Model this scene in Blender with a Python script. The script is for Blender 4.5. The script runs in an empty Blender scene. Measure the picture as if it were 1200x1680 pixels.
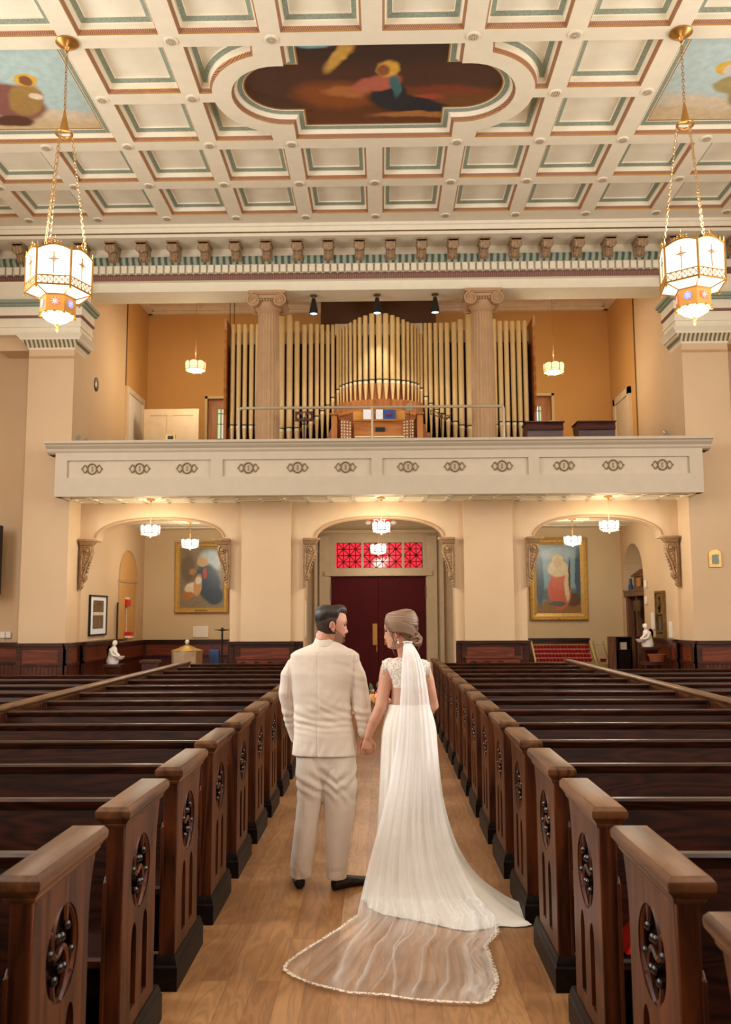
import bpy, bmesh, math, random
from mathutils import Vector, Matrix
from mathutils.geometry import tessellate_polygon
random.seed(7)
S = bpy.context.scene
COL = S.collection
PI = math.pi

# ------------------------------------------------------------------ camera
F, PITCH, YAW, ROLL = 1469.9, 0.113495, 0.018499, -0.0045
CAMZ = 1.74
_f = Vector((-math.sin(YAW)*math.cos(PITCH), math.cos(YAW)*math.cos(PITCH), math.sin(PITCH)))
_r = Vector((math.cos(YAW), math.sin(YAW), 0)); _u = _r.cross(_f)
_r, _u = _r*math.cos(ROLL)+_u*math.sin(ROLL), -_r*math.sin(ROLL)+_u*math.cos(ROLL)
cam_d = bpy.data.cameras.new('camera'); cam = bpy.data.objects.new('camera', cam_d); COL.objects.link(cam)
M = Matrix((_r, _u, -_f)).transposed().to_4x4(); M.translation = Vector((0, 0, CAMZ)); cam.matrix_world = M
cam_d.sensor_fit = 'VERTICAL'; cam_d.sensor_height = 36.0; cam_d.lens = 36.0*F/1680.0
cam_d.clip_start = 0.05; cam_d.clip_end = 200
cam_d.dof.use_dof = True; cam_d.dof.focus_distance = 6.0; cam_d.dof.aperture_fstop = 4.5
S.camera = cam
def at(px, py, Y):                      # a point of the place read off the photograph at depth Y
    d = _f + (px-600)/F*_r - (py-840)/F*_u
    return Vector((0, 0, CAMZ)) + d*(Y/d.y)
def atz(px, py, z):
    d = _f + (px-600)/F*_r - (py-840)/F*_u
    return Vector((0, 0, CAMZ)) + d*((z-CAMZ)/d.z)

# ------------------------------------------------------------------ world, exposure, big lights
S.view_settings.view_transform = 'Standard'; S.view_settings.look = 'None'
S.view_settings.gamma = 1.0; S.view_settings.exposure = -0.16
W = bpy.data.worlds.new('world'); S.world = W; W.use_nodes = True
W.node_tree.nodes['Background'].inputs[0].default_value = (1.0, 0.97, 0.93, 1)
W.node_tree.nodes['Background'].inputs[1].default_value = 0.26
def area(name, loc, rot, sx, sy, power, color):
    l = bpy.data.lights.new(name, 'AREA'); l.shape = 'RECTANGLE'; l.size = sx; l.size_y = sy; l.energy = power; l.color = color
    o = bpy.data.objects.new(name, l); o.location = loc; o.rotation_euler = rot; COL.objects.link(o); return o
def point(name, loc, power, color, r=0.1):
    l = bpy.data.lights.new(name, 'POINT'); l.energy = power; l.color = color; l.shadow_soft_size = r
    o = bpy.data.objects.new(name, l); o.location = loc; COL.objects.link(o); return o
DAY = (0.95, 0.98, 1.0)
# tall side windows of the nave and the big window behind the altar (all behind or beside the camera)
for yy, pw in ((0.5, 210), (5.0, 430), (9.5, 330)):
    area('nave_window_light', (-8.3, yy, 4.6), (0, math.radians(-80), 0), 3.6, 1.8, pw, DAY)
    area('nave_window_light', (8.3, yy, 4.6), (0, math.radians(80), 0), 3.6, 1.8, pw*.85, DAY)
area('altar_window_light', (-0.5, -4.5, 4.2), (math.radians(86), 0, 0), 6.0, 5.0, 60, (1.0, 0.98, 0.95))

# added point lamps giving overhead fill in the unseen part of the nave
for xx in (-3.7, 3.6):
    for yy in (2.7, -2.5):
        point('nave_fill_light', (xx, yy, 4.9), 120, (1, .95, .88), .25); point('nave_fill_light', (xx, yy, 6.3), 90, (1, .95, .88), .25)

# ------------------------------------------------------------------ materials
MATS = {}
def newmat(name):
    m = bpy.data.materials.new(name); m.use_nodes = True; MATS[name] = m
    return m, m.node_tree, m.node_tree.nodes['Principled BSDF']
def lin(c):
    if isinstance(c, str):
        c = [int(c[i:i+2], 16)/255 for i in (0, 2, 4)]
    return tuple(((v/12.92) if v <= 0.04045 else ((v+0.055)/1.055)**2.4) for v in c[:3])+(1.0,)
def N(nt, t, **kw):
    n = nt.nodes.new(t)
    for k, v in kw.items():
        if k in n.inputs: n.inputs[k].default_value = v
        else: setattr(n, k, v)
    return n
def coords(nt, scale=(1, 1, 1), rnd=True):
    tc = N(nt, 'ShaderNodeTexCoord'); mp = N(nt, 'ShaderNodeMapping'); mp.inputs['Scale'].default_value = scale
    if rnd:
        oi = N(nt, 'ShaderNodeObjectInfo'); mu = N(nt, 'ShaderNodeMath', operation='MULTIPLY'); mu.inputs[1].default_value = 37.0
        va = N(nt, 'ShaderNodeVectorMath', operation='ADD')
        nt.links.new(oi.outputs['Random'], mu.inputs[0]); nt.links.new(tc.outputs['Object'], va.inputs[0]); nt.links.new(mu.outputs[0], va.inputs[1])
        nt.links.new(va.outputs[0], mp.inputs[0])
    else: nt.links.new(tc.outputs['Object'], mp.inputs[0])
    return mp.outputs[0]
def plain(name, c, rough=0.6, metal=0.0, var=0.06, vscale=6.0, bump=0.0, bscale=60.0, spec=0.5, **kw):
    m, nt, b = newmat(name)
    co = coords(nt, rnd=False)
    n = N(nt, 'ShaderNodeTexNoise', Scale=vscale, Detail=4.0); nt.links.new(co, n.inputs['Vector'])
    mr = N(nt, 'ShaderNodeMapRange'); mr.inputs[1].default_value = 0.3; mr.inputs[2].default_value = 0.7
    mr.inputs[3].default_value = 1-var; mr.inputs[4].default_value = 1+var; nt.links.new(n.outputs[0], mr.inputs[0])
    mx = N(nt, 'ShaderNodeVectorMath', operation='SCALE'); mx.inputs[0].default_value = lin(c)[:3]
    nt.links.new(mr.outputs[0], mx.inputs['Scale']); nt.links.new(mx.outputs[0], b.inputs['Base Color'])
    b.inputs['Roughness'].default_value = rough; b.inputs['Metallic'].default_value = metal; b.inputs['Specular IOR Level'].default_value = spec
    if bump:
        n2 = N(nt, 'ShaderNodeTexNoise', Scale=bscale, Detail=3.0); nt.links.new(co, n2.inputs['Vector'])
        bp = N(nt, 'ShaderNodeBump', Strength=bump, Distance=0.01); nt.links.new(n2.outputs[0], bp.inputs['Height']); nt.links.new(bp.outputs[0], b.inputs['Normal'])
    for k, v in kw.items(): b.inputs[k].default_value = v
    return m
def emis(name, c, s, rough=0.4):
    m, nt, b = newmat(name); b.inputs['Base Color'].default_value = lin(c); b.inputs['Emission Color'].default_value = lin(c)
    b.inputs['Emission Strength'].default_value = s; b.inputs['Roughness'].default_value = rough
    return m
def wood(name, dark, light, grain='x', rough=0.35, scale=1.0, spec=0.5, ring=7.0, coat=0.0):
    m, nt, b = newmat(name)
    sc = {'x': (0.35, 3.0, 3.0), 'y': (3.0, 0.35, 3.0), 'z': (3.0, 3.0, 0.35)}[grain]
    co = coords(nt, tuple(v*scale for v in sc))
    n = N(nt, 'ShaderNodeTexNoise', Scale=1.6, Detail=2.0, Distortion=0.4); nt.links.new(co, n.inputs['Vector'])
    mu = N(nt, 'ShaderNodeMath', operation='MULTIPLY'); mu.inputs[1].default_value = ring*2.2; nt.links.new(n.outputs[0], mu.inputs[0])
    fr = N(nt, 'ShaderNodeMath', operation='PINGPONG'); fr.inputs[1].default_value = 1.0; nt.links.new(mu.outputs[0], fr.inputs[0])
    fine = N(nt, 'ShaderNodeTexNoise', Scale=22.0, Detail=3.0); nt.links.new(co, fine.inputs['Vector'])
    ad = N(nt, 'ShaderNodeMath', operation='MULTIPLY_ADD'); ad.inputs[1].default_value = 0.5; nt.links.new(fr.outputs[0], ad.inputs[0])
    ml = N(nt, 'ShaderNodeMath', operation='MULTIPLY'); ml.inputs[1].default_value = 0.6; nt.links.new(fine.outputs[0], ml.inputs[0]); nt.links.new(ml.outputs[0], ad.inputs[2])
    cr = N(nt, 'ShaderNodeValToRGB'); cr.color_ramp.elements[0].position = 0.2; cr.color_ramp.elements[0].color = lin(dark)
    cr.color_ramp.elements[1].position = 0.8; cr.color_ramp.elements[1].color = lin(light)
    nt.links.new(ad.outputs[0], cr.inputs[0]); nt.links.new(cr.outputs[0], b.inputs['Base Color'])
    b.inputs['Roughness'].default_value = rough; b.inputs['Specular IOR Level'].default_value = spec
    b.inputs['Coat Weight'].default_value = coat; b.inputs['Coat Roughness'].default_value = 0.2
    bp = N(nt, 'ShaderNodeBump', Strength=0.12, Distance=0.004); nt.links.new(fine.outputs[0], bp.inputs['Height']); nt.links.new(bp.outputs[0], b.inputs['Normal'])
    return m
def wallmat(name, c, c2=None):          # canvas-lined plaster: weave bump, blotches
    m, nt, b = newmat(name)
    co = coords(nt, rnd=False)
    n = N(nt, 'ShaderNodeTexNoise', Scale=0.8, Detail=5.0); nt.links.new(co, n.inputs['Vector'])
    cr = N(nt, 'ShaderNodeValToRGB'); cr.color_ramp.elements[0].position = 0.3; cr.color_ramp.elements[1].position = 0.7
    cr.color_ramp.elements[0].color = lin(c); cr.color_ramp.elements[1].color = lin(c2 or c)
    nt.links.new(n.outputs[0], cr.inputs[0]); nt.links.new(cr.outputs[0], b.inputs['Base Color'])
    w1 = N(nt, 'ShaderNodeTexNoise', Scale=45.0, Detail=2.0); nt.links.new(co, w1.inputs['Vector'])
    bp = N(nt, 'ShaderNodeBump', Strength=0.12, Distance=0.01); nt.links.new(w1.outputs[0], bp.inputs['Height']); nt.links.new(bp.outputs[0], b.inputs['Normal'])
    b.inputs['Roughness'].default_value = 0.75; b.inputs['Specular IOR Level'].default_value = 0.25
    return m
def striped(name, ca, cb, freq, axis=0, rough=0.6, diag=False):     # repeated carved ornament: alternating colour tones with relief
    m, nt, b = newmat(name)
    tc = N(nt, 'ShaderNodeTexCoord'); sp = N(nt, 'ShaderNodeSeparateXYZ'); nt.links.new(tc.outputs['Object'], sp.inputs[0])
    src = sp.outputs[axis]
    if diag:
        a = N(nt, 'ShaderNodeMath', operation='ADD'); nt.links.new(sp.outputs[0], a.inputs[0]); nt.links.new(sp.outputs[1], a.inputs[1]); src = a.outputs[0]
    mu = N(nt, 'ShaderNodeMath', operation='MULTIPLY'); mu.inputs[1].default_value = freq; nt.links.new(src, mu.inputs[0])
    pp = N(nt, 'ShaderNodeMath', operation='PINGPONG'); pp.inputs[1].default_value = 1.0; nt.links.new(mu.outputs[0], pp.inputs[0])
    cr = N(nt, 'ShaderNodeValToRGB'); cr.color_ramp.elements[0].position = 0.3; cr.color_ramp.elements[1].position = 0.65
    cr.color_ramp.elements[0].color = lin(ca); cr.color_ramp.elements[1].color = lin(cb)
    nt.links.new(pp.outputs[0], cr.inputs[0]); nt.links.new(cr.outputs[0], b.inputs['Base Color'])
    bp = N(nt, 'ShaderNodeBump', Strength=0.6, Distance=0.02); nt.links.new(pp.outputs[0], bp.inputs['Height']); nt.links.new(bp.outputs[0], b.inputs['Normal'])
    b.inputs['Roughness'].default_value = rough
    return m

wallmat('wall_tan', 'D7BB97', 'D0B28C'); wallmat('loft_orange', 'D3A366', 'CC9A5A'); wallmat('wall_pale', 'D8C4A0', 'D2BB94')
plain('cream', 'E9E0C8', 0.7, var=0.03, bump=0.05); plain('panel_cream', 'EEE8D2', 0.85, var=0.05, vscale=3, bump=0.25, bscale=40)
plain('loft_ceiling', 'E6D3BC', 0.8); plain('green_paint', '8B9683', 0.7, var=0.22, vscale=40, bump=0.4, bscale=70)
striped('red_bead', '8A4C3A', 'C79878', 90, diag=True); plain('gold_line', 'C69A55', 0.4, 0.6)
striped('egg_green', '435348', '98A18B', 17.0); striped('red_band', '75433A', '9A7462', 60.0); striped('leaf_band', '6A6650', 'D8C9A4', 26.0)  # pale tone of the egg band paints highlights on the carving
plain('bracket_gilt', '9C7E5C', 0.55, 0.15, var=0.35, vscale=25, bump=0.5, bscale=40)
plain('bracket_stone', '96754E', 0.6, 0.0, var=0.3, vscale=14, bump=0.2, bscale=30)
plain('stone_tan', 'B9946C', 0.7, var=0.08, vscale=4, bump=0.15, bscale=30)
plain('balcony_paint', 'C0B199', 0.65, var=0.03); plain('balcony_panel', 'C6B69D', 0.7, var=0.04); plain('wreath_bronze', '8C7657', 0.5, 0.3, var=0.2, vscale=30)
wood('pew_wood', '120704', '3C1B0C', 'x', 0.33, ring=14, spec=.35); wood('pew_end_wood', '220E05', '5A2C12', 'z', 0.4, ring=6, spec=.3); wood('pew_cap_wood', '382010', '6C4526', 'y', 0.38, ring=5, spec=.35)
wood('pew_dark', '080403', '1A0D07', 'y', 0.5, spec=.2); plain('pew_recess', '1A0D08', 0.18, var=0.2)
wood('dado_wood', '260F08', '4A2012', 'x', 0.3, ring=6); wood('dado_red', '4A1D0C', '7A3618', 'x', 0.35, ring=6); wood('dado_bead', '30130A', '5C2815', 'z', 0.35, scale=3)
wood('organ_wood', '9A5420', 'C07A38', 'z', 0.35, ring=3); wood('organ_wood_x', '9A5420', 'C27C3A', 'x', 0.3, ring=3); wood('desk_wood', '2C1210', '4E2622', 'x', 0.35)
wood('door_wood', '5A3A26', '7C543A', 'z', 0.4)
plain('recess_shade', '6A4528', 0.8); plain('pipe_gold', 'E2BE7E', 0.4, 0.12, var=0.05); plain('pipe_lip', 'F0E2B8', 0.4, 0.2); plain('black', '080808', 0.5); plain('void', '120A06', 0.9)
plain('brass', 'B98A48', 0.35, 0.85, var=0.1); plain('brass_dark', '6E5634', 0.45, 0.7); plain('chain_brass', 'C9A77A', 0.3, 0.8); plain('brass_sheet', 'D89A48', 0.45, 0.3)
emis('lamp_glass', 'FFEFD4', 1.15); emis('lamp_bottom', 'FFEACB', 1.6); emis('small_glass', 'FFF4E4', 2.6); emis('loft_glass', 'FFDDA0', 1.6); emis('spot_lens', 'CFF4FF', 3.0)
plain('gilt', 'D2AC60', 0.38, 0.35, var=0.15, vscale=20); plain('gilt_dark', '8A6A34', 0.45, 0.5, var=0.3, vscale=12)
plain('white_paint', 'D9CBB4', 0.6); plain('white_plain', 'EFEAE0', 0.6, var=0.02); plain('door_white', 'DCC8AC', 0.6)
plain('maroon', '420A0F', 0.75, var=0.12, vscale=2, bump=0.1, spec=0.15); plain('lobby_trim', 'A59274', 0.6); plain('red_metal', 'D0211C', 0.4); plain('marble', 'E8E0D4', 0.45, var=0.05)
plain('grey_metal', '9A9484', 0.4, 0.3); plain('railing', 'B5A68C', 0.45, 0.3); plain('navy', '2F4C86', 0.5); plain('paper', 'EEF0F2', 0.8, var=0.02); plain('candle_red', 'A3162A', 0.25, var=0.2, vscale=40)
plain('rack_gold', 'B5A065', 0.45, 0.3); plain('wicker', '8A4A22', 0.7, bump=0.6, bscale=80); plain('font_stone', 'C0A888', 0.6, var=0.12, bump=0.1); plain('font_lid', 'C8A45E', 0.35, 0.5)

# ------------------------------------------------------------------ mesh helpers
class MB:
    def __init__(s): s.v = []; s.f = []; s.m = []; s.a = []
    def add(s, vs, fs, m=0, T=None, a=None):
        b = len(s.v); s.a += a if a else [(0, 0)]*len(vs)
        s.v += [(T @ Vector(v)) if T is not None else Vector(v) for v in vs]
        for i, f in enumerate(fs):
            s.f.append([b+k for k in f]); s.m.append(m[i] if isinstance(m, list) else m)
        return s
    def box(s, x0, x1, y0, y1, z0, z1, m=0, T=None):
        return s.add([(x0, y0, z0), (x1, y0, z0), (x1, y1, z0), (x0, y1, z0), (x0, y0, z1), (x1, y0, z1), (x1, y1, z1), (x0, y1, z1)],
                     [(0, 3, 2, 1), (4, 5, 6, 7), (0, 1, 5, 4), (1, 2, 6, 5), (2, 3, 7, 6), (3, 0, 4, 7)], m, T)
    def loft(s, rings, m=0, closed=True, cap=True, T=None):     # rings of equal length
        n = len(rings[0]); vs = [p for r in rings for p in r]; fs = []; ms = []
        for i in range(len(rings)-1):
            for j in range(n if closed else n-1):
                k = (j+1) % n
                fs.append((i*n+j, i*n+k, (i+1)*n+k, (i+1)*n+j)); ms.append(m[i] if isinstance(m, list) else m)
        if cap and closed:
            fs.append(tuple(reversed(range(n)))); fs.append(tuple(range((len(rings)-1)*n, len(rings)*n)))
            ms += [ms[0], ms[-1]]
        R_ = max(1, len(rings)-1)
        return s.add(vs, fs, ms, T, [(j/n, i/R_) for i in range(len(rings)) for j in range(n)])
    def lathe(s, prof, n=24, c=(0, 0, 0), m=0, axis='z', a0=0.0, squash=1.0, T=None):
        rings = []
        for r, h in prof:
            ring = []
            for k in range(n):
                a = a0+2*PI*k/n; x, y = r*math.cos(a), r*math.sin(a)*squash
                p = {'z': (x, y, h), 'y': (x, h, y), 'x': (h, x, y)}[axis]
                ring.append(Vector(p)+Vector(c))
            rings.append(ring)
        return s.loft(rings, m, T=T)
    def tube(s, path, r, n=8, m=0, closed=False, T=None, flat=1.0):
        path = [Vector(p) for p in path]; rings = []; L = len(path)
        rr = r if isinstance(r, (list, tuple)) else [r]*L
        prev = None
        for i, p in enumerate(path):
            if closed: t = path[(i+1) % L]-path[i-1]
            else: t = path[min(i+1, L-1)]-path[max(i-1, 0)]
            if t.length < 1e-9: t = Vector((0, 0, 1))
            t.normalize()
            if prev is None:
                a = Vector((0, 0, 1)) if abs(t.z) < 0.9 else Vector((1, 0, 0)); u = t.cross(a).normalized()
            else:
                u = (prev - t*prev.dot(t)); u = u.normalized() if u.length > 1e-6 else t.orthogonal().normalized()
            prev = u; w = t.cross(u)
            rings.append([p+(u*math.cos(2*PI*k/n)+w*math.sin(2*PI*k/n)*flat)*rr[i] for k in range(n)])
        if closed: rings.append(rings[0])
        return s.loft(rings, m, cap=not closed, T=T)
    def ball(s, c, r, n=12, m=0, T=None, sz=(1, 1, 1)):
        vs = []; fs = []; h = max(4, n//2)
        for i in range(1, h):
            for k in range(n):
                a = PI*i/h; b = 2*PI*k/n
                vs.append((c[0]+r*sz[0]*math.sin(a)*math.cos(b), c[1]+r*sz[1]*math.sin(a)*math.sin(b), c[2]+r*sz[2]*math.cos(a)))
        top = len(vs); vs.append((c[0], c[1], c[2]+r*sz[2])); vs.append((c[0], c[1], c[2]-r*sz[2]))
        for i in range(h-2):
            for k in range(n):
                q = (k+1) % n; fs.append((i*n+k, (i+1)*n+k, (i+1)*n+q, i*n+q))
        for k in range(n):
            q = (k+1) % n; fs.append((top, k, q)); fs.append((top+1, (h-2)*n+q, (h-2)*n+k))
        return s.add(vs, fs, m, T)
    def prism(s, poly, a, b, axis='y', m=0, T=None):    # polygon (2D) extruded from a to b along an axis; (u,v)=(x,z) for y, (y,z) for x, (x,y) for z
        def P(u, v, w): return {'y': (u, w, v), 'x': (w, u, v), 'z': (u, v, w)}[axis]
        n = len(poly)
        vs = [P(u, v, a) for u, v in poly]+[P(u, v, b) for u, v in poly]
        tris = tessellate_polygon([[Vector((u, v, 0)) for u, v in poly]])
        fs = [tuple(t) for t in tris]+[tuple(n+i for i in reversed(t)) for t in tris]+[(i, (i+1) % n, n+(i+1) % n, n+i) for i in range(n)]
        return s.add(vs, fs, m, T)
    def sweep(s, prof, x0, x1, mats, axis='x'):     # open profile [(y,z)] swept along x
        n = len(prof)
        vs = [((x0, p[0], p[1]) if axis == 'x' else (p[0], x0, p[1])) for p in prof]+[((x1, p[0], p[1]) if axis == 'x' else (p[0], x1, p[1])) for p in prof]
        return s.add(vs, [(i, i+1, n+i+1, n+i) for i in range(n-1)], mats)
    def plate(s, outer, holes, t, fn, m=0):             # plate with holes, fn maps (u, v, w) with w in 0..t to a point
        cu = bpy.data.curves.new('tmp', 'CURVE'); cu.dimensions = '2D'; cu.fill_mode = 'BOTH'; cu.extrude = t/2
        for loop in [outer]+list(holes):
            sp = cu.splines.new('POLY'); sp.points.add(len(loop)-1)
            for i, (u, v) in enumerate(loop): sp.points[i].co = (u, v, 0, 1)
            sp.use_cyclic_u = True
        ob = bpy.data.objects.new('tmp', cu); COL.objects.link(ob)
        dg = bpy.context.evaluated_depsgraph_get(); me = bpy.data.meshes.new_from_object(ob.evaluated_get(dg))
        vs = [fn(v.co.x, v.co.y, v.co.z+t/2) for v in me.vertices]; fs = [tuple(p.vertices) for p in me.polygons]
        s.add(vs, fs, m)
        bpy.data.objects.remove(ob); bpy.data.curves.remove(cu); bpy.data.meshes.remove(me)
        return s
    def build(s, name, mats, parent=None, smooth=35, bevel=0.0, merge=True, fixn=True):
        me = bpy.data.meshes.new(name)
        off = Vector((0, 0, 0)); p = parent
        while p is not None: off += p.location; p = p.parent
        me.from_pydata([tuple(v-off) for v in s.v], [], s.f)
        for mm in (mats if isinstance(mats, (list, tuple)) else [mats]): me.materials.append(MATS[mm] if isinstance(mm, str) else mm)
        me.polygons.foreach_set('material_index', s.m)
        if not merge and len(s.a) == len(s.v):
            q = me.attributes.new('luv', 'FLOAT_VECTOR', 'POINT'); q.data.foreach_set('vector', [c for a in s.a for c in (a[0], a[1], 0.0)])
        bm = bmesh.new(); bm.from_mesh(me)
        if merge: bmesh.ops.remove_doubles(bm, verts=bm.verts, dist=1e-5)
        if fixn: bmesh.ops.recalc_face_normals(bm, faces=bm.faces)
        bm.to_mesh(me); bm.free()
        if smooth:
            me.shade_smooth(); me.set_sharp_from_angle(angle=math.radians(smooth))
        o = bpy.data.objects.new(name, me); COL.objects.link(o)
        if parent is not None: o.parent = parent
        if bevel:
            b = o.modifiers.new('bevel', 'BEVEL'); b.width = bevel; b.segments = 2; b.limit_method = 'ANGLE'; b.angle_limit = math.radians(40)
        return o
def tag(o, label, cat, group=None, kind=None):
    if label: o['label'] = label
    if cat: o['category'] = cat
    if group: o['group'] = group
    if kind: o['kind'] = kind
    return o
def struct(o):
    o['kind'] = 'structure'; return o
def thing(name, label, cat, loc, group=None):
    o = bpy.data.objects.new(name, None); o.location = Vector(loc); COL.objects.link(o); o.empty_display_size = 0.1
    return tag(o, label, cat, group)
def copy_tree(o, parent=None):
    c = o.copy(); COL.objects.link(c); c.parent = parent
    for ch in list(o.children): copy_tree(ch, c)
    return c
def offset_poly(pts, d):                # inset (d>0) of a CCW polygon with mitres
    n = len(pts); out = []
    for i in range(n):
        p0, p1, p2 = Vector(pts[i-1]), Vector(pts[i]), Vector(pts[(i+1) % n])
        e1 = (p1-p0).normalized(); e2 = (p2-p1).normalized()
        n1 = Vector((-e1.y, e1.x)); n2 = Vector((-e2.y, e2.x))
        k = 1+n1.dot(n2)
        q = p1+(n1+n2)*(d/max(k, 0.3)); out.append((q.x, q.y))
    return out
def arc(cx, cy, r, a0, a1, n, ry=None):
    return [(cx+r*math.cos(a0+(a1-a0)*i/n), cy+(ry or r)*math.sin(a0+(a1-a0)*i/n)) for i in range(n+1)]
# ------------------------------------------------------------------ the shell
XL, XR, XC = -5.45, 5.28, -0.08
YW, YP, YB = 16.0, 15.4, 20.3
HC = 8.54
# floor: oak planks running down the nave
m, nt, b = newmat('oak_floor')
co = coords(nt, rnd=False)
br = N(nt, 'ShaderNodeTexBrick', Scale=1.0); br.inputs['Brick Width'].default_value = 1.5; br.inputs['Row Height'].default_value = 0.125
br.inputs['Mortar Size'].default_value = 0.0016; br.inputs['Color1'].default_value = lin('B88859'); br.inputs['Color2'].default_value = lin('A07148'); br.inputs['Mortar'].default_value = lin('8A5E3C')
br.offset = 0.37
mp = N(nt, 'ShaderNodeMapping'); mp.inputs['Rotation'].default_value = (0, 0, PI/2); nt.links.new(co, mp.inputs[0]); nt.links.new(mp.outputs[0], br.inputs['Vector'])
mp2 = N(nt, 'ShaderNodeMapping'); mp2.inputs['Scale'].default_value = (5.5, 0.9, 1); nt.links.new(co, mp2.inputs[0])
g = N(nt, 'ShaderNodeTexNoise', Scale=1.5, Detail=3.0, Distortion=0.6); nt.links.new(mp2.outputs[0], g.inputs['Vector'])
gm = N(nt, 'ShaderNodeMath', operation='MULTIPLY'); gm.inputs[1].default_value = 14.0; nt.links.new(g.outputs[0], gm.inputs[0])
gp = N(nt, 'ShaderNodeMath', operation='PINGPONG'); gp.inputs[1].default_value = 1.0; nt.links.new(gm.outputs[0], gp.inputs[0])
gr = N(nt, 'ShaderNodeMapRange'); gr.inputs[3].default_value = 0.78; gr.inputs[4].default_value = 1.08; nt.links.new(gp.outputs[0], gr.inputs[0])
mx = N(nt, 'ShaderNodeVectorMath', operation='SCALE'); nt.links.new(br.outputs['Color'], mx.inputs[0]); nt.links.new(gr.outputs[0], mx.inputs['Scale'])
nt.links.new(mx.outputs[0], b.inputs['Base Color']); b.inputs['Roughness'].default_value = 0.38
bp = N(nt, 'ShaderNodeBump', Strength=0.15, Distance=0.002); nt.links.new(gp.outputs[0], bp.inputs['Height']); nt.links.new(bp.outputs[0], b.inputs['Normal'])
q = MB(); q.box(-8.6, 8.6, -5, 21.0, -0.2, 0.0); struct(q.build('floor', 'oak_floor', smooth=0))

# coffered ceiling
def coffer(mb, poly, panel_z=0.165, last=None):
    prof = [(0, 0), (0.004, .02), (.024, .052), (.03, .057), (.042, .115), (.058, .12), (.118, .145), (.124, panel_z)]
    mats = [2, 3, 2, 0, 0, 4, 0]
    if last == 'paint':
        prof = [(0, 0), (0.004, .02), (.03, .05), (.036, .055), (.06, .10), (.075, .105), (.14, .12), (.15, .125), (.17, .13)]; mats = [2, 3, 2, 0, 0, 4, 0, 2]
    rings = []
    for d, z in prof:
        rings.append([Vector((x, y, HC+z)) for x, y in (offset_poly(poly, d) if d else poly)])
    mb.loft(rings, mats, cap=False)
    if not last:
        pl = rings[-1]; tr = tessellate_polygon([pl]); mb.add(pl, [tuple(t) for t in tr], 1)
    return rings[-1]
sx = 1.2; YA = 9.93
cm = MB(); holes = []
def cell(i, j):
    x0 = XC+i*sx+.12; y0 = YA+j*sx+.12; return [(x0, y0), (x0+.96, y0), (x0+.96, y0+.96), (x0, y0+.96)]
cy0 = YA+sx
for j in range(-5, 4):
    for i in range(-6, 6):
        if j in (0, 1) and (i in (-1, 0) or i in (-5, -4) or i in (3, 4) or i in (-2, 1)): continue
        holes.append(cell(i, j))
# four corner coffers cut by the curve of the middle panel
cutR = 0.92; cxl = 1.20
for sgx in (-1, 1):
    for sgy in (-1, 1):
        # local corner frame, u outward from centre in x, v outward in y
        yv0, yv1 = 0.10, 1.08; u1 = 2.28
        ua = cxl+math.sqrt(max(cutR**2-yv1**2, 0)) if yv1 < cutR else cxl+0.12
        a_hi = math.asin(min(1, 0.88/cutR)); a_lo = math.asin(yv0/cutR)
        pts = [(u1, 0.10), (u1, 1.08), (cxl+cutR*math.cos(a_hi)-.02, 1.08)]+[(cxl+cutR*math.cos(a), cutR*math.sin(a)) for a in [a_hi+(a_lo-a_hi)*k/12 for k in range(13)]]
        pts = [(XC+sgx*u, cy0+sgy*v) for u, v in pts]
        ar = sum(pts[k-1][0]*pts[k][1]-pts[k][0]*pts[k-1][1] for k in range(len(pts)))
        holes.append(pts if ar > 0 else pts[::-1])
paint_c = [(.945, -.895), (.945, -.5), (1.2, -.5)]+arc(1.2, 0, .5, -PI/2, PI/2, 18)[1:-1]+[(1.2, .5), (.945, .5), (.945, .895),
           (-.945, .895), (-.945, .5), (-1.2, .5)]+arc(-1.2, 0, .5, PI/2, 1.5*PI, 18)[1:-1]+[(-1.2, -.5), (-.945, -.5), (-.945, -.895)]
paint_c = [(XC+u, cy0+v) for u, v in paint_c]
saints = []
for i0 in (-5, 3):
    x0 = XC+i0*sx+.12; saints.append([(x0, YA+.12-.2+.2), (x0+2.16, YA+.12), (x0+2.16, YA+2*sx-.12), (x0, YA+2*sx-.12)])
big = [offset_poly(paint_c, -0.17)]+saints
for h in holes: coffer(cm, h)
inner = [coffer(cm, h, last='paint') for h in big]
cm.plate([(-8.6, -5), (8.6, -5), (8.6, 16.0), (-8.6, 16.0)], holes+big, 0.0, lambda u, v, w: (u, v, HC), 0)
cm.box(-8.6, 8.6, -5, 16.0, HC+.3, HC+.4, 0)
ceil = struct(cm.build('ceiling', ['cream', 'panel_cream', 'gold_line', 'red_bead', 'green_paint'], smooth=0, fixn=False, merge=False))
# rosettes where the beams cross
rq = MB(); rq.lathe([(0.0, 0), (.085, 0), (.085, -.012), (.07, -.016), (0, -.016)], 20, m=0)
for k in range(8):
    a = k*PI/4; rq.tube([(.045*math.cos(a)+.016*math.cos(t), .045*math.sin(a)+.016*math.sin(t), -.017) for t in [2*PI*j/8 for j in range(8)]], .003, 5, 1, closed=True)
rq.tube([(.018*math.cos(t), .018*math.sin(t), -.017) for t in [2*PI*j/10 for j in range(10)]], .003, 5, 1, closed=True)
r0 = rq.build('rosette', ['cream', 'wreath_bronze'], ceil); first = True
for j in range(-1, 5):
    for i in range(-5, 6):
        if j == 1 and abs(i) < 2: continue
        if j == 1 and abs(i) in (4,): continue
        if j in (0, 2) and i == 0: continue
        if (j == 0 and abs(i) == 3) : continue
        r = r0 if first else r0.copy()
        if not first: COL.objects.link(r)
        first = False
        r.location = (XC+i*sx, YA+j*sx, HC)

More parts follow.
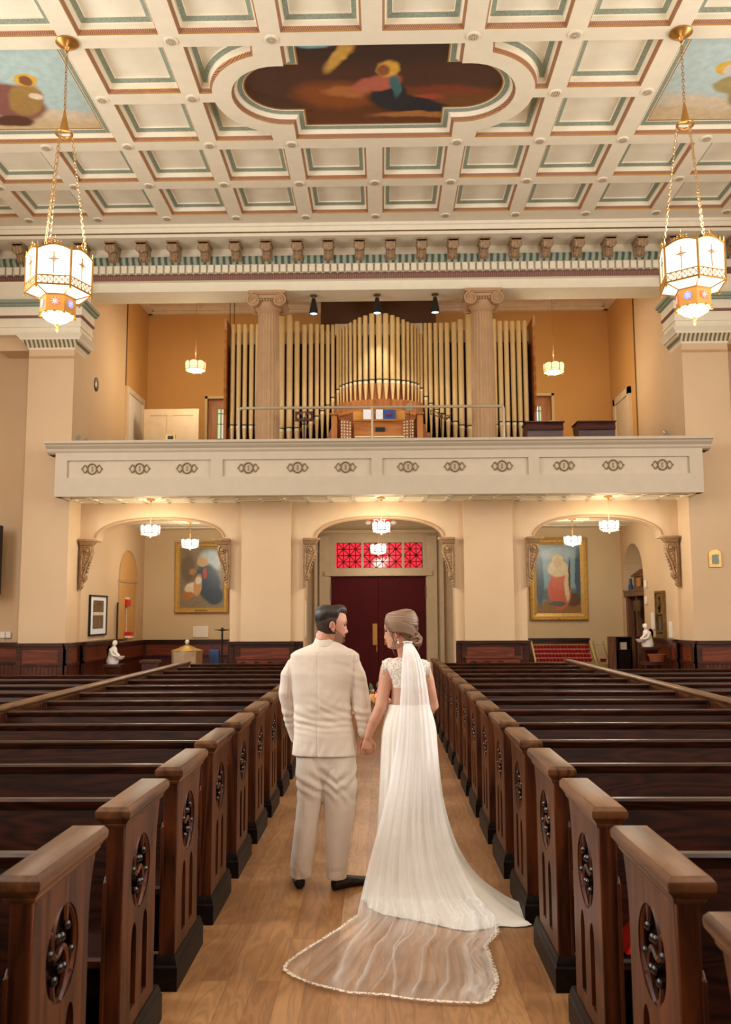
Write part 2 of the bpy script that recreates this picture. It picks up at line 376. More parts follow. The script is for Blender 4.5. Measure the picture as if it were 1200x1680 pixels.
# paintings of the ceiling: plain stand-ins, soft fields of the same colours
def blobs(name, base, items, rough=0.5, space='Object', warp=0.08, wscale=3.0):
    """items: (cx, cy, rx, ry, angle, colour, softness) in the object's own u,v (x and the longer other axis)"""
    m, nt, b = newmat(name)
    tc = N(nt, 'ShaderNodeTexCoord'); base_co = tc.outputs['Object']
    nz = N(nt, 'ShaderNodeTexNoise', Scale=wscale, Detail=3.0); nt.links.new(base_co, nz.inputs['Vector'])
    sc = N(nt, 'ShaderNodeVectorMath', operation='MULTIPLY_ADD'); sc.inputs[1].default_value = (warp*2,)*3; nt.links.new(nz.outputs['Color'], sc.inputs[0])
    ad = N(nt, 'ShaderNodeVectorMath', operation='ADD'); ad.inputs[1].default_value = (-warp,)*3; nt.links.new(base_co, ad.inputs[0]); nt.links.new(ad.outputs[0], sc.inputs[2])
    cur = N(nt, 'ShaderNodeRGB'); cur.outputs[0].default_value = lin(base); out = cur.outputs[0]
    for (cx, cy, rx, ry, ang, c, soft) in items:
        mp = N(nt, 'ShaderNodeMapping', vector_type='TEXTURE'); mp.inputs['Location'].default_value = (cx, cy, 0); mp.inputs['Rotation'].default_value = (0, 0, ang); mp.inputs['Scale'].default_value = (rx, ry, 1e6)
        nt.links.new(sc.outputs[0], mp.inputs[0])
        ln = N(nt, 'ShaderNodeVectorMath', operation='LENGTH'); nt.links.new(mp.outputs[0], ln.inputs[0])
        mr = N(nt, 'ShaderNodeMapRange', interpolation_type='SMOOTHSTEP'); mr.inputs[1].default_value = 1+soft; mr.inputs[2].default_value = 1-soft; nt.links.new(ln.outputs['Value'], mr.inputs[0])
        mx = N(nt, 'ShaderNodeMix', data_type='RGBA'); nt.links.new(mr.outputs[0], mx.inputs[0]); nt.links.new(out, mx.inputs[6]); mx.inputs[7].default_value = lin(c); out = mx.outputs[2]
    var = N(nt, 'ShaderNodeTexNoise', Scale=9.0, Detail=5.0); nt.links.new(base_co, var.inputs['Vector'])
    mr = N(nt, 'ShaderNodeMapRange'); mr.inputs[3].default_value = 0.75; mr.inputs[4].default_value = 1.25; nt.links.new(var.outputs[0], mr.inputs[0])
    sv = N(nt, 'ShaderNodeVectorMath', operation='SCALE'); nt.links.new(out, sv.inputs[0]); nt.links.new(mr.outputs[0], sv.inputs['Scale'])
    nt.links.new(sv.outputs[0], b.inputs['Base Color']); b.inputs['Roughness'].default_value = rough
    return m
# x to the right, y away: the far side of a ceiling picture is its lower edge in the photograph
blobs('paint_middle', '462A1F', [(-.1, .85, 2.0, .35, 0, '5E3419', .3), (1.2, .3, 1.0, .25, .1, '6E4220', .5), (.2, -.85, 1.4, .4, 0, '35221C', .4), (-.75, -.95, .3, .10, 0, '7FB0C0', .3),
    (-.15, -.95, .25, .07, 0, '8FC0CC', .3), (-.42, -.68, .10, .36, .5, 'C89A48', .35), (-.5, .2, .55, .3, .1, '84471F', .4), (-.35, .12, .3, .12, .1, 'A8683A', .3),
    (1.0, .1, .5, .08, .05, '7A3420', .5), (.5, .42, .62, .2, .35, '161F2C', .2), (.22, .2, .24, .42, -.25, '18222C', .2), (.05, -.06, .34, .16, -.3, 'B0604E', .25), (.3, .0, .07, .25, -.1, '3A666C', .3),
    (.2, -.38, .15, .17, 0, 'D0A240', .25), (.14, -.36, .08, .12, 0, '8A5034', .3), (.6, .68, .6, .07, 0, 'A86E38', .4), (.75, .25, .2, .05, .1, '9A4430', .4)], warp=.09)
blobs('paint_left', 'B7D2D0', [(0, .95, 2.0, .38, 0, 'D5BC92', .3), (.3, .55, .8, .15, .2, 'DCCBAE', .6), (-.1, .25, .42, .45, .3, '8C5A50', .12), (.1, .2, .22, .42, .5, 'A8854A', .15), (-.3, .7, .3, .14, 0, '5A3426', .2),
        (.28, -.26, .16, .14, 0, 'E0B848', .12), (.27, -.24, .085, .11, 0, '8A5A3A', .2), (.26, .12, .10, .08, .5, 'E8DCC0', .25)], warp=.07)
blobs('paint_right', 'BCD3D2', [(0, .9, 2.0, .42, 0, 'D3BE98', .3), (-.2, .5, .8, .15, .2, 'DCCBAE', .6), (.35, .2, .38, .55, -.2, '9A9060', .12), (-.25, -.28, .16, .14, 0, 'E0B848', .12), (-.2, -.24, .09, .11, 0, 'D9D2C4', .2), (-.0, .1, .3, .2, .3, 'A89C66', .15)], warp=.07)
for ring, mt, lb in ((inner[0], 'paint_middle', 'dark lobed ceiling painting with rose and navy shapes under a golden beam'), (inner[1], 'paint_left', 'pale blue square ceiling painting with brown drapery, left of the lobed one'), (inner[2], 'paint_right', 'pale blue square ceiling painting with olive drapery, right of the lobed one')):
    c = sum(ring, Vector())/len(ring)
    t = MB(); pts = [(p.x, p.y) for p in ring]; t.prism(pts, c.z, c.z+.02, 'z')
    t.v = [v-c for v in t.v]; o = t.build('ceiling_painting', mt, smooth=0); o.location = c; tag(o, lb, 'painting', 'paintings in the coffered ceiling')

# main entablature across the back of the nave
en = MB()
prof = [(14.95, 8.54), (14.97, 8.5), (15.0, 8.49), (15.02, 8.45), (15.02, 8.415), (15.04, 8.41), (15.06, 8.405), (15.09, 8.36), (15.62, 8.36), (15.62, 8.2), (15.5, 8.17), (15.5, 8.12), (15.56, 8.04), (15.6, 8.04), (15.64, 8.03), (15.64, 7.9), (15.66, 7.9), (15.68, 7.88), (15.70, 7.80), (15.78, 7.79), (15.78, 7.66), (15.75, 7.66), (15.75, 7.61), (16.36, 7.61), (16.36, 8.9)]
mats = [0, 0, 0, 0, 5, 5, 0, 0, 0, 0, 1, 1, 0, 0, 0, 0, 2, 2, 0, 0, 0, 0, 0, 0]
en.sweep(prof, -8.6, 8.6, mats)
for k in range(110):                                         # dentils
    x = -7.2+k*.1315; en.box(x, x+.095, 15.57, 15.66, 7.9, 8.035, 0)
cor = struct(en.build('trim_1', ['cream', 'egg_green', 'red_band', 'cream', 'cream', 'gilt_dark'], smooth=0, fixn=False))
mq = MB()                                                    # scrolled bracket with leaf
sc = [(0, 0), (.36, 0), (.36, -.10), (.33, -.17), (.27, -.17), (.22, -.13), (.16, -.16), (.13, -.27), (.06, -.29), (0, -.25)]
mq.prism([(-u+.36, v) for u, v in sc], -.085, .085, 'x')
mq.box(-.1, .1, -.02, .36, -.035, 0); mq.box(-.09, .09, 0, .36, -.06, -.035)
for sg in (-1, 1):
    mq.tube([(sg*.09, .05+.03*math.cos(t), -.12+.03*math.sin(t)) for t in [2*PI*j/8 for j in range(8)]], .012, 5, closed=True)
    mq.tube([(sg*.05, .0, -.09), (sg*.05, .02, -.17), (sg*.045, .12, -.15), (sg*.04, .22, -.27)], [.03, .035, .03, .02], 6)
mq.tube([(0, -.01, -.07), (0, .03, -.18), (0, .14, -.16), (0, .22, -.29)], [.03, .04, .035, .025], 6)
m0 = mq.build('modillion', 'bracket_gilt', cor); first = True
for k in range(27):
    x = 0.184+(k-13)*.5555
    r = m0 if first else m0.copy()
    if not first: COL.objects.link(r)
    first = False; r.location = (x, 15.22, 8.36)

# rear wall of the nave with its three arches below and the loft opening above
def arch_open(x0, x1, xa, xb, zs, zt, z0=0.0):      # jambs x0,x1 up to the springing, then a flat arch between xa and xb
    cx = (xa+xb)/2; rx = (xb-xa)/2
    pts = [(x0, z0), (x1, z0), (x1, zs)]
    if xb < x1: pts.append((xb, zs))
    for k in range(1, 28):
        a = PI*k/28; c, s_ = math.cos(a), math.sin(a)
        n = 1.0/((abs(c)**2.3+abs(s_)**2.3)**(1/2.3)); pts.append((cx+rx*c*n, zs+(zt-zs)*s_*n))
    if xa > x0: pts.append((xa, zs))
    pts.append((x0, zs)); return pts
AR = [(-5.40, -2.72, -5.16, -2.84), (-1.41, 1.29, -1.20, 1.10), (2.56, 5.22, 2.70, 4.98)]
wl = MB()
wl.plate([(-8.6, 0), (8.6, 0), (8.6, 3.9), (-8.6, 3.9)], [[(u, max(v, 0.0005)) for u, v in arch_open(a, b_, c, d, 3.08, 3.47)] for a, b_, c, d in AR], .38, lambda u, v, w: (u, YW+w, v))
wl.box(-8.6, XL, YW, YW+.38, 3.9, 7.62); wl.box(XR, 8.6, YW, YW+.38, 3.9, 7.62)
for x0, x1 in ((-2.51, -1.63), (1.45, 2.32)):
    wl.box(x0, x1, YW-.09, YW, 0, 3.75)
struct(wl.build('wall_rear', 'wall_tan', smooth=0))
am = MB()                                                    # painted roll round each arch head
for a, b_, c, d in AR:
    p = [q for q in arch_open(a, b_, c, d, 3.08, 3.47) if q[1] > 3.1]
    am.tube([(u, YW-.005, v) for u, v in p], .022, 6)
struct(am.build('trim_2', 'stone_tan'))
# piers either side
for nm, a, b_, sg in (('wall_left_pier', -6.26, XL, 1), ('wall_right_pier', XR, 6.08, -1)):
    w = MB(); w.box(a, b_, YP, YW, 0, 6.46, 0); w.box(a+.0, b_, YP-.015, YP, 6.28, 6.32, 2)
    w.box(a-.6 if sg > 0 else XR-.0, XL if sg > 0 else b_+.6, YP+.12, YW, 6.46, 7.7, 0)
    # capital: flaring bell of leaves
    for (o0, o1, z0, z1, mi) in ((.0, .02, 6.44, 6.47, 1), (.02, .06, 6.47, 6.53, 3), (.06, .12, 6.53, 6.59, 3), (.12, .14, 6.59, 6.62, 1), (.14, .2, 6.62, 6.68, 1)):
        r1 = [(a-o0, YP-o0), (b_+o0, YP-o0), (b_+o0, YW), (a-o0, YW)]; r2 = [(a-o1, YP-o1), (b_+o1, YP-o1), (b_+o1, YW), (a-o1, YW)]
        w.loft([[Vector((x, y, z0)) for x, y in r1], [Vector((x, y, z1)) for x, y in r2]], mi)
    # the lower entablature running out to the side
    xa, xb = (-8.6, XL+.06) if sg > 0 else (XR-.06, 8.6)
    for (o, z0, z1, mi) in ((.05, 6.70, 6.83, 1), (.08, 6.83, 6.87, 1), (.06, 6.87, 7.0, 1), (.10, 7.0, 7.04, 4), (.09, 7.04, 7.2, 1), (.16, 7.2, 7.24, 5), (.2, 7.24, 7.3, 5), (.0, 7.3, 7.7, 1)):
        w.box(xa, xb+o*.9 if sg > 0 else xb, YP-o, YW, z0, z1, mi) if sg > 0 else w.box(xa-o*.9, xb, YP-o, YW, z0, z1, mi)
    o = w.build('wall_'+('left' if sg > 0 else 'right'), ['wall_tan', 'cream', 'stone_tan', 'leaf_band', 'red_band', 'green_paint'], smooth=0)
    struct(o)
w = MB(); w.box(-8.8, -8.6, -5, 16.4, 0, HC); struct(w.build('wall_left_side', 'wall_tan', smooth=0))
w = MB(); w.box(-8.8, 8.8, -5.2, -5, 0, HC+.4); struct(w.build('wall_front', 'door_wood', smooth=0))
w = MB(); w.box(8.6, 8.8, -5, 16.4, 0, HC); struct(w.build('wall_right_side', 'wall_tan', smooth=0))

# loft box
w = MB()
w.box(XL-.2, XL, YW+.38, 18.55, 3.75, 9.0, 1); w.box(XL-.2, XL, 18.55, YB, 3.75, 9.0, 0); struct(w.build('wall_loft_left', ['loft_orange', 'wall_tan'], smooth=0))
w = MB(); w.box(XR, XR+.2, YW+.38, 18.2, 3.75, 9.0, 1); w.box(XR, XR+.2, 18.2, YB, 3.75, 9.0, 0); struct(w.build('wall_loft_right', ['loft_orange', 'wall_tan'], smooth=0))
w = MB()
wh = []
gl = (at(352, 652, YB), at(382, 716, YB)); gr_ = (at(868, 645, YB), at(891, 712, YB))
WL = (-4.03, -3.2, 5.2, 6.72); WR = (3.2, 3.92, 5.2, 6.72)
for x0, x1, z0, z1 in (WL, WR): wh.append([(x0, z0), (x1, z0), (x1, z1), (x0, z1)])
w.plate([(XL-.2, 3.75), (XR+.2, 3.75), (XR+.2, 9.0), (XL-.2, 9.0)], wh, .3, lambda u, v, ww: (u, YB+ww, v))
struct(w.build('wall_loft_back', 'loft_orange', smooth=0))
w = MB(); w.box(XL-.2, XR+.2, YW+.36, YB+.3, 8.88, 9.0, 0)
for k in range(6): w.box(XL, XR, 17.0+k*.62, 17.03+k*.62, 8.86, 8.88, 0)
for x in (-4.2, -2.9, 2.7, 4.0): w.box(x, x+.03, 16.4, YB, 8.86, 8.88)
for (o, z) in ((.16, 8.80), (.1, 8.74)):
    w.box(XL, XR, YB-o, YB, z, 8.88, 0); w.box(XL, XL+o, 16.4, YB, z, 8.88, 0); w.box(XR-o, XR, 16.4, YB, z, 8.88, 0)
struct(w.build('ceiling_loft', 'loft_ceiling', smooth=0))
w = MB(); w.box(XL, XR, 15.0, YB, 3.82, 3.98); struct(w.build('floor_loft', 'desk_wood', smooth=0))

# stained glass
m, nt, b = newmat('stained_glass')
tc = N(nt, 'ShaderNodeTexCoord'); sp = N(nt, 'ShaderNodeSeparateXYZ'); nt.links.new(tc.outputs['Object'], sp.inputs[0])
cr = N(nt, 'ShaderNodeValToRGB'); cr.color_ramp.interpolation = 'CONSTANT'
ab = N(nt, 'ShaderNodeMath', operation='ABSOLUTE'); nt.links.new(sp.outputs[0], ab.inputs[0])
ml = N(nt, 'ShaderNodeMath', operation='MULTIPLY'); ml.inputs[1].default_value = 3.0; nt.links.new(ab.outputs[0], ml.inputs[0]); nt.links.new(ml.outputs[0], cr.inputs[0])
e = cr.color_ramp.elements; e[0].position = 0; e[0].color = lin('E6F2F8'); e[1].position = .42; e[1].color = lin('E07A1A')
x = e.new(.50); x.color = lin('B9D08C'); x = e.new(.80); x.color = lin('8FA860')
nt.links.new(cr.outputs[0], b.inputs['Emission Color']); b.inputs['Emission Strength'].default_value = 1.2; b.inputs['Base Color'].default_value = (.1, .1, .1, 1)  # daylight from outside put in as glow of the glass
for n_, (x0, x1, z0, z1), flip in ((1, WL, 1), (2, WR, -1)):
    cx = (x0+x1)/2; gx0, gx1 = x0+.13, x1-.13; gx0, gx1 = (gx0+.08, gx1) if flip > 0 else (gx0, gx1-.08)
    f = MB(); f.plate([(x0-.02, z0-.02), (x1+.02, z0-.02), (x1+.02, z1+.02), (x0-.02, z1+.02)], [[(gx0, z0+.1), (gx1, z0+.1), (gx1, z1-.2), (gx0, z1-.2)]], .06, lambda u, v, ww: (u, YB+.14+ww, v))
    for (xx0, xx1, zz0, zz1) in ((x0-.06, x0, z0, z1+.06), (x1, x1+.06, z0, z1+.06), (x0-.06, x1+.06, z1, z1+.06)): f.box(xx0, xx1, YB-.03, YB+.02, zz0, zz1, 1)
    o = struct(f.build('window_%d' % n_, ['organ_wood', 'wall_pale'], smooth=0))
    g = MB(); gc = (gx0+gx1)/2; hw = (gx1-gx0)/2
    g.box(-hw, hw, -.005, .005, -(z1-z0-.3)/2, (z1-z0-.3)/2, 0); p = g.build('pane', 'stained_glass', smooth=0); p.location = (gc, YB+.2, (z0+z1-.1)/2); p.parent = o
    l = MB()
    for u in (-.72, -.45, 0.45, .72): l.box(u*hw-.008, u*hw+.008, -.012, 0, -(z1-z0-.3)/2, (z1-z0-.3)/2)
    for v in (-.45, -.1, .25, .5): l.box(-hw, hw, -.012, 0, v-.008, v+.008)
    p = l.build('leading', 'black', smooth=0); p.location = (gc, YB+.19, (z0+z1-.1)/2); p.parent = o

# vestibule rooms behind the arches
w = MB(); w.box(-5.62, -5.42, YW+.38, YB, 0, 3.75)
struct(w.build('wall_vestibule_left', 'wall_tan', smooth=0))
w = MB(); nd = [(18.62, .0005), (20.15, .0005), (20.15, 2.55)]+arc((18.62+20.15)/2, 2.55, .765, 0, PI, 16, .68)[1:-1]+[(18.62, 2.55)]
w.plate([(YW+.38, 0), (YB, 0), (YB, 3.75), (YW+.38, 3.75)], [nd], .55, lambda u, v, ww: (5.38+ww, u, v)); w.box(5.93, 5.95, YW+.38, YB, 0, 3.75)
struct(w.build('wall_vestibule_right', 'wall_tan', smooth=0))
w = MB(); w.box(-5.62, 5.95, YB, YB+.3, 0, 3.75); struct(w.build('wall_vestibule_back', 'wall_pale', smooth=0))
w = MB(); w.box(-5.62, 5.95, YW+.38, YB+.3, 3.66, 3.75)
for x in (-4.3, -3.1, 3.0, 4.2): w.box(x, x+.03, YW+.4, YB, 3.645, 3.66)
for y in (17.4, 18.6, 19.6): w.box(-5.4, 5.4, y, y+.03, 3.645, 3.66)
struct(w.build('ceiling_vestibule', 'cream', smooth=0))
# lobby walls of the middle arch
w = MB(); w.box(-1.62, -1.5, YW+.38, YB, 0, 3.66); w.box(1.40, 1.52, YW+.38, YB, 0, 3.66); struct(w.build('wall_lobby', 'wall_tan', smooth=0))
# ------------------------------------------------------------------ balcony
bal = thing('balcony', 'cream panelled organ balcony with wreath ornaments spanning the rear wall', 'balcony', (XC, 15.0, 3.72))
BX0, BX1, BF = -5.50, 5.34, 14.8
w = MB(); w.box(BX0, BX1, BF+.06, BF+.2, 3.72, 4.5, 0); w.box(BX0, BX0+.1, BF+.06, YP-.01, 3.72, 4.5); w.box(BX1-.1, BX1, BF+.06, YP-.01, 3.72, 4.5)
px4 = [(-5.30, -2.87), (-2.67, -.17), (0.01, 2.45), (2.63, 5.12)]
w.plate([(BX0, 3.72), (BX1, 3.72), (BX1, 4.47), (BX0, 4.47)], [[(a, 4.04), (b_, 4.04), (b_, 4.33), (a, 4.33)] for a, b_ in px4], .06, lambda u, v, ww: (u, BF+ww, v))
w.build('front', 'balcony_paint', bal, smooth=0)
w = MB()
w.sweep([(BF+.06, 4.44), (BF-.0, 4.46), (BF-.03, 4.49), (BF-.04, 4.52), (BF-.10, 4.56), (BF-.12, 4.585), (BF-.16, 4.60), (BF-.17, 4.64), (BF+.30, 4.645), (BF+.30, 4.44)], BX0-.14, BX1+.14, 0)
for x in (BX0-.14, BX1+.14):
    w.add([(x, y, z) for y, z in [(BF+.06, 4.44), (BF-.0, 4.46), (BF-.04, 4.52), (BF-.12, 4.585), (BF-.17, 4.64), (BF+.30, 4.645), (BF+.30, 4.44)]], [tuple(range(7))])
w.build('ledge', 'balcony_paint', bal, smooth=0)
for a, b_ in px4:
    w = MB(); w.box(a-.01, b_+.01, BF+.045, BF+.062, 4.03, 4.34); w.build('panel', 'balcony_panel', bal, smooth=0)
wq = MB()
wq.tube([(.075*math.cos(t), 0, .085*math.sin(t)) for t in [2*PI*k/20 for k in range(20)]], .014, 6, closed=True)
for k in range(16):
    t = 2*PI*k/16; wq.ball((.077*math.cos(t), -.012, .087*math.sin(t)), .014, 6)
wq.box(-.012, .012, -.012, 0, -.045, .045); 
for sx_ in (-1, 1):
    for sz_ in (-1, 1):
        wq.tube([(sx_*(.085+.09*u), 0, sz_*(.02+.045*math.sin(u*PI*1.3))) for u in [k/8 for k in range(9)]], [.013, .014, .014, .013, .012, .011, .01, .012, .014], 6)
w0 = None
for px_ in (150, 228, 306, 407, 488, 567, 670, 747, 825, 927, 1008, 1089):
    x = at(px_, 768, BF).x
    if w0 is None: w0 = r = wq.build('wreath', 'wreath_bronze', bal)
    else: r = w0.copy(); COL.objects.link(r)
    r.location = Vector((x, BF+.04, 4.19))-bal.location
w0.data.transform(Matrix.Translation(bal.location))
w = MB(); w.box(BX0+.1, BX1-.1, BF+.2, YW, 3.80, 3.815)
nx = 26
for k in range(nx+1):
    x = BX0+(BX1-BX0)*k/nx; w.box(max(x-.035, BX0+.1), min(x+.035, BX1-.1), BF+.2, YW, 3.75, 3.80)
for y in (BF+.25, 15.38, 15.75, 15.97): w.box(BX0+.1, BX1-.1, y-.035, y+.035, 3.75, 3.80)
struct(w.build('ceiling_balcony', 'cream', smooth=0))
# handrail
hr = thing('handrail', 'pale metal pipe handrail rising from the balcony ledge before the organ', 'railing', (at(610, 668, 14.9).x, 14.9, 4.64))
x0, x1, xm = at(392, 690, 14.9).x, at(827, 690, 14.9).x, at(611, 690, 14.9).x; zt = at(610, 668, 14.9).z
w = MB(); w.tube([(x0, 14.9, 4.64), (x0, 14.9, zt-.05), (x0+.015, 14.9, zt-.015), (x0+.05, 14.9, zt), (x1-.05, 14.9, zt), (x1-.015, 14.9, zt-.015), (x1, 14.9, zt-.05), (x1, 14.9, 4.64)], .024, 10); w.build('rail', 'railing', hr)
w = MB(); w.tube([(xm, 14.9, 4.64), (xm, 14.9, zt)], .02, 10); w.build('post', 'railing', hr)
# small adjustable lamps standing on the ledge
for k, (px_, lb) in enumerate(((128, 'small silver spotlight on the balcony ledge, far left'), (141, 'small silver spotlight lying lower on the left balcony ledge'), (1093, 'small silver spotlight on the right end of the balcony ledge'))):
    p = at(px_, 716, 15.0); z = 4.645
    t = thing('spotlight', lb, 'spotlight', (p.x, 15.0, z))
    w = MB(); w.lathe([(.04, z), (.04, z+.02), (.012, z+.025), (.012, z+.07)], 12, (p.x, 15.0, 0)); w.build('base', 'grey_metal', t)
    w = MB(); h = z+(.10 if k != 1 else .05); w.tube([(p.x-.0, 15.06, h+.05), (p.x+.01, 14.98, h)], [.03, .045], 12); w.build('head', 'grey_metal', t)

# ------------------------------------------------------------------ two fluted Ionic columns
colr = None
for k, (px_, lb) in enumerate(((440, 'fluted Ionic column standing left of the central organ pipes'), (793, 'fluted Ionic column standing right of the central organ pipes'))):
    cx = at(px_, 600, 16.03).x
    if colr is None:
        colr = thing('ionic_column', lb, 'column', (cx, 16.03, 3.98))
        R0, R1 = .225, .185; rings = []; nf = 20
        for z, r in ((3.98+.2, R0), (4.6, R0), (5.6, .22), (6.6, .205), (7.25, R1)):
            rings.append([Vector((cx+(r-(.018 if j % 4 in (1, 2) else (.0)))*math.cos(2*PI*j/(nf*4)), 16.03+(r-(.018 if j % 4 in (1, 2) else .0))*math.sin(2*PI*j/(nf*4)), z)) for j in range(nf*4)])
        w = MB(); w.loft(rings); w.build('shaft', 'stone_tan', colr, smooth=50)
        w = MB(); w.lathe([(.30, 3.98), (.30, 4.05), (.27, 4.06), (.29, 4.09), (.27, 4.13), (.24, 4.14), (.25, 4.17), (.235, 4.2)], 32, (cx, 16.03, 0)); w.build('base', 'stone_tan', colr)
        w = MB(); w.lathe([(.185, 7.24), (.205, 7.26), (.195, 7.29), (.23, 7.33), (.26, 7.38), (.26, 7.42), (.2, 7.43)], 32, (cx, 16.03, 0))
        w.box(cx-.34, cx+.34, 15.71, 16.35, 7.56, 7.61); w.box(cx-.31, cx+.31, 15.74, 16.32, 7.53, 7.56); w.box(cx-.24, cx+.24, 15.8, 16.26, 7.42, 7.54)
        for sx_ in (-1, 1):
            for yy, sy_ in ((15.72, -1), (16.28, 1)):
                # volute: spiral ridge on a round boss
                w.lathe([(.0, yy-.02*sy_), (.115, yy-.02*sy_), (.115, yy+.06*(-sy_)), (.0, yy+.06*(-sy_))], 20, (cx+sx_*.235, 0, 7.43), axis='y')
                w.tube([(cx+sx_*.235+sx_*(.12-.10*u)*math.cos(PI/2-u*4.5*PI), yy+.01*sy_, 7.43+(.12-.10*u)*math.sin(PI/2-u*4.5*PI)) for u in [j/36 for j in range(37)]], [.018-.008*j/36 for j in range(37)], 6)
            w.tube([(cx+sx_*.24, 15.72, 7.43), (cx+sx_*.24, 15.88, 7.43), (cx+sx_*.24, 16.03, 7.43), (cx+sx_*.24, 16.18, 7.43), (cx+sx_*.24, 16.3, 7.43)], [.115, .09, .075, .09, .115], 16)
        for sy_, yy in ((-1, 15.74),):
            w.box(cx-.2, cx+.2, yy, yy+.05, 7.47, 7.54)
            for j in range(7): w.ball((cx-.15+j*.05, yy, 7.44), .022, 8)
        w.build('capital', 'stone_tan', colr)
        c0x = cx
    else:
        c = copy_tree(colr); c.location.x += cx-c0x; c['label'] = lb

# ------------------------------------------------------------------ pipe organ
org = thing('pipe_organ', 'gilded pipe organ with a bowed central tower filling the loft', 'organ', (-.04, 17.2, 3.98))
pipes = []
for x_, w_, t_, m_ in ((90, 32, 398, 1105), (132, 32, 398, 1105), (176, 32, 398, 1105), (222, 32, 398, 1105), (264, 32, 398, 1105), (434, 46, 290, 1130), (492, 44, 333, 1125), (545, 37, 378, 1125), (598, 34, 400, 1100), (643, 32, 396, 1075), (686, 30, 398, 1043), (724, 29, 400, 1005), (763, 28, 400, 965), (799, 27, 400, 912), (836, 26, 400, 855),
                       (855, 18, 430, 830), (876, 20, 415, 820), (899, 22, 402, 812), (926, 25, 384, 806), (957, 28, 366, 798), (991, 31, 350, 795), (1030, 35, 337, 792), (1075, 38, 323, 788), (1125, 42, 316, 785)):
    pipes.append((360+x_/4.286, w_/4.286, 440+t_/4.286, 440+m_/4.286))
for x_, w_, t_, m_ in ((135, 38, 301, 733), (178, 35, 312, 735), (213, 31, 325, 737), (249, 28, 340, 740), (278, 25, 355, 743), (305, 22, 368, 750), (327, 20, 382, 755), (347, 18, 398, 762),
                       (366, 24, 365, 790), (397, 27, 363, 845), (430, 28, 363, 890), (467, 29, 363, 930), (503, 30, 362, 955), (543, 32, 361, 985), (590, 34, 358, 1008), (633, 38, 340, 1032), (688, 44, 294, 1037), (855, 32, 338, 1028), (895, 32, 350, 1010), (936, 32, 350, 1010), (978, 32, 350, 1010), (1018, 32, 348, 1010), (1059, 32, 347, 1010)):
    pipes.append((600+x_/4, w_/4, 440+t_/4, 440+m_/4))
tp = MB()
for (px_, pw, ty, my) in pipes:
    d = (px_-622.5)
    ctr = abs(d) < 69 and my < 645
    Y = 17.15-(.55*math.cos(PI/2*d/70) if ctr else 0)
    a = at(px_, my, Y); zt_ = at(px_, ty, Y).z; r = pw*.5*Y/1470*1.0; zm = a.z; x = a.x
    zf = zm-(.42 if ctr else .75)
    w = MB(); n = 20
    w.lathe([(r*.97, zm+.012), (r, zm+.03), (r, zt_-.01), (r*.96, zt_), (r*.86, zt_), (r*.86, zt_-.25), (0, zt_-.26)], n, (x, Y, 0), 0)
    # flattened upper lip, raised dart shape
    w.prism([(x-r*.62, zm+.03), (x+r*.62, zm+.03), (x, zm+.03+r*4.2)], Y-r*1.02, Y-r*.6, 'y', 0)
    p = w.build('pipe', 'pipe_gold', org, smooth=40)
    w = MB(); w.lathe([(r*.9, zm-.02), (r*.9, zm+.02)], n, (x, Y, 0), 0); w.build('mouth', 'black', p)
    w = MB()
    w.lathe([(r*.25, zf), (r*.3, zf+.01), (r*.97, zm-.06), (r*1.0, zm-.015), (r*.9, zm-.012)], n, (x, Y, 0), 0)
    w.build('foot', 'pipe_gold', p, smooth=40)
    w = MB(); w.loft([[Vector((x+rr*math.sin(t), Y-rr*math.cos(t), z)) for t in [(-.95+1.9*j/10) for j in range(11)]] for z, rr in ((zm-.012, r*1.02), (zm-.045, r*1.03), (zm-.075, r*.92))], closed=False, cap=False)
    w.build('lip', 'pipe_lip', p)
    tp.box(x-.10, x+.10, Y+.14, Y+.2, 4.0, zm-.03); tp.box(x-.07, x+.07, Y-.12, Y+.2, 4.0, zf+.02)
tp.build('toe_board', 'organ_wood', org, smooth=0)
w = MB(); w.box(-2.98, -.95, 17.38, 18.4, 4.0, 7.12); w.box(.85, 2.93, 17.38, 18.4, 4.0, 7.12); w.box(-.96, .86, 17.3, 18.4, 4.0, 7.2); w.build('dark_void', 'void', org, smooth=0)  # solid boxes, near-black colour stands for the shade behind the pipes
w = MB(); w.box(-2.98, -.9, 17.32, 17.37, 7.10, 7.34); w.box(.82, 2.93, 17.32, 17.37, 7.10, 7.34); w.box(-.9, .82, 17.1, 17.16, 7.2, 7.42); w.build('rail', 'wall_pale', org, smooth=0)
for sx_, xx in ((-1, at(374, 640, 17.2).x), (1, at(873, 600, 17.2).x)):
    w = MB(); prof = [(17.0, 4.0), (17.05, 5.6)]
    for k in range(9): prof += [(16.97, 5.7+k*.19), (17.02, 5.78+k*.19)]
    prof += [(16.95, 7.5), (17.9, 7.5), (17.9, 4.0)]
    w.prism(prof, xx, xx+.045*sx_, 'x'); w.build('side_panel', 'organ_wood', org, smooth=0)
# solid block above the pipes, the opening's shade put in as dark brown
w = MB(); w.box(-1.25, 1.15, 18.1, 20.2, 4.0, 8.86); struct(w.build('wall_loft_recess', 'recess_shade', smooth=0))

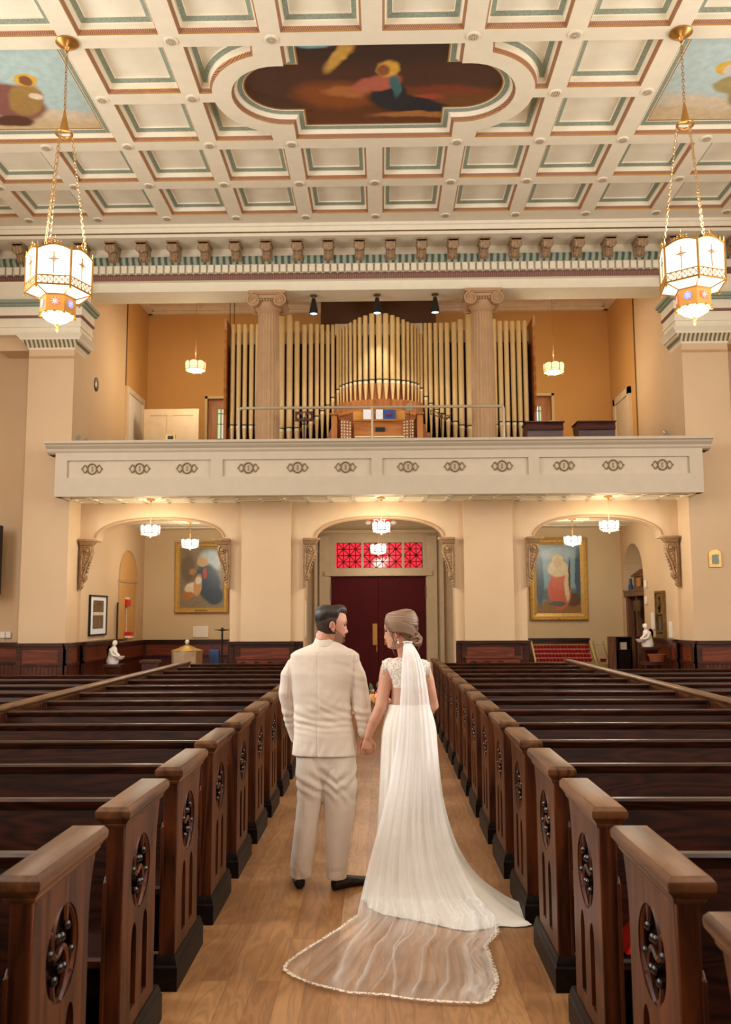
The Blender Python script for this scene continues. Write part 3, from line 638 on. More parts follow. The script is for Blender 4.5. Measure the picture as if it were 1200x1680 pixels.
# ------------------------------------------------------------------ organ console
CY = 15.5
P = lambda x, y, Y=CY: at(x, y, Y)
con = thing('organ_console', 'honey wood organ console with stop knobs behind the handrail', 'organ console', (P(625, 700).x, CY+.3, 3.98))
w = MB()
top = [(P(545+145*k/16, 0).x, P(600, 671-12*math.sin(PI*k/16)).z) for k in range(17)]; top = [(P(552+136*k/16, 668).x, P(620, 668).z+.13*math.sin(PI*k/16)) for k in range(17)]
w.prism([(top[0][0], 4.0)]+top+[(top[-1][0], 4.0)], CY+.75, CY+.80, 'y'); w.build('back_board', 'organ_wood_x', con, smooth=0)
w = MB(); w.tube([(x, CY+.76, z+.01) for x, z in top], .035, 8); w.build('top_moulding', 'organ_wood_x', con)
for sx_, pa, pb in ((-1, (555, 672), (512, 716)), (1, (688, 672), (726, 716))):
    a, c_ = P(*pa), P(*pb); w = MB(); L = []
    for k in range(9):
        u = k/8; L.append((a.x+(c_.x-a.x)*u, a.z+(c_.z-.5-a.z)*(u**1.5)))
    w.prism(L+[(L[-1][0], 4.0), (L[0][0], 4.0)], CY+.66, CY+.76, 'y'); w.build('curved_cheek', 'organ_wood', con, smooth=0)
for px_ in (548, 690):
    w = MB(); x = P(px_, 690).x; w.box(x-.05, x+.05, CY+.1, CY+.7, 3.98, P(0, 684).z); w.box(x-.07, x+.07, CY+.05, CY+.72, P(0, 684).z, P(0, 681).z); w.build('side_post', 'organ_wood', con, smooth=0, bevel=.006)
w = MB()
for px_ in (567, 671):
    x = P(px_, 700).x; w = MB(); sg = 1 if px_ < 620 else -1
    w.prism([(x-.09, CY+.2), (x+.09, CY+.28), (x+.09, CY+.5), (x-.09, CY+.5)] if sg > 0 else [(x-.09, CY+.28), (x+.09, CY+.2), (x+.09, CY+.5), (x-.09, CY+.5)], 4.4, P(0, 689).z, 'z')
    j = w.build('stop_jamb', 'organ_wood', con, smooth=0)
    kq = MB()
    for r in range(7):
        for c_ in range(4):
            xx = x-.075+c_*.05; yy = CY+.185+(.04 if sg < 0 else 0)+(c_*.02*sg); zz = P(0, 689).z-.05-r*.055
            kq.tube([(xx, yy+.05, zz), (xx, yy, zz)], [.006, .006], 6); kq.ball((xx, yy-.01, zz), .016, 8, sz=(1, .6, 1))
    kq.build('stop_knobs', 'pipe_lip', j)
w = MB(); w.box(P(578, 0).x, P(660, 0).x, CY+.30, CY+.34, 4.4, P(0, 693).z); w.build('fascia', 'organ_wood_x', con, smooth=0)
w = MB()
for r in range(3):
    z = 4.70+r*.085; w.box(P(580, 0).x, P(657, 0).x, CY+.02+r*.09, CY+.2+r*.09, z, z+.02)
for k in range(52):
    pass
w.build('keyboard', 'pipe_lip', con, smooth=0)
w = MB(); w.box(P(612, 0).x, P(627, 0).x, CY+.26, CY+.3, P(0, 708).z, P(0, 701).z); w.build('display', 'black', con, smooth=0)
w = MB(); w.box(P(577, 0).x, P(659, 0).x, CY+.12, CY+.2, P(0, 693).z, P(0, 690.5).z, 0); w.box(P(577, 0).x, P(659, 0).x, CY+.28, CY+.29, P(0, 693).z, P(0, 674).z, 1); w.build('music_rack', ['organ_wood_x', 'brass_sheet'], con, smooth=0)
zr = P(0, 690.5).z
for (a, c_, lb, nm, mt, cat) in ((593, 609, 'white open sheet music on the left of the organ rack', 'sheet_music', 'paper', 'sheet music'), (613, 624, 'pale narrow sheet music leaning in the middle of the organ rack', 'sheet_music', 'paper', 'sheet music'), (624, 644, 'dark blue hymn booklet on the organ music rack', 'booklet', 'navy', 'booklet')):
    w = MB(); xa, xb = P(a, 0).x, P(c_, 0).x; zt2 = P(0, 672).z
    w.add([(xa, CY+.17, zr), (xb, CY+.17, zr), (xb, CY+.25, zt2), (xa, CY+.25, zt2), (xa, CY+.18, zr), (xb, CY+.18, zr), (xb, CY+.26, zt2), (xa, CY+.26, zt2)], [(0, 1, 2, 3), (7, 6, 5, 4), (0, 4, 5, 1), (1, 5, 6, 2), (2, 6, 7, 3), (3, 7, 4, 0)], 0)
    if nm == 'booklet':
        xm_, zm_ = (xa+xb)/2, (zr+zt2)/2; w.box(xm_-.05, xm_+.05, CY+.205-.015, CY+.206, zm_-.006, zm_+.006, 1); w.box(xm_-.02, xm_+.02, CY+.205-.02, CY+.206, zm_-.02, zm_+.02, 1)
    tag(w.build(nm, [mt, 'candle_red'], smooth=0), lb, cat)
# round mirror on its arm
p = P(672, 668, 15.3); t = thing('round_mirror', 'small round grey mirror above the right end of the console', 'mirror', (p.x, 15.3, p.z-.1))
w = MB(); w.lathe([(0, 15.3), (.068, 15.3), (.068, 15.315), (0, 15.315)], 24, (p.x, 0, p.z), axis='y'); w.build('glass', 'grey_metal', t)
w = MB(); w.tube([(p.x, 15.32, p.z-.06), (p.x, 15.36, p.z-.2), (p.x, 15.4, 4.0)], .008, 6); w.build('arm', 'black', t)
# music stands
p = at(499, 684, 15.6); t = thing('music_stand', 'black music stand with scrolled open desk, left of the console', 'music stand', (p.x, 15.7, 3.98))
w = MB(); w.plate([(-.16, -.07), (.16, -.07), (.16, .1), (-.16, .1)], [arc(-.08, .01, .045, 0, 2*PI, 14)[:-1], arc(.08, .01, .045, 0, 2*PI, 14)[:-1], [(-.02, -.05), (.02, -.05), (.02, .08), (-.02, .08)]], .012, lambda u, v, ww: (p.x+u, 15.6+ww, p.z+v))
w.box(p.x-.16, p.x+.16, 15.55, 15.61, p.z-.08, p.z-.07); w.build('desk', 'desk_wood', t, smooth=0)
w = MB(); w.tube([(p.x, 15.63, 4.2), (p.x, 15.63, p.z)], .014, 8); w.build('pole', 'black', t)
w = MB()
for k in range(3): w.tube([(p.x, 15.63, 4.25), (p.x+.25*math.cos(k*2.09), 15.63+.25*math.sin(k*2.09), 3.99)], .01, 6)
w.build('tripod', 'black', t)
p = at(722, 679, 15.6); t = thing('music_stand', 'folding wire music stand tilted right of the console', 'music stand', (p.x+.05, 15.7, 3.98))
w = MB()
for (a, c_) in (((-.17, .07), (.16, -.04)), ((-.17, .0), (.14, -.1)), ((-.17, .07), (-.15, -.02)), ((-.05, .04), (.0, -.07)), ((.08, .0), (.1, -.08)), ((.14, -.1), (.2, .02))):
    w.tube([(p.x+a[0], 15.6, p.z+a[1]), (p.x+c_[0], 15.6, p.z+c_[1])], .009, 6)
w.ball((p.x+.03, 15.6, p.z-.04), .03, 8); w.build('desk', 'brass_dark', t)
w = MB(); w.tube([(p.x+.03, 15.62, 4.2), (p.x+.03, 15.62, p.z)], .012, 8); w.build('pole', 'black', t)
w = MB()
for k in range(3): w.tube([(p.x+.03, 15.62, 4.25), (p.x+.03+.25*math.cos(k*2.09), 15.62+.25*math.sin(k*2.09), 3.99)], .01, 6)
w.build('tripod', 'black', t)
# two dark desks
for px0, px1, lb in ((862, 926, 'dark wooden reading desk on the balcony, nearer the organ'), (946, 1011, 'dark wooden reading desk on the balcony, nearer the right wall')):
    xa, xb = at(px0, 700, 15.5).x, at(px1, 700, 15.5).x; zt2 = at(900, 692, 15.5).z
    t = thing('reading_desk', lb, 'desk', ((xa+xb)/2, 15.6, 3.98))
    w = MB(); w.box(xa+.03, xb-.03, 15.45, 15.85, 3.98, zt2-.05); w.build('body', 'desk_wood', t, smooth=0)
    w = MB(); w.loft([[Vector((xa+.03, 15.38, zt2-.16)), Vector((xb-.03, 15.38, zt2-.16)), Vector((xb-.03, 15.9, zt2-.16)), Vector((xa+.03, 15.9, zt2-.16))], [Vector((xa+.02, 15.46, zt2-.02)), Vector((xb-.02, 15.46, zt2-.02)), Vector((xb-.02, 15.9, zt2-.02)), Vector((xa+.02, 15.9, zt2-.02))]]); w.box(xa, xb, 15.42, 15.92, zt2-.02, zt2); w.build('top', 'desk_wood', t, smooth=0, bevel=.005)
# loft doors
t = tag(thing('loft_door', 'cream panelled door standing open in the loft, left of the organ', 'door', (at(282, 715, 19.0).x, 19.0, 3.98)), None, None)
xa, xb = at(236, 700, 19).x, at(326, 700, 19).x; zt2 = at(280, 671, 19).z
w = MB(); w.plate([(xa, 3.98), (xb, 3.98), (xb, zt2), (xa, zt2)], [[(xa+.12, 5.2), (xa+.5, 5.2), (xa+.5, zt2-.14), (xa+.12, zt2-.14)], [(xa+.62, 5.2), (xb-.12, 5.2), (xb-.12, zt2-.14), (xa+.62, zt2-.14)]], .04, lambda u, v, ww: (u, 19+ww, v)); w.box(xa+.1, xb-.1, 19.015, 19.03, 5.1, zt2-.1); w.build('leaf', 'door_white', t, smooth=0)
w = MB(); w.ball((xb-.08, 18.96, 5.0), .03, 10); w.build('knob', 'brass', t)
w = MB()
for (y0, y1, z0, z1) in ((18.62, 18.74, 3.98, 6.5), (19.9, 20.02, 3.98, 6.5), (18.62, 20.02, 6.5, 6.62)): w.box(XL, XL+.04, y0, y1, z0, z1)
struct(w.build('trim_3', 'door_white', smooth=0))
w = MB(); w.box(XL, XL+.012, 18.74, 19.9, 3.98, 6.5); struct(w.build('door_1', 'white_plain', smooth=0))
d = struct(MB().box(XR-.03, XR, 18.75, 19.75, 3.98, 6.35).build('door_2', 'door_white', smooth=0))
w = MB()
for (y0, y1, z0, z1) in ((18.6, 18.75, 3.98, 6.5), (19.75, 19.9, 3.98, 6.5), (18.6, 19.9, 6.35, 6.5)): w.box(XR-.06, XR, y0, y1, z0, z1)
struct(w.build('trim_4', 'door_white', smooth=0))
for xx, lb in ((XL+.012, 'thin dark conduit running down the left loft wall'), (XR-.012, 'thin dark conduit running down the right loft wall')):
    w = MB(); w.tube([(xx, 18.55, 6.6), (xx, 18.55, 8.7)] if xx < 0 else [(xx, 18.2, 4.0), (xx, 18.2, 8.7)], .012, 6); tag(w.build('conduit', 'brass_dark'), lb, 'conduit')
for k, px_ in enumerate((378, 385)):
    w = MB(); p = at(px_, 500, 17.6); w.tube([(p.x, 17.6, 7.3), (p.x, 17.6, 8.86)], .009, 6); tag(w.build('hanging_rod', 'black'), ('thin rod from the loft ceiling to the leftmost organ pipe', 'thin rod from the loft ceiling just right of the leftmost one')[k], 'rod')
# small oval picture on the left loft wall, small dark box on the ledge
w = MB(); w.lathe([(0, 0), (.1, 0), (.1, .02), (.06, .035), (0, .035)], 20, m=0, squash=1.35); o = w.build('oval_plaque', 'desk_wood'); o.rotation_euler = (0, PI/2, 0); o.rotation_euler = (PI/2, 0, PI/2); o.location = (XL, 16.62, at(155, 631, 16.62).z); tag(o, 'small dark oval plaque high on the left wall beside the loft', 'plaque')
p = at(281, 716, 15.3); w = MB(); w.box(p.x-.08, p.x+.08, 15.25, 15.3, 4.1, p.z+.02, 0); w.box(p.x-.05, p.x+.05, 15.245, 15.25, p.z-.06, p.z, 1); tag(w.build('framed_card', ['gilt', 'black'], smooth=0), 'small gilt framed dark card showing above the ledge by the open door', 'picture')

# ------------------------------------------------------------------ lamps
def spotlamp(px_, lb):
    p = at(px_, 478, 16.0); t = thing('track_spotlight', lb, 'spotlight', (p.x, 16.0, 7.61), 'black spotlights over the organ')
    w = MB(); w.lathe([(.0, 7.61), (.065, 7.61), (.065, 7.585), (.03, 7.57), (.02, 7.5), (0, 7.5)], 16, (p.x, 16.0, 0)); w.build('mount', 'brass_dark', t)
    w = MB(); w.lathe([(0, 7.54), (.035, 7.54), (.05, 7.45), (.075, 7.33), (.08, 7.25), (.07, 7.25), (.06, 7.30)], 20, (p.x, 16.0, 0)); w.build('shade', 'black', t)
    w = MB(); w.lathe([(0, 7.262), (.068, 7.258), (.068, 7.27), (0, 7.275)], 20, (p.x, 16.0, 0)); w.build('lens', 'spot_lens', t)
    l = bpy.data.lights.new('spot_light', 'SPOT'); l.energy = 60; l.spot_size = 1.5; l.spot_blend = .6; l.color = (1, .95, .85); l.shadow_soft_size = .05; o = bpy.data.objects.new('spot_light', l); o.location = (p.x, 16.0, 7.24); o.rotation_euler = (math.radians(12), 0, 0); COL.objects.link(o)
for px_, lb in ((515, 'leftmost of the three black spotlights over the organ'), (619, 'middle one of the three black spotlights over the organ'), (714, 'rightmost of the three black spotlights over the organ')): spotlamp(px_, lb)

def pendant_mesh(glass, r=.18, h=.15, drop=.5, n=8):
    """a low faceted drum of arched panes; origin at the ceiling, hangs to -drop at its top"""
    t = thing('pendant_lamp', '', 'lamp', (0, 0, 0))
    w = MB(); w.lathe([(0, 0), (.075, 0), (.075, -.02), (.02, -.035), (.012, -.06), (0, -.06)], 16); w.build('canopy', 'brass', t)
    w = MB(); w.tube([(0, 0, -.05), (0, 0, -drop)], .006, 6); w.build('rod', 'chain_brass', t)
    zt, zb = -drop, -drop-h
    w = MB()
    for k in range(n):
        a0, a1 = 2*PI*k/n+PI/n, 2*PI*(k+1)/n+PI/n
        A, B = Vector((r*math.cos(a0), r*math.sin(a0), 0)), Vector((r*math.cos(a1), r*math.sin(a1), 0))
        pts = [A.lerp(B, u)+Vector((0, 0, zt-.02+.03*math.sin(PI*u))) for u in [j/6 for j in range(7)]]
        lo = [A.lerp(B, u)*.97+Vector((0, 0, zb)) for u in [j/6 for j in range(7)]]
        w.loft([lo, pts], 0, closed=False, cap=False)
    w.build('shade', glass, t, smooth=0)
    w = MB(); w.lathe([(0, zb-.045), (r*.35, zb-.04), (r*.8, zb-.02), (r*.95, zb)], n, a0=PI/n); w.build('bowl', glass, t)
    w = MB()
    for k in range(n):
        a = 2*PI*k/n+PI/n; c, s_ = math.cos(a), math.sin(a)
        w.tube([(r*c, r*s_, zt), (r*.97*c, r*.97*s_, zb-.01)], .007, 5); w.ball((r*.97*c, r*.97*s_, zb-.025), .012, 6)
    w.tube([(r*math.cos(t_)*.985, r*math.sin(t_)*.985, zb) for t_ in [2*PI*k/n+PI/n for k in range(n)]], .008, 5, closed=True)
    w.tube([(r*math.cos(t_)*.985, r*math.sin(t_)*.985, zb+.045) for t_ in [2*PI*k/n+PI/n for k in range(n)]], .004, 5, closed=True)
    w.lathe([(0, zb-.075), (.012, zb-.07), (.02, zb-.055), (.01, zb-.04), (0, zb-.04)], 8)
    for k in range(3): w.tube([(0, 0, -drop), (r*math.cos(2.09*k), r*math.sin(2.09*k), zt-.01)], .004, 5)
    w.build('frame', 'brass_dark', t)
    return t
for (px_, py_, Y, zc, glass, r, h, lb, g) in (
    (321, 601, 18.0, 8.86, 'loft_glass', .215, .16, 'amber pendant lamp on a long rod in the loft, left of the organ', 'loft'),
    (909, 604, 18.0, 8.86, 'loft_glass', .215, .16, 'amber pendant lamp on a long rod in the loft, right of the organ', 'loft'),
    (247, 869, 15.42, 3.75, 'small_glass', .17, .13, 'white pendant lamp under the balcony before the left arch', 'low'),
    (626, 864, 15.42, 3.75, 'small_glass', .17, .13, 'white pendant lamp under the balcony before the middle arch', 'low'),
    (1000, 862, 15.42, 3.75, 'small_glass', .17, .13, 'white pendant lamp under the balcony before the right arch', 'low'),
    (312, 891, 18.2, 3.65, 'small_glass', .18, .13, 'white pendant lamp inside the left vestibule before the painting', 'low'),
    (621, 900, 17.2, 3.65, 'small_glass', .17, .13, 'white pendant lamp hanging before the red transom window', 'low'),
    (940, 886, 18.2, 3.65, 'small_glass', .18, .13, 'white pendant lamp inside the right vestibule before the painting', 'low')):
    p = at(px_, py_, Y); t = pendant_mesh(glass, r, h, zc-p.z-h*.5); t.location = (p.x, Y, zc); t['label'] = lb; t['group'] = 'pendant lamps in the loft' if g == 'loft' else 'white pendant lamps below the balcony'
    LW = 16 if px_ == 621 else 48
    if g == 'loft':
        point('loft_lamp_light', (p.x, Y, p.z-.25), 75, (1, .80, .50), .15); point('loft_lamp_light', (p.x, Y, p.z+.3), 28, (1, .80, .50), .15)
    else:
        point('pendant_light', (p.x, Y, p.z-.22), LW, (1, .88, .70), .12); point('pendant_light', (p.x, Y, p.z+.16), LW/4, (1, .86, .66), .10)

def chain(mb, a, b_, link=.05, r=.0045, wd=.014):
    a, b_ = Vector(a), Vector(b_); L = (b_-a).length; n = max(2, int(L/(link*.8))); t = (b_-a).normalized(); u = t.orthogonal().normalized(); v = t.cross(u)
    for k in range(n):
        c = a.lerp(b_, (k+.5)/n); q = u if k % 2 else v
        mb.tube([c+t*(link*.5*math.sin(s_))+q*(wd*math.cos(s_)) for s_ in [2*PI*j/8 for j in range(8)]], r, 4, closed=True)
def chandelier(loc, rot, lb):
    t = thing('chandelier', lb, 'chandelier', (0, 0, 0), 'hexagonal lantern chandeliers'); n = 6
    D = HC  # local z = world z - HC
    Z = lambda z: z-HC
    w = MB(); w.lathe([(0, 0), (.13, 0), (.135, -.02), (.10, -.05), (.04, -.08), (.02, -.12), (0, -.12)], 28); w.build('canopy', 'brass', t)
    w = MB(); chain(w, (0, 0, -.1), (0, 0, Z(7.62))); w.lathe([(0, Z(7.66)), (.015, Z(7.64)), (.03, Z(7.55)), (.055, Z(7.42)), (0, Z(7.41))], 6); w.tube([(.09*math.cos(a), .09*math.sin(a), Z(7.38)) for a in [2*PI*k/20 for k in range(20)]], .016, 8, closed=True); w.build('chain', 'brass', t)
    for k in range(3):
        a = 2*PI*k/3+.3; w = MB(); chain(w, (.09*math.cos(a), .09*math.sin(a), Z(7.37)), (.30*math.cos(a), .30*math.sin(a), Z(5.93))); w.build('chain', 'chain_brass', t)
    R = .372; zt, zb, zl = Z(5.87), Z(5.43), Z(5.53); R2 = .20; z2t, z2b = Z(5.37), Z(5.17)
    V = lambda r, k, z: Vector((r*math.cos(2*PI*k/n), r*math.sin(2*PI*k/n), z))
    fr = MB()
    for k in range(n):
        A, B = V(R, k, 0), V(R, k+1, 0)
        g = MB(); top = [A.lerp(B, u)+Vector((0, 0, zt-.03+.055*math.sin(PI*u))) for u in [j/10 for j in range(11)]]; lo = [A.lerp(B, u)*.985+Vector((0, 0, zb)) for u in [j/10 for j in range(11)]]
        g.loft([[p*.985 for p in lo] if False else lo, top], 0, closed=False, cap=False); g.build('glass_pane', 'lamp_glass', t, smooth=0)
        g = MB(); g.add([V(R, k, zb), V(R, k+1, zb), V(R2, k+1, z2t), V(R2, k, z2t)], [(0, 1, 2, 3)]); g.build('lower_pane', 'lamp_bottom', t, smooth=0)
        fr.tube(top, .010, 6); fr.tube([A+Vector((0, 0, zt)), A*.99+Vector((0, 0, zb-.02))], .013, 6); fr.tube([V(R, k, zt), V(R, k, zt+.05)], [.012, .003], 6); fr.ball(A*.99+Vector((0, 0, zb-.035)), .016, 8)
        fr.tube([V(R, k, zb), V(R, k+1, zb)], .011, 6); fr.tube([V(R*.99, k, zl), V(R*.99, k+1, zl)], .007, 6); fr.tube([V(R, k, zb), V(R2, k, z2t)], .009, 6); fr.tube([V(R2, k, z2t), V(R2, k+1, z2t)], .009, 6)
        # lattice band: crosses and rings
        for j in range(6):
            u0, u1 = j/6, (j+1)/6; out = 1.012
            a0, a1 = A.lerp(B, u0)*out, A.lerp(B, u1)*out; up = Vector((0, 0, zl-.004)); dn = Vector((0, 0, zb+.008))
            fr.tube([a0+dn, a1+up], .0035, 4); fr.tube([a0+up, a1+dn], .0035, 4); fr.tube([a0+up, a0+dn], .005 if j % 3 == 0 else .003, 4)
        # cross with ring on the pane
        M_ = (A+B)*.5*1.012; d = (B-A).normalized(); c = M_+Vector((0, 0, Z(5.72)))
        fr.tube([c+Vector((0, 0, .085)), c-Vector((0, 0, .17))], .0055, 5); fr.tube([c-d*.055, c+d*.055], .0055, 5)
        fr.tube([c+d*(.024*math.cos(s_))+Vector((0, 0, .024*math.sin(s_))) for s_ in [2*PI*j/12 for j in range(12)]], .004, 5, closed=True)
        # crest of small leaves over the arch
        for j in range(-2, 3):
            q = (A+B)*.5+d*(j*.035)+Vector((0, 0, zt+.03-abs(j)*.006)); fr.ball(q+Vector((0, 0, .02 if j else .05)), .016, 6, sz=(1, 1, 1.3)); 
        fr.tube([(A+B)*.5+Vector((0, 0, zt+.05)), (A+B)*.5+Vector((0, 0, zt+.13))], [.01, .003], 6)
    fr.build('frame', 'brass', t)
    w = MB(); w.lathe([(R2, z2t), (R2*1.0, z2b)], n); w.v = w.v; w.loft([[V(R2*1.03, k, z2t-.01) for k in range(n)], [V(R2*1.03, k, z2t+.012) for k in range(n)]], cap=False)
    o = w.build('drum', 'brass_sheet', t, smooth=0)
    for k in range(n):
        A, B = V(R2, k, 0), V(R2, k+1, 0); M_ = (A+B)*.5; nn = M_.normalized(); d = (B-A).normalized(); c = M_*1.01+Vector((0, 0, (z2t+z2b)/2+.01))
        g = MB(); pts = [c+d*(.048*math.cos(s_))+Vector((0, 0, .048*math.sin(s_))) for s_ in [2*PI*j/16 for j in range(16)]]; g.loft([pts, [p+nn*.006 for p in pts]], 0)
        for j in range(4):
            s_ = PI*j/4; g.tube([c+nn*.008+(d*math.cos(s_)+Vector((0, 0, math.sin(s_))))*.045, c+nn*.008-(d*math.cos(s_)+Vector((0, 0, math.sin(s_))))*.045], .004, 4, m=1)
        g.tube([c+nn*.008+d*(.022*math.cos(s_))+Vector((0, 0, .022*math.sin(s_))) for s_ in [2*PI*j/10 for j in range(10)]], .003, 4, m=1, closed=True)
        g.build('medallion', ['roundel_blue' if k % 2 else 'roundel_red', 'white_plain'], t)
    w = MB(); w.lathe([(0, z2b-.10), (.05, z2b-.095), (.12, z2b-.06), (.17, z2b-.02), (.18, z2b)], 24); w.build('bowl', 'lamp_bottom', t)
    w = MB()
    for k in range(12):
        a = 2*PI*k/12; w.ball((.195*math.cos(a), .195*math.sin(a), z2b-.01), .018, 6)
    w.lathe([(0, z2b-.2), (.012, z2b-.185), (.022, z2b-.165), (.012, z2b-.15), (.028, z2b-.13), (.03, z2b-.115), (.012, z2b-.1), (0, z2b-.1)], 12); w.build('finial', 'brass', t)
    t.location = loc; t.rotation_euler = (0, 0, rot)
    x, y = loc[0], loc[1]
    point('chandelier_light', (x, y, 4.85), 75, (1, .86, .66), .2); point('chandelier_light', (x, y, 6.25), 55, (1, .88, .7), .2)
emis('roundel_red', 'E0504A', 1.6); emis('roundel_blue', '6A78C8', 1.6)
pl = at(91, 470, 9.92); pr_ = at(1138, 460, 9.92)
chandelier((-3.72, 9.92, HC), math.radians(10), 'hexagonal lantern chandelier hanging on chains at the left of the nave')
chandelier((3.56, 9.92, HC), math.radians(21), 'hexagonal lantern chandelier hanging on chains at the right of the nave')
# ------------------------------------------------------------------ wainscot
def wains(name, p0, p1, h, base_z=0.0, thick=.07, side=1):
    """panelled dado from p0 to p1 (x,y), front on the left of the direction when side=1"""
    p0, p1 = Vector((p0[0], p0[1], 0)), Vector((p1[0], p1[1], 0)); L = (p1-p0).length; d = (p1-p0)/L; n = Vector((-d.y, d.x, 0))*side
    T = Matrix((d, n, Vector((0, 0, 1)))).transposed().to_4x4(); T.translation = p0
    w = MB()
    w.box(0, L, 0, thick*.5, 0, h-.05, 2, T); w.box(0, L, 0, thick, h-.10, h-.05, 0, T); w.box(0, L, -.0, thick*1.7, h-.05, h-.012, 0, T); w.box(0, L, 0, thick*1.9, h-.012, h, 0, T)
    w.box(0, L, 0, thick*.72, h-.34, h-.10, 1, T); w.box(0, L, 0, thick*1.15, h-.38, h-.34, 0, T); w.box(0, L, 0, thick*.9, 0, .18, 0, T)
    k = 0; x = 0.0
    while x < L:
        w.box(x+.004, min(x+.066, L), 0, thick*.62, .18, h-.38, 2, T); x += .07
    for x in ([0, L-.09] if L > .3 else []): w.box(x, x+.09, 0, thick*.95, .18, h-.10, 0, T)
    return struct(w.build(name, ['dado_wood', 'dado_red', 'dado_bead'], smooth=0))
n = 5
def W_(*a, **k):
    global n; wains('trim_%d' % n, *a, **k); n += 1
H1, H2 = 1.27, 1.19
W_((-8.6, YW), (-6.26, YW), H1, side=-1)
W_((-6.26, YP), (XL, YP), H1, side=-1); W_((XL, YP-.07), (XL, YW), H1, side=-1)
W_((XR, YP), (6.08, YP), H1, side=-1); W_((XR, YW), (XR, YP-.07), H1, side=-1); W_((6.08, YW), (8.6, YW), H1, side=-1)
W_((-2.72, YW-.0), (-1.41, YW-.0), H1, side=-1, thick=.1); W_((1.29, YW), (2.56, YW), H1, side=-1, thick=.1)
W_((-2.60, YW-.09), (-1.55, YW-.09), H1, side=-1); W_((1.38, YW-.09), (2.40, YW-.09), H1, side=-1)
W_((-5.42, YW), (-5.42, 18.1), H1, side=-1, thick=.12)
W_((-5.40, YB), (-1.62, YB), H2, side=-1); W_((1.52, YB), (4.6, YB), H2, side=-1)
W_((5.38, 18.5), (5.38, YW+.0), H1, side=-1, thick=.12)
W_((-5.42, 18.1), (-5.42, YB), H2, side=-1, thick=.05)
W_((5.22, YW+.4), (5.22, YW), H1, side=-1); W_((2.56, YW), (2.56, YW+.4), H1, side=-1, thick=.03); W_((-2.72, YW+.4), (-2.72, YW), H1, side=-1, thick=.03)
# carved tracery strips at pew height on the wall between the arches
for xa, xb in ((-2.55, -1.6), (1.45, 2.38)):
    w = MB(); hs = []; k = int((xb-xa)/.235)
    for j in range(k):
        c = xa+.12+j*.235; hs.append(arc(c, .86, .085, 0, PI, 10)+[(c-.085, .80)]+[(c+.085, .80)]); 
    hs = [[(c+.085*math.cos(PI*q/10), .84+.085*math.sin(PI*q/10)) for q in range(11)]+[(c-.085, .78), (c+.085, .78)] for c in [xa+.12+j*.235 for j in range(k)]]
    w.plate([(xa, .72), (xb, .72), (xb, .97), (xa, .97)], hs, .04, lambda u, v, ww: (u, YW-.24+ww, v)); w.box(xa, xb, YW-.2, YW-.16, 0, .97, 0)
    w.box(xa-.02, xb+.02, YW-.27, YW-.14, .97, 1.0, 0)
    for j in range(k): w.ball((xa+.12+j*.235, YW-.21, .83), .022, 8)
    struct(w.build('trim_%d' % n, ['dado_red'], smooth=0)); n += 1

# ------------------------------------------------------------------ scroll brackets under the arch ends
bp_ = None
def bracket(x, sg, lb):
    global bp_
    if bp_ is None:
        t = thing('scroll_bracket', lb, 'bracket', (0, 0, 0), 'carved scroll brackets of the arches')
        w = MB(); w.box(0, .30, -.19, 0, 3.05, 3.09); w.loft([[Vector((0, -.13, 2.98)), Vector((.22, -.13, 2.98)), Vector((.22, 0, 2.98)), Vector((0, 0, 2.98))], [Vector((0, -.18, 3.05)), Vector((.28, -.18, 3.05)), Vector((.28, 0, 3.05)), Vector((0, 0, 3.05))]]); w.build('abacus', 'bracket_stone', t, bevel=.006)
        w = MB()
        out = [(0, 2.98), (.20, 2.98), (.225, 2.93), (.225, 2.84), (.20, 2.76), (.15, 2.66), (.115, 2.56), (.10, 2.48), (.125, 2.44), (.12, 2.38), (.08, 2.33), (.05, 2.30), (.055, 2.24), (.02, 2.20), (0, 2.21)]
        w.prism(out, -.10, 0, 'y')
        w.build('body', 'bracket_stone', t, bevel=.008)
        w = MB()
        for yy in (-.115,):
            w.tube([(.13-(.085-.065*u)*math.cos(u*3.6*PI), yy, 2.885+(.085-.065*u)*math.sin(u*3.6*PI)) for u in [j/30 for j in range(31)]], .012, 6)
            w.tube([(.215, yy, 2.86), (.19, yy, 2.75), (.13, yy, 2.62), (.10, yy, 2.5), (.075, yy, 2.43)], .014, 6)
            w.tube([(.045, yy, 2.86), (.04, yy, 2.7), (.035, yy, 2.55), (.05, yy, 2.45)], .014, 6)
            w.tube([(.07-(.05-.035*u)*math.cos(u*3*PI), yy, 2.40+(.05-.035*u)*math.sin(u*3*PI)) for u in [j/20 for j in range(21)]], .011, 6)
            for j in range(6): w.ball((.115-.012*j, yy+.01, 2.78-.055*j), .025, 8, sz=(1, .6, 1.2))
            w.ball((.13, yy, 2.885), .03, 10)
            for j in range(3): w.ball((.05-.01*j, yy+.02, 2.31-.04*j), .03-.005*j, 8)
            for j in range(7): w.ball((.225-.016*j*(1 if j < 4 else 1), -.03, 2.86-.058*j), .024, 8, sz=(.6, 1.6, 1.1))
        w.build('carving', 'bracket_stone', t); bp_ = t
    else:
        t = copy_tree(bp_); t['label'] = lb
    t.location = (x, YW, 0)
    if sg < 0: t.scale = (-1, 1, 1)
for x, sg, lb in ((-5.41, 1, 'carved scroll bracket under the left end of the left arch'), (-2.72, -1, 'carved scroll bracket under the right end of the left arch'), (-1.41, 1, 'carved scroll bracket under the left end of the middle arch'),
                  (1.29, -1, 'carved scroll bracket under the right end of the middle arch'), (2.56, 1, 'carved scroll bracket under the left end of the right arch'), (5.23, -1, 'carved scroll bracket under the right end of the right arch')):
    bracket(x, sg, lb)

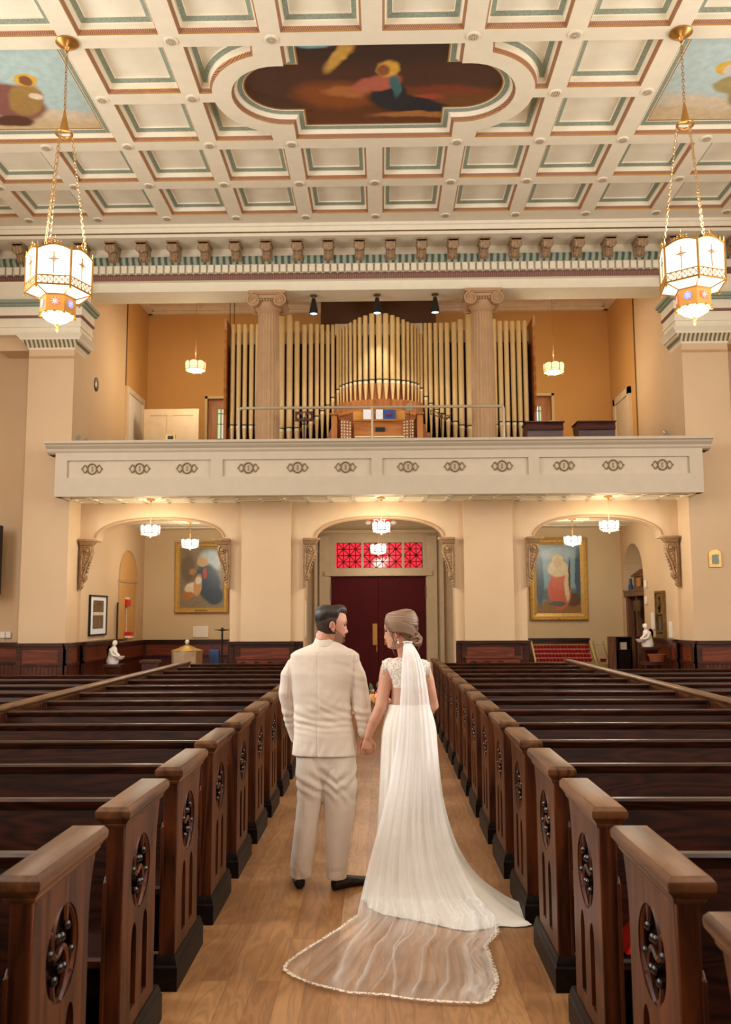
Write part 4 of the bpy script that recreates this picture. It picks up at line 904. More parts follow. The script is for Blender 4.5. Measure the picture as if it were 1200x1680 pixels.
# ------------------------------------------------------------------ lobby doors
DY = 18.0
w = MB()
w.plate([(-1.5, 0), (1.40, 0), (1.40, 3.66), (-1.5, 3.66)], [[(-1.036, .0005), (.87, .0005), (.87, 2.49), (-1.036, 2.49)], [(-.93, 2.66), (.81, 2.66), (.81, 3.17), (-.93, 3.17)]], .1, lambda u, v, ww: (u, DY+ww, v))
for (x0, x1, z0, z1, d) in ((-1.26, -1.06, 0, 3.3, .06), (.89, 1.09, 0, 3.3, .06), (-1.16, 1.0, 2.50, 2.60, .09), (-1.13, .97, 2.6, 2.63, .05), (-1.36, -1.30, 0, 3.66, .10), (1.14, 1.22, 0, 3.66, .10), (-1.3, 1.14, 3.36, 3.42, .08)):
    w.box(x0, x1, DY-d, DY, z0, z1)
struct(w.build('wall_lobby_front', 'lobby_trim', smooth=0))
dr = struct(thing('door_3', None, None, (-.083, DY+.02, 0)))
for x0, x1 in ((-1.032, -.087), (-.079, .866)):
    w = MB(); w.box(x0, x1, DY+.02, DY+.07, 0.01, 2.485); lf = w.build('leaf', 'maroon', dr, smooth=0, bevel=.004)
    xx = -.20 if x0 < -.5 else .035
    w = MB(); w.box(xx, xx+.09, DY+.005, DY+.02, 1.13, 1.55); w.build('push_plate', 'brass', lf, smooth=0); 
    w = MB(); hx = x0-.008 if x0 < -.5 else x1-.012; w.box(hx, hx+.02, DY-.012, DY+.03, 2.05, 2.3); w.build('hinge', 'brass_dark', lf, smooth=0)
w = MB(); w.tube([(-.12, DY-.03, 1.0), (-.12, DY-.03, 1.12)], .012, 8); w.build('handle', 'brass', dr)
# red transom
tr = struct(thing('window_3', None, None, (-.06, DY+.05, 2.66)))
m, nt, b = newmat('red_glass'); b.inputs['Base Color'].default_value = lin('C8102A'); b.inputs['Emission Color'].default_value = lin('E8203C'); b.inputs['Emission Strength'].default_value = .7; b.inputs['Roughness'].default_value = .12
xs = [(-.93, -.34), (-.31, .23), (.26, .81)]
xs = [(at(553, 0, DY).x, at(590, 0, DY).x), (at(592.5, 0, DY).x, at(652, 0, DY).x), (at(654.5, 0, DY).x, at(692, 0, DY).x)]
w = MB(); w.box(-.93, .81, DY+.05, DY+.06, 2.66, 3.17); w.build('pane', 'red_glass', tr, smooth=0)
w = MB()
for x0, x1 in ((xs[0][1], xs[1][0]), (xs[1][1], xs[2][0])): w.box(x0-.008, x1+.008, DY+.0, DY+.08, 2.66, 3.17)
w.build('mullion', 'lobby_trim', tr, smooth=0)
w = MB()
for x0, x1, nn in ((xs[0][0], xs[0][1], 2), (xs[1][0], xs[1][1], 3), (xs[2][0], xs[2][1], 2)):
    for i in range(nn):
        for j in range(2):
            a, c = x0+(x1-x0)*i/nn, x0+(x1-x0)*(i+1)/nn; z0, z1 = 2.66+.255*j, 2.66+.255*(j+1); mx_, mz = (a+c)/2, (z0+z1)/2
            for (q0, q1) in (((a, z0), (c, z1)), ((a, z1), (c, z0)), ((a, mz), (c, mz)), ((mx_, z0), (mx_, z1)), ((a, z0), (c, z0)), ((a, z0), (a, z1)), ((a, z1), (c, z1)), ((c, z0), (c, z1))):
                w.tube([(q0[0], DY+.045, q0[1]), (q1[0], DY+.045, q1[1])], .0085, 4)
            w.ball((mx_, DY+.04, mz), .022, 8)
w.build('tracery', 'dado_wood', tr)
# exit sign hung in the arch
p = at(625, 857, 16.55)
t = thing('exit_sign', 'red lit EXIT sign hung in the middle arch above the lamp', 'exit sign', (p.x, 16.55, p.z))
hw = at(639, 857, 16.55).x-p.x
w = MB(); w.box(p.x-hw, p.x+hw, 16.55, 16.59, p.z-.085, p.z+.075); w.build('housing', 'exit_red' if 'exit_red' in MATS else emis('exit_red', 'C8202A', .8), t, smooth=0)
w = MB(); u = hw*.36; z0, z1 = p.z-.06, p.z+.055; xx = p.x-hw*.80; q = .012
def bar(x0, x1, za, zb): w.box(x0, x1, 16.545, 16.55, za, zb)
bar(xx, xx+q, z0, z1); [bar(xx, xx+u, za, za+q) for za in (z0, (z0+z1)/2-q/2, z1-q)]
xx += u*1.18
for s_ in (1, -1): w.tube([(xx, 16.547, z0 if s_ > 0 else z1), (xx+u, 16.547, z1 if s_ > 0 else z0)], .007, 4)
xx += u*1.3; bar(xx, xx+q, z0, z1); xx += u*.42
bar(xx, xx+u, z1-q, z1); bar(xx+u/2-q/2, xx+u/2+q/2, z0, z1)
w.build('lettering', emis('exit_letters', 'FFE0DC', 1.3), t, smooth=0)
w = MB(); w.tube([(p.x, 16.57, p.z+.07), (p.x, 16.57, 3.66)], .012, 8); w.build('hanger', 'lobby_trim', t)
for sg, lb in ((-1, 'left emergency lamp head beside the EXIT sign'), (1, 'right emergency lamp head beside the EXIT sign')):
    w = MB(); w.ball((p.x+sg*hw*1.5, 16.56, p.z+.0), .06, 12, sz=(1, .6, .7)); w.tube([(p.x+sg*hw*1.5, 16.57, p.z+.03), (p.x+sg*hw*1.5, 16.57, 3.66)], .01, 6); tag(w.build('emergency_light', 'white_paint'), lb, 'lamp')
# side slots of the lobby: dark jamb panels and brass notice frames
for x, lb in ((-1.455, 'narrow brass framed notice on the left lobby jamb'), ):
    w = MB(); a = at(500, 1040, 16.9); w.box(-1.5, -1.485, 17.0, 17.5, 1.25, 2.05, 0); w.box(-1.486, -1.482, 17.04, 17.46, 1.3, 2.0, 1); tag(w.build('framed_notice', ['gilt', 'paper'], smooth=0), lb, 'notice')
w = MB(); w.box(1.385, 1.40, 17.1, 17.3, 1.35, 1.75); tag(w.build('wall_sheet', 'paper', smooth=0), 'small white sheet on the right lobby jamb', 'notice')
w = MB(); w.box(1.37, 1.40, 17.15, 17.27, 1.95, 2.05); tag(w.build('light_switch', 'white_plain', smooth=0), 'small white switch plate high on the right lobby jamb', 'switch')

# ------------------------------------------------------------------ gilt framed paintings
blobs('paint_robe_blue', '86785C', [(.3, .55, .4, .35, 0, 'B5CCD6', .3), (-.45, .3, .25, .5, 0, '6A5A40', .4), (.2, -.15, .40, .62, .25, '2E4656', .15), (.42, -.6, .3, .3, 0, '273A4A', .2), (-.35, -.35, .22, .18, .5, 'DAD0B4', .2), (-.45, -.6, .2, .12, .3, 'B4702A', .2),
      (-.13, -.25, .14, .36, -.15, 'C99A66', .18), (-.1, -.1, .11, .12, 0, 'DDD4C4', .2), (.1, .12, .07, .18, 0, 'B0462C', .2), (.02, .5, .18, .16, 0, 'CDA75E', .12), (.03, .47, .12, .12, 0, 'C4A07A', .2), (-.3, .18, .12, .1, 0, 'A87C40', .3)], warp=.05, rough=.35)
blobs('paint_robe_rose', '7FA0B0', [(0, -.85, .9, .25, 0, '8A6A34', .3), (0, -.45, .8, .2, 0, '4E6A66', .3), (-.55, 0, .12, .8, 0, '40586A', .2), (.58, .2, .1, .7, 0, '3C5468', .2), (.0, .75, .5, .2, 0, 'A4BCC6', .4), (.4, -.6, .25, .2, 0, '5A4028', .2),
      (.02, -.35, .34, .55, 0, 'C4614A', .12), (.0, -.02, .22, .3, 0, 'C96A52', .12), (.0, .3, .30, .24, 0, 'D6C9A4', .15), (.25, -.2, .08, .45, 0, 'CFC39C', .2), (-.02, .52, .17, .17, 0, 'D9C88E', .12), (-.02, .46, .12, .14, 0, 'CDB698', .2), (-.05, -.72, .25, .08, 0, '5A5E58', .1), (.32, .1, .03, .5, 0, '4A3420', .2)], warp=.05, rough=.35)
def framed(name, c, hw, hh, mat, lb, yaw=0.0, fw=.11, studs=False, fmat='gilt', tilt=0.02):
    t = thing(name, lb, 'painting', (0, 0, 0))
    w = MB(); prof = [(0, 0), (0, -.06), (.02, -.075), (.05, -.05), (.08, -.055), (fw, -.02), (fw, 0)]
    rings = [[Vector((sx_*(hw-d), y, sz_*(hh-d))) for sx_, sz_ in ((-1, -1), (1, -1), (1, 1), (-1, 1))] for d, y in prof]
    w.loft(rings, 0, cap=False)
    if studs:
        for sx_, sz_ in ((-1, -1), (0, -1), (1, -1), (-1, 0), (1, 0), (-1, 1), (0, 1), (1, 1), (-1, .5), (1, .5), (-1, -.5), (1, -.5)): w.ball((sx_*(hw-.045), -.065, sz_*(hh-.045)), .022, 8)
    else:
        w.box(-.14, .14, -.065, -.04, -hh+.02, -hh+.06, 1)
    w.build('frame', [fmat, 'gilt_dark'], t, smooth=0)
    # canvas is modelled at unit height so the picture's fields fit, then sized
    w = MB(); s_ = hh-fw; w.add([(-(hw-fw)/s_, 0, -1), ((hw-fw)/s_, 0, -1), ((hw-fw)/s_, 0, 1), (-(hw-fw)/s_, 0, 1)], [(0, 1, 2, 3)])
    w.v = [Vector((v.x, v.z, 0)) for v in w.v]
    o = w.build('canvas', mat, t, smooth=0, fixn=False); o.scale = (s_, s_, s_); o.rotation_euler = (PI/2, 0, 0); o.location = (0, -.022, 0)
    t.location = c; t.rotation_euler = (tilt, 0, yaw); return t
a, b_ = at(289, 890, YB-.06), at(374, 1005, YB-.06); framed('framed_painting', ((a.x+b_.x)/2, YB-.04, (a.z+b_.z)/2), (b_.x-a.x)/2, (a.z-b_.z)/2, 'paint_robe_blue', 'gilt framed painting in dark blue and ochre, seen through the left arch')
a, b_ = at(868, 883, YB-.06), at(966, 1017, YB-.06); framed('framed_painting', ((a.x+b_.x)/2, YB-.04, (a.z+b_.z)/2), (b_.x-a.x)/2, (a.z-b_.z)/2, 'paint_robe_rose', 'gilt studded painting with a rose red shape, seen through the right arch', fw=.15, studs=True)

# ------------------------------------------------------------------ left vestibule contents
plain('picture_dark', '6C5238', 0.3, var=0.4, vscale=8)
t = thing('framed_picture', 'white matted picture in a thin dark frame on the left vestibule wall', 'picture', (-5.41, 17.02, 1.77))
y0, y1, z0, z1 = 16.5, 17.52, 1.36, 2.12
w = MB(); w.plate([(y0, z0), (y1, z0), (y1, z1), (y0, z1)], [[(y0+.03, z0+.03), (y1-.03, z0+.03), (y1-.03, z1-.03), (y0+.03, z1-.03)]], .04, lambda u, v, ww: (-5.42+ww, u, v)); w.build('frame', 'black', t, smooth=0)
w = MB(); w.box(-5.42, -5.40, y0+.02, y1-.02, z0+.02, z1-.02); w.build('mat_board', 'paper', t, smooth=0)
w = MB(); w.box(-5.40, -5.395, y0+.2, y1-.2, z0+.13, z1-.1, 0); w.box(-5.395, -5.393, y0+.2, y1-.2, z0+.38, z0+.44, 1); w.build('print', ['picture_dark', 'white_paint'], t, smooth=0)
# shallow arched niche
w = MB(); nd2 = [(18.36, 1.22), (19.66, 1.22), (19.66, 2.5)]+arc(19.01, 2.5, .65, 0, PI, 18, .60)[1:-1]+[(18.36, 2.5)]
w.tube([(-5.415, u, v) for u, v in nd2[1:]+[nd2[0]]], .02, 6); w.box(-5.42, -5.40, 18.3, 19.75, 2.42, 2.47)
struct(w.build('trim_%d' % n, 'stone_tan')); n += 1
w = MB(); w.prism(nd2, -5.42, -5.414, 'x'); struct(w.build('wall_niche', 'loft_orange', smooth=0))
p = at(206, 989, 18.9); w = MB(); yb = 18.9
t = thing('fire_alarm', 'small red fire alarm box high in the left niche', 'alarm', (-5.38, yb, p.z))
w = MB(); w.box(-5.41, -5.34, yb-.09, yb+.09, p.z-.07, p.z+.07); w.build('box', 'red_metal', t, smooth=0, bevel=.008)
w = MB(); w.box(-5.41, -5.35, yb-.07, yb+.07, p.z+.075, p.z+.11); w.build('strobe', 'white_plain', t, smooth=0)
p2_ = at(203, 1043, 18.9)
t = thing('red_box', 'red and white box standing on the dado ledge in the left niche', 'box', (-5.33, yb, 1.27))
w = MB(); w.box(-5.40, -5.26, yb-.1, yb+.1, 1.27, 1.31, 1); w.box(-5.40, -5.27, yb-.1, yb+.1, 1.31, p2_.z+.08, 0); w.build('carton', ['red_metal', 'white_plain'], t, smooth=0)
w = MB(); w.tube([(-5.40, yb, p2_.z+.05), (-5.40, yb, p.z-.08)], .012, 6); tag(w.build('conduit', 'white_paint'), 'pale conduit between the red boxes in the left niche', 'conduit')
w = MB(); w.tube([(-5.37, 18.15, 1.27), (-5.37, 18.15, 2.0)], .02, 8); tag(w.build('banner_pole', 'black'), 'upright black pole leaning by the left niche', 'pole')
a, b_ = at(317, 1027, YB-.02), at(342, 1045, YB-.02)
t = thing('notice', 'white paper notice in a thin frame below the blue painting', 'notice', ((a.x+b_.x)/2, YB-.01, (a.z+b_.z)/2))
w = MB(); w.box(a.x-.015, b_.x+.015, YB-.02, YB, b_.z-.015, a.z+.015); w.build('frame', 'gilt', t, smooth=0)
w = MB(); w.box(a.x, b_.x, YB-.026, YB-.02, b_.z, a.z); w.build('sheet', 'white_plain', t, smooth=0)
# baptismal font
p = at(307, 1080, 17.6); fz = at(307, 1068, 17.6).z
t = thing('baptismal_font', 'round stone font with a brass lid topped by a ball, in the left vestibule', 'font', (p.x, 17.6, 0))
r = (at(331, 0, 17.6).x-at(284, 0, 17.6).x)/2
w = MB(); w.lathe([(0, 0), (r*.8, 0), (r*.8, .1), (r*.55, .16), (r*.55, .5), (r*.9, .62), (r*.97, .68), (r, fz-.04), (r*1.02, fz-.03), (r*1.02, fz), (0, fz)], 8, (p.x, 17.6, 0)); w.build('bowl', 'font_stone', t, smooth=30)
w = MB(); w.lathe([(r*1.0, fz), (r*1.0, fz+.012), (r*.6, fz+.05), (r*.25, fz+.10), (.03, fz+.12), (.03, fz+.14), (0, fz+.14)], 24, (p.x, 17.6, 0)); w.build('lid', 'font_lid', t)
w = MB(); w.ball((p.x, 17.6, fz+.175), .045, 14); w.build('knob', 'marble', t)
# thin stand with a dish
p = at(365, 1034, 17.9)
t = thing('dish_stand', 'slim black stand with a flat dish beside the stone font', 'stand', (p.x, 17.9, 0))
w = MB(); w.tube([(p.x, 17.9, .02), (p.x, 17.9, p.z)], .018, 8); w.build('pole', 'black', t)
w = MB(); w.lathe([(0, p.z-.02), (.05, p.z-.01), (.17, p.z+.005), (.17, p.z+.012), (.03, p.z+.02), (.02, p.z+.05), (0, p.z+.06)], 20, (p.x, 17.9, 0)); w.build('dish', 'black', t)
w = MB(); w.lathe([(0, 0), (.16, 0), (.15, .03), (.03, .06), (0, .06)], 20, (p.x, 17.9, 0)); w.build('base', 'black', t)
w = MB(); q = at(351, 1081, 18.2); w.box(q.x-.1, q.x+.1, 18.2, 18.35, 0, q.z+.18); tag(w.build('storage_box', 'navy', smooth=0, bevel=.01), 'dark blue box leaning behind the dish stand', 'box')
# angel holy water stoups
def angel(p, sg, lb):
    t = thing('angel_statue', lb, 'statue', (p.x, p.y, p.z-.16))
    x, y, z = p.x, p.y, p.z; w = MB()
    w.loft([[Vector((x+sg*ox+rx*math.cos(a), y+ry*math.sin(a), z+h)) for a in [2*PI*k/14 for k in range(14)]] for h, rx, ry, ox in ((-.17, .10, .08, 0), (-.12, .12, .09, 0), (-.02, .085, .07, .0), (.08, .075, .06, .01), (.12, .06, .05, .015), (.15, .03, .03, .02), (.16, .028, .03, .025))])
    w.ball((x+sg*.03, y-.01, z+.20), .045, 12, sz=(.9, .95, 1.15)); w.ball((x+sg*.03, y+.02, z+.215), .05, 10, sz=(1, .8, 1))
    w.tube([(x+sg*.0, y-.05, z+.10), (x+sg*.09, y-.08, z+.03), (x+sg*.15, y-.08, z-.02)], [.03, .025, .02], 8); w.tube([(x-sg*.03, y-.05, z+.10), (x+sg*.02, y-.09, z+.0), (x+sg*.12, y-.09, z-.04)], [.03, .025, .02], 8)
    w.build('body', 'marble', t)
    w = MB()
    for s2 in (-1, 1):
        w.loft([[Vector((x-sg*.03+s2*.0+u*-sg, y+.05+s2*.03, z+v)) for u, v in pts] for pts, dy in (([(0, .12), (.05, .17), (.09, .10), (.08, -.02), (.05, -.12), (.01, -.02)], 0), ([(0.0, .11), (.045, .15), (.08, .09), (.07, -.02), (.045, -.1), (.01, -.02)], .02))])
    w.build('wing', 'marble', t)
    w = MB(); w.lathe([(.02, z-.09), (.06, z-.07), (.085, z-.03), (.09, z-.025), (.05, z-.06), (0, z-.07)], 14, (x+sg*.16, y-.08, 0)); w.build('shell', 'marble', t)
    w = MB(); q = z-.17; w.box(x-.13, x+.2, y-.18, y+.1, q-.05, q); w.loft([[Vector((x-.05, y-.02, q-.35)), Vector((x+.05, y-.02, q-.35)), Vector((x+.05, y+.1, q-.35)), Vector((x-.05, y+.1, q-.35))], [Vector((x-.10, y-.15, q-.05)), Vector((x+.16, y-.15, q-.05)), Vector((x+.16, y+.1, q-.05)), Vector((x-.10, y+.1, q-.05))]])
    w.box(x-.06, x+.06, y-.06, y+.06, 0, q-.3)
    tag(w.build('statue_pedestal', 'dado_wood', smooth=0, bevel=.006), lb.replace('small white angel statue', 'dark wooden pedestal').replace('holding', 'under the one holding') if False else ('dark wooden pedestal under the white angel statue on the '+('left' if sg > 0 else 'right')), 'pedestal')
angel(at(185, 1074, 16.6), 1, 'small white angel statue holding a shell, near the font on the left')
angel(at(1063, 1046, 16.9), -1, 'small white angel statue holding a shell, beside the wooden doorway on the right')
# small ledge desk (prie-dieu) behind the left pews
p = at(246, 1083, 16.8); t = thing('kneeling_desk', 'small dark wooden kneeling desk behind the left pews', 'desk', (p.x, 16.8, 0))
w = MB(); w.box(p.x-.17, p.x+.17, 16.68, 17.0, p.z-.05, p.z); w.build('top', 'dado_wood', t, smooth=0, bevel=.006)
w = MB(); w.box(p.x-.13, p.x+.13, 16.72, 16.95, 0, p.z-.05); w.build('body', 'dado_wood', t, smooth=0)
# switches at far left, black slab at the edge
p = at(10, 1042, YW)
for k in (0, 1):
    w = MB(); w.box(p.x-.09+k*.10, p.x-.0+k*.10, YW-.05, YW, p.z-.05, p.z+.06); tag(w.build('switch_box', 'white_plain', smooth=0, bevel=.006), ('left white switch box at the far left of the rear wall', 'right one of the two white switch boxes at the far left')[k], 'switch')
w = MB(); w.tube([(p.x-.04, YW-.03, p.z-.06), (p.x-.03, YW-.03, 1.28)], .008, 6); tag(w.build('cable', 'white_plain'), 'short white cable dropping from the switch boxes to the dado', 'cable')
a = at(2, 862, 15.6); b_ = at(2, 975, 15.6); w = MB(); w.box(a.x-.9, a.x+.01, 15.55, 15.68, b_.z, a.z); tag(w.build('wall_screen', 'black', smooth=0, bevel=.01), 'black slab at the extreme left edge of the rear wall', 'screen')

# ------------------------------------------------------------------ right vestibule contents
# doorway in its arched niche
w = MB()
w.box(5.42, 5.55, 18.62, 18.78, 0, 2.1, 0); w.box(5.42, 5.55, 20.0, 20.15, 0, 2.1, 0); w.box(5.38, 5.56, 18.6, 20.17, 2.1, 2.2, 0); w.box(5.36, 5.58, 18.6, 20.17, 2.2, 2.23, 0)
struct(w.build('trim_%d' % n, 'door_wood', smooth=0)); n += 1
d = struct(MB().box(5.56, 5.60, 18.78, 20.0, 0, 2.1).build('door_4', 'dado_wood', smooth=0))
w = MB(); w.box(5.45, 5.60, 19.42, 19.48, 0, 2.1); struct(w.build('trim_%d' % n, 'door_wood', smooth=0)); n += 1
w = MB(); w.box(5.35, 5.37, 18.85, 19.3, 1.78, 2.0, 0); tag(w.build('door_notice', 'brass_dark', smooth=0), 'small framed notice hanging in the wooden doorway on the right', 'notice')
m, nt, b = newmat('pale_glass'); b.inputs['Base Color'].default_value = lin('B8C0B8'); b.inputs['Emission Color'].default_value = lin('C8CEC4'); b.inputs['Emission Strength'].default_value = .35
w = MB(); w.prism([(18.7, 2.3), (20.05, 2.3), (20.05, 2.55)]+arc(19.38, 2.55, .67, 0, PI, 14, .6)[1:-1]+[(18.7, 2.55)], 5.84, 5.86, 'x'); o = struct(w.build('window_4', 'pale_glass', smooth=0))
w = MB(); w.tube([(5.83, 19.1, 2.3), (5.83, 19.1, 3.1)], .012, 6); w.tube([(5.83, 18.95, 2.8), (5.83, 19.25, 2.8)], .012, 6); w.build('leading', 'black', o)
t = thing('storage_shelf', 'small wooden shelf case standing above the doorway lintel in the arched niche', 'shelf', (5.6, 19.3, 2.23))
w = MB(); w.box(5.45, 5.75, 18.85, 19.8, 2.23, 2.26); w.box(5.45, 5.75, 18.85, 19.8, 2.52, 2.56); w.box(5.5, 5.75, 18.9, 19.75, 2.26, 2.52); w.lathe([(0, 2.56), (.25, 2.56), (.1, 2.66), (0, 2.7)], 12, (5.6, 19.3, 0)); w.build('case', 'door_wood', t, smooth=0)
w = MB(); w.box(5.43, 5.45, 19.0, 19.3, 2.3, 2.48); w.build('panel', 'organ_wood', t, smooth=0)
w = MB(); w.lathe([(0, 2.23), (.05, 2.23), (.06, 2.32), (.03, 2.38), (.035, 2.44), (.02, 2.5), (0, 2.5)], 12, (5.48, 19.93, 0)); tag(w.build('figurine', 'navy'), 'small dark figurine beside the shelf above the doorway', 'figurine')
# relief panel, papers, thermostats
a, b_ = at(1077, 970, 16.9), at(1092, 1046, 16.9)
X = 5.375
t = thing('bronze_relief', 'tall narrow bronze relief panel standing on the right dado ledge', 'relief', (X, 17.45, 1.27))
w = MB(); w.box(X-.03, X, 17.2, 17.72, 1.27, 2.16); w.plate([(17.2, 1.27), (17.72, 1.27), (17.72, 2.16), (17.2, 2.16)], [[(17.24, 1.31), (17.68, 1.31), (17.68, 2.12), (17.24, 2.12)]], .02, lambda u, v, ww: (X-.055+ww, u, v)); w.build('panel', 'gilt_dark', t, smooth=0)
w = MB()
for (ya, za, yb_, zb_) in ((17.46, 2.0, 17.42, 1.86), (17.42, 1.86, 17.5, 1.75), (17.42, 1.92, 17.55, 1.82), (17.34, 1.7, 17.6, 1.7), (17.34, 1.4, 17.34, 1.68), (17.6, 1.4, 17.6, 1.68), (17.36, 1.36, 17.58, 1.36)): w.tube([(X-.035, ya, za), (X-.035, yb_, zb_)], .018, 6)
w.ball((X-.035, 17.46, 2.03), .03, 8); w.build('relief', 'black', t)
for (y0, y1, z0, z1, lb) in ((17.9, 18.12, 1.42, 1.75, 'white paper notice taped left of the bronze relief'), (16.8, 17.0, 1.28, 1.58, 'white card leaning on the dado ledge right of the bronze relief')):
    w = MB(); w.box(X-.02, X-.005, y0, y1, z0, z1); tag(w.build('card', 'white_plain', smooth=0), lb, 'notice')
for (y0, z0, lb) in ((18.35, 2.25, 'upper white thermostat beside the niche doorway'), (18.35, 1.92, 'lower white thermostat beside the niche doorway')):
    w = MB(); w.box(X-.03, X, y0, y0+.11, z0, z0+.15); tag(w.build('thermostat', 'white_plain', smooth=0, bevel=.006), lb, 'thermostat')
# votive candle racks
def rack(px0, px1, cols, rows, lb, grp, Y):
    a = at(px0, 1083, Y); b_ = at(px1, 1083, Y); zb, zt_ = a.z, at(px0, 1054, Y+.35).z
    t = thing('candle_rack', lb, 'candle rack', ((a.x+b_.x)/2, Y, 0))
    w = MB(); x0, x1 = a.x, b_.x
    sl = (zt_-zb)
    for k in range(rows+1):
        z = zb+sl*k/rows*.98-.05; y = Y+.38*k/rows; w.box(x0, x1, y, y+.01, z, z+.012)
        if k < rows: w.box(x0, x1, y, y+.095, z-.005, z+.005)
    for x in (x0-.03, x1): w.prism([(Y-.01, zb-.08), (Y+.45, zt_-.02), (Y+.45, zt_+.03), (Y-.01, zb-.0)], x, x+.03, 'x')
    w.box(x0-.06, x1+.06, Y-.08, Y+.45, zb-.14, zb-.09); w.build('tray', 'rack_gold', t, smooth=0)
    w = MB()
    for x in (x0+.03, x1-.07):
        for y in (Y, Y+.38): w.box(x, x+.04, y, y+.04, 0, zb-.14)
    w.build('leg', 'rack_gold', t, smooth=0)
    base = None
    for r in range(rows):
        for c in range(cols):
            x = x0+.06+(x1-x0-.12)*(c+.0)/(max(cols-1, 1)); z = zb+sl*r/rows*.98-.044; y = Y+.38*r/rows+.055
            if base is None:
                w = MB(); w.lathe([(0, 0), (.020, 0), (.030, .02), (.034, .07), (.030, .072), (.026, .02), (0, .018)], 12); base = o = w.build('votive_candle', 'candle_red')
            else: o = base.copy(); COL.objects.link(o)
            o.location = (x, y, z)
            CO = ['leftmost', 'second from the left', 'third from the left', 'fourth from the left', 'fifth from the left', 'sixth from the left', 'seventh from the left', 'eighth from the left', 'eighth from the right', 'seventh from the right', 'sixth from the right', 'fifth from the right', 'fourth from the right', 'third from the right', 'second from the right', 'rightmost']
            if cols == 16: l2 = 'red votive glass, %s in the %s row, long rack' % (CO[c], ['bottom', 'second lowest', 'second highest', 'top'][r])
            else: l2 = 'red votive glass, %s of the three by the wooden post' % ['leftmost', 'middle', 'rightmost'][c]
            tag(o, l2, 'candle', grp)
rack(880, 976, 16, 4, 'slanted gilt rack holding the long rows of candles below the studded painting', 'red votive glasses on the long rack', 18.6)
rack(984, 999, 3, 1, 'narrow gilt rack holding the few candles beside the wooden post', 'red votive glasses on the small rack', 19.4)
p = at(1005, 1070, 18.4); w = MB(); w.box(p.x-.07, p.x+.07, 18.35, 18.5, 0, at(1005, 1044, 18.4).z); tag(w.build('wooden_post', 'door_wood', smooth=0, bevel=.01), 'squat brown wooden post right of the candle rack', 'post')
a, b_ = at(1012, 1045, 18.9), at(1037, 1045, 18.9); t = thing('leaflet_cabinet', 'dark open leaflet cabinet between the candle rack and the doorway', 'cabinet', ((a.x+b_.x)/2, 19.0, 0))
w = MB(); zt2 = a.z; w.box(a.x, b_.x, 18.9, 19.2, zt2-.02, zt2); w.box(a.x, a.x+.03, 18.9, 19.2, 0, zt2); w.box(b_.x-.03, b_.x, 18.9, 19.2, 0, zt2); w.box(a.x, b_.x, 19.17, 19.2, 0, zt2); w.box(a.x, b_.x, 18.9, 19.2, zt2-.28, zt2-.26); w.box(a.x, b_.x, 18.9, 18.93, 0, zt2-.27); w.build('carcass', 'pew_dark', t, smooth=0)
w = MB(); q = at(1024, 1058, 18.95); w.box(q.x-.07, q.x+.06, 18.95, 19.05, zt2-.26, zt2-.11); tag(w.build('leaflet_stack', 'white_paint', smooth=0), 'white leaflets standing in the dark cabinet', 'leaflets')
p = at(1079, 1079, 16.6); t = thing('wicker_basket', 'brown wicker basket in front of the right angel statue', 'basket', (p.x, 16.6, p.z-.08))
w = MB(); w.loft([[Vector((p.x+rx*math.cos(a), 16.6+ry*math.sin(a), p.z+h)) for a in [2*PI*k/20 for k in range(20)]] for h, rx, ry in ((-.07, .13, .08), (-.0, .15, .1), (.05, .17, .11), (.05, .15, .095), (-.05, .12, .07))]); w.build('weave', 'wicker', t)
w = MB(); w.tube([(p.x+.165*math.cos(a), 16.6+.105*math.sin(a), p.z+.055) for a in [2*PI*k/24 for k in range(24)]], .012, 6, closed=True); w.build('rim', 'wicker', t)
w = MB(); w.box(p.x-.28, p.x+.2, 16.45, 16.75, p.z-.13, p.z-.07); w.box(p.x-.05, p.x+.05, 16.55, 16.65, 0, p.z-.13); tag(w.build('side_table', 'dado_wood', smooth=0, bevel=.006), 'small dark wooden table under the wicker basket', 'table')
# gilt arched plaque on the right pier
p = at(1173, 916, YP); t = thing('arched_plaque', 'small arched gilt framed plaque on the right pier', 'plaque', (p.x, YP-.02, p.z))
pts = [(-.105, -.15), (.105, -.15), (.105, .07)]+arc(0, .07, .105, 0, PI, 10, .08)[1:-1]+[(-.105, .07)]
w = MB(); w.prism([(p.x+u, p.z+v) for u, v in pts], YP-.035, YP, 'y'); w.build('frame', 'gilt', t, smooth=0, bevel=.006)
w = MB(); w.box(p.x-.055, p.x+.06, YP-.04, YP-.034, p.z-.10, p.z+.06); w.build('relief', 'green_paint', t, smooth=0)
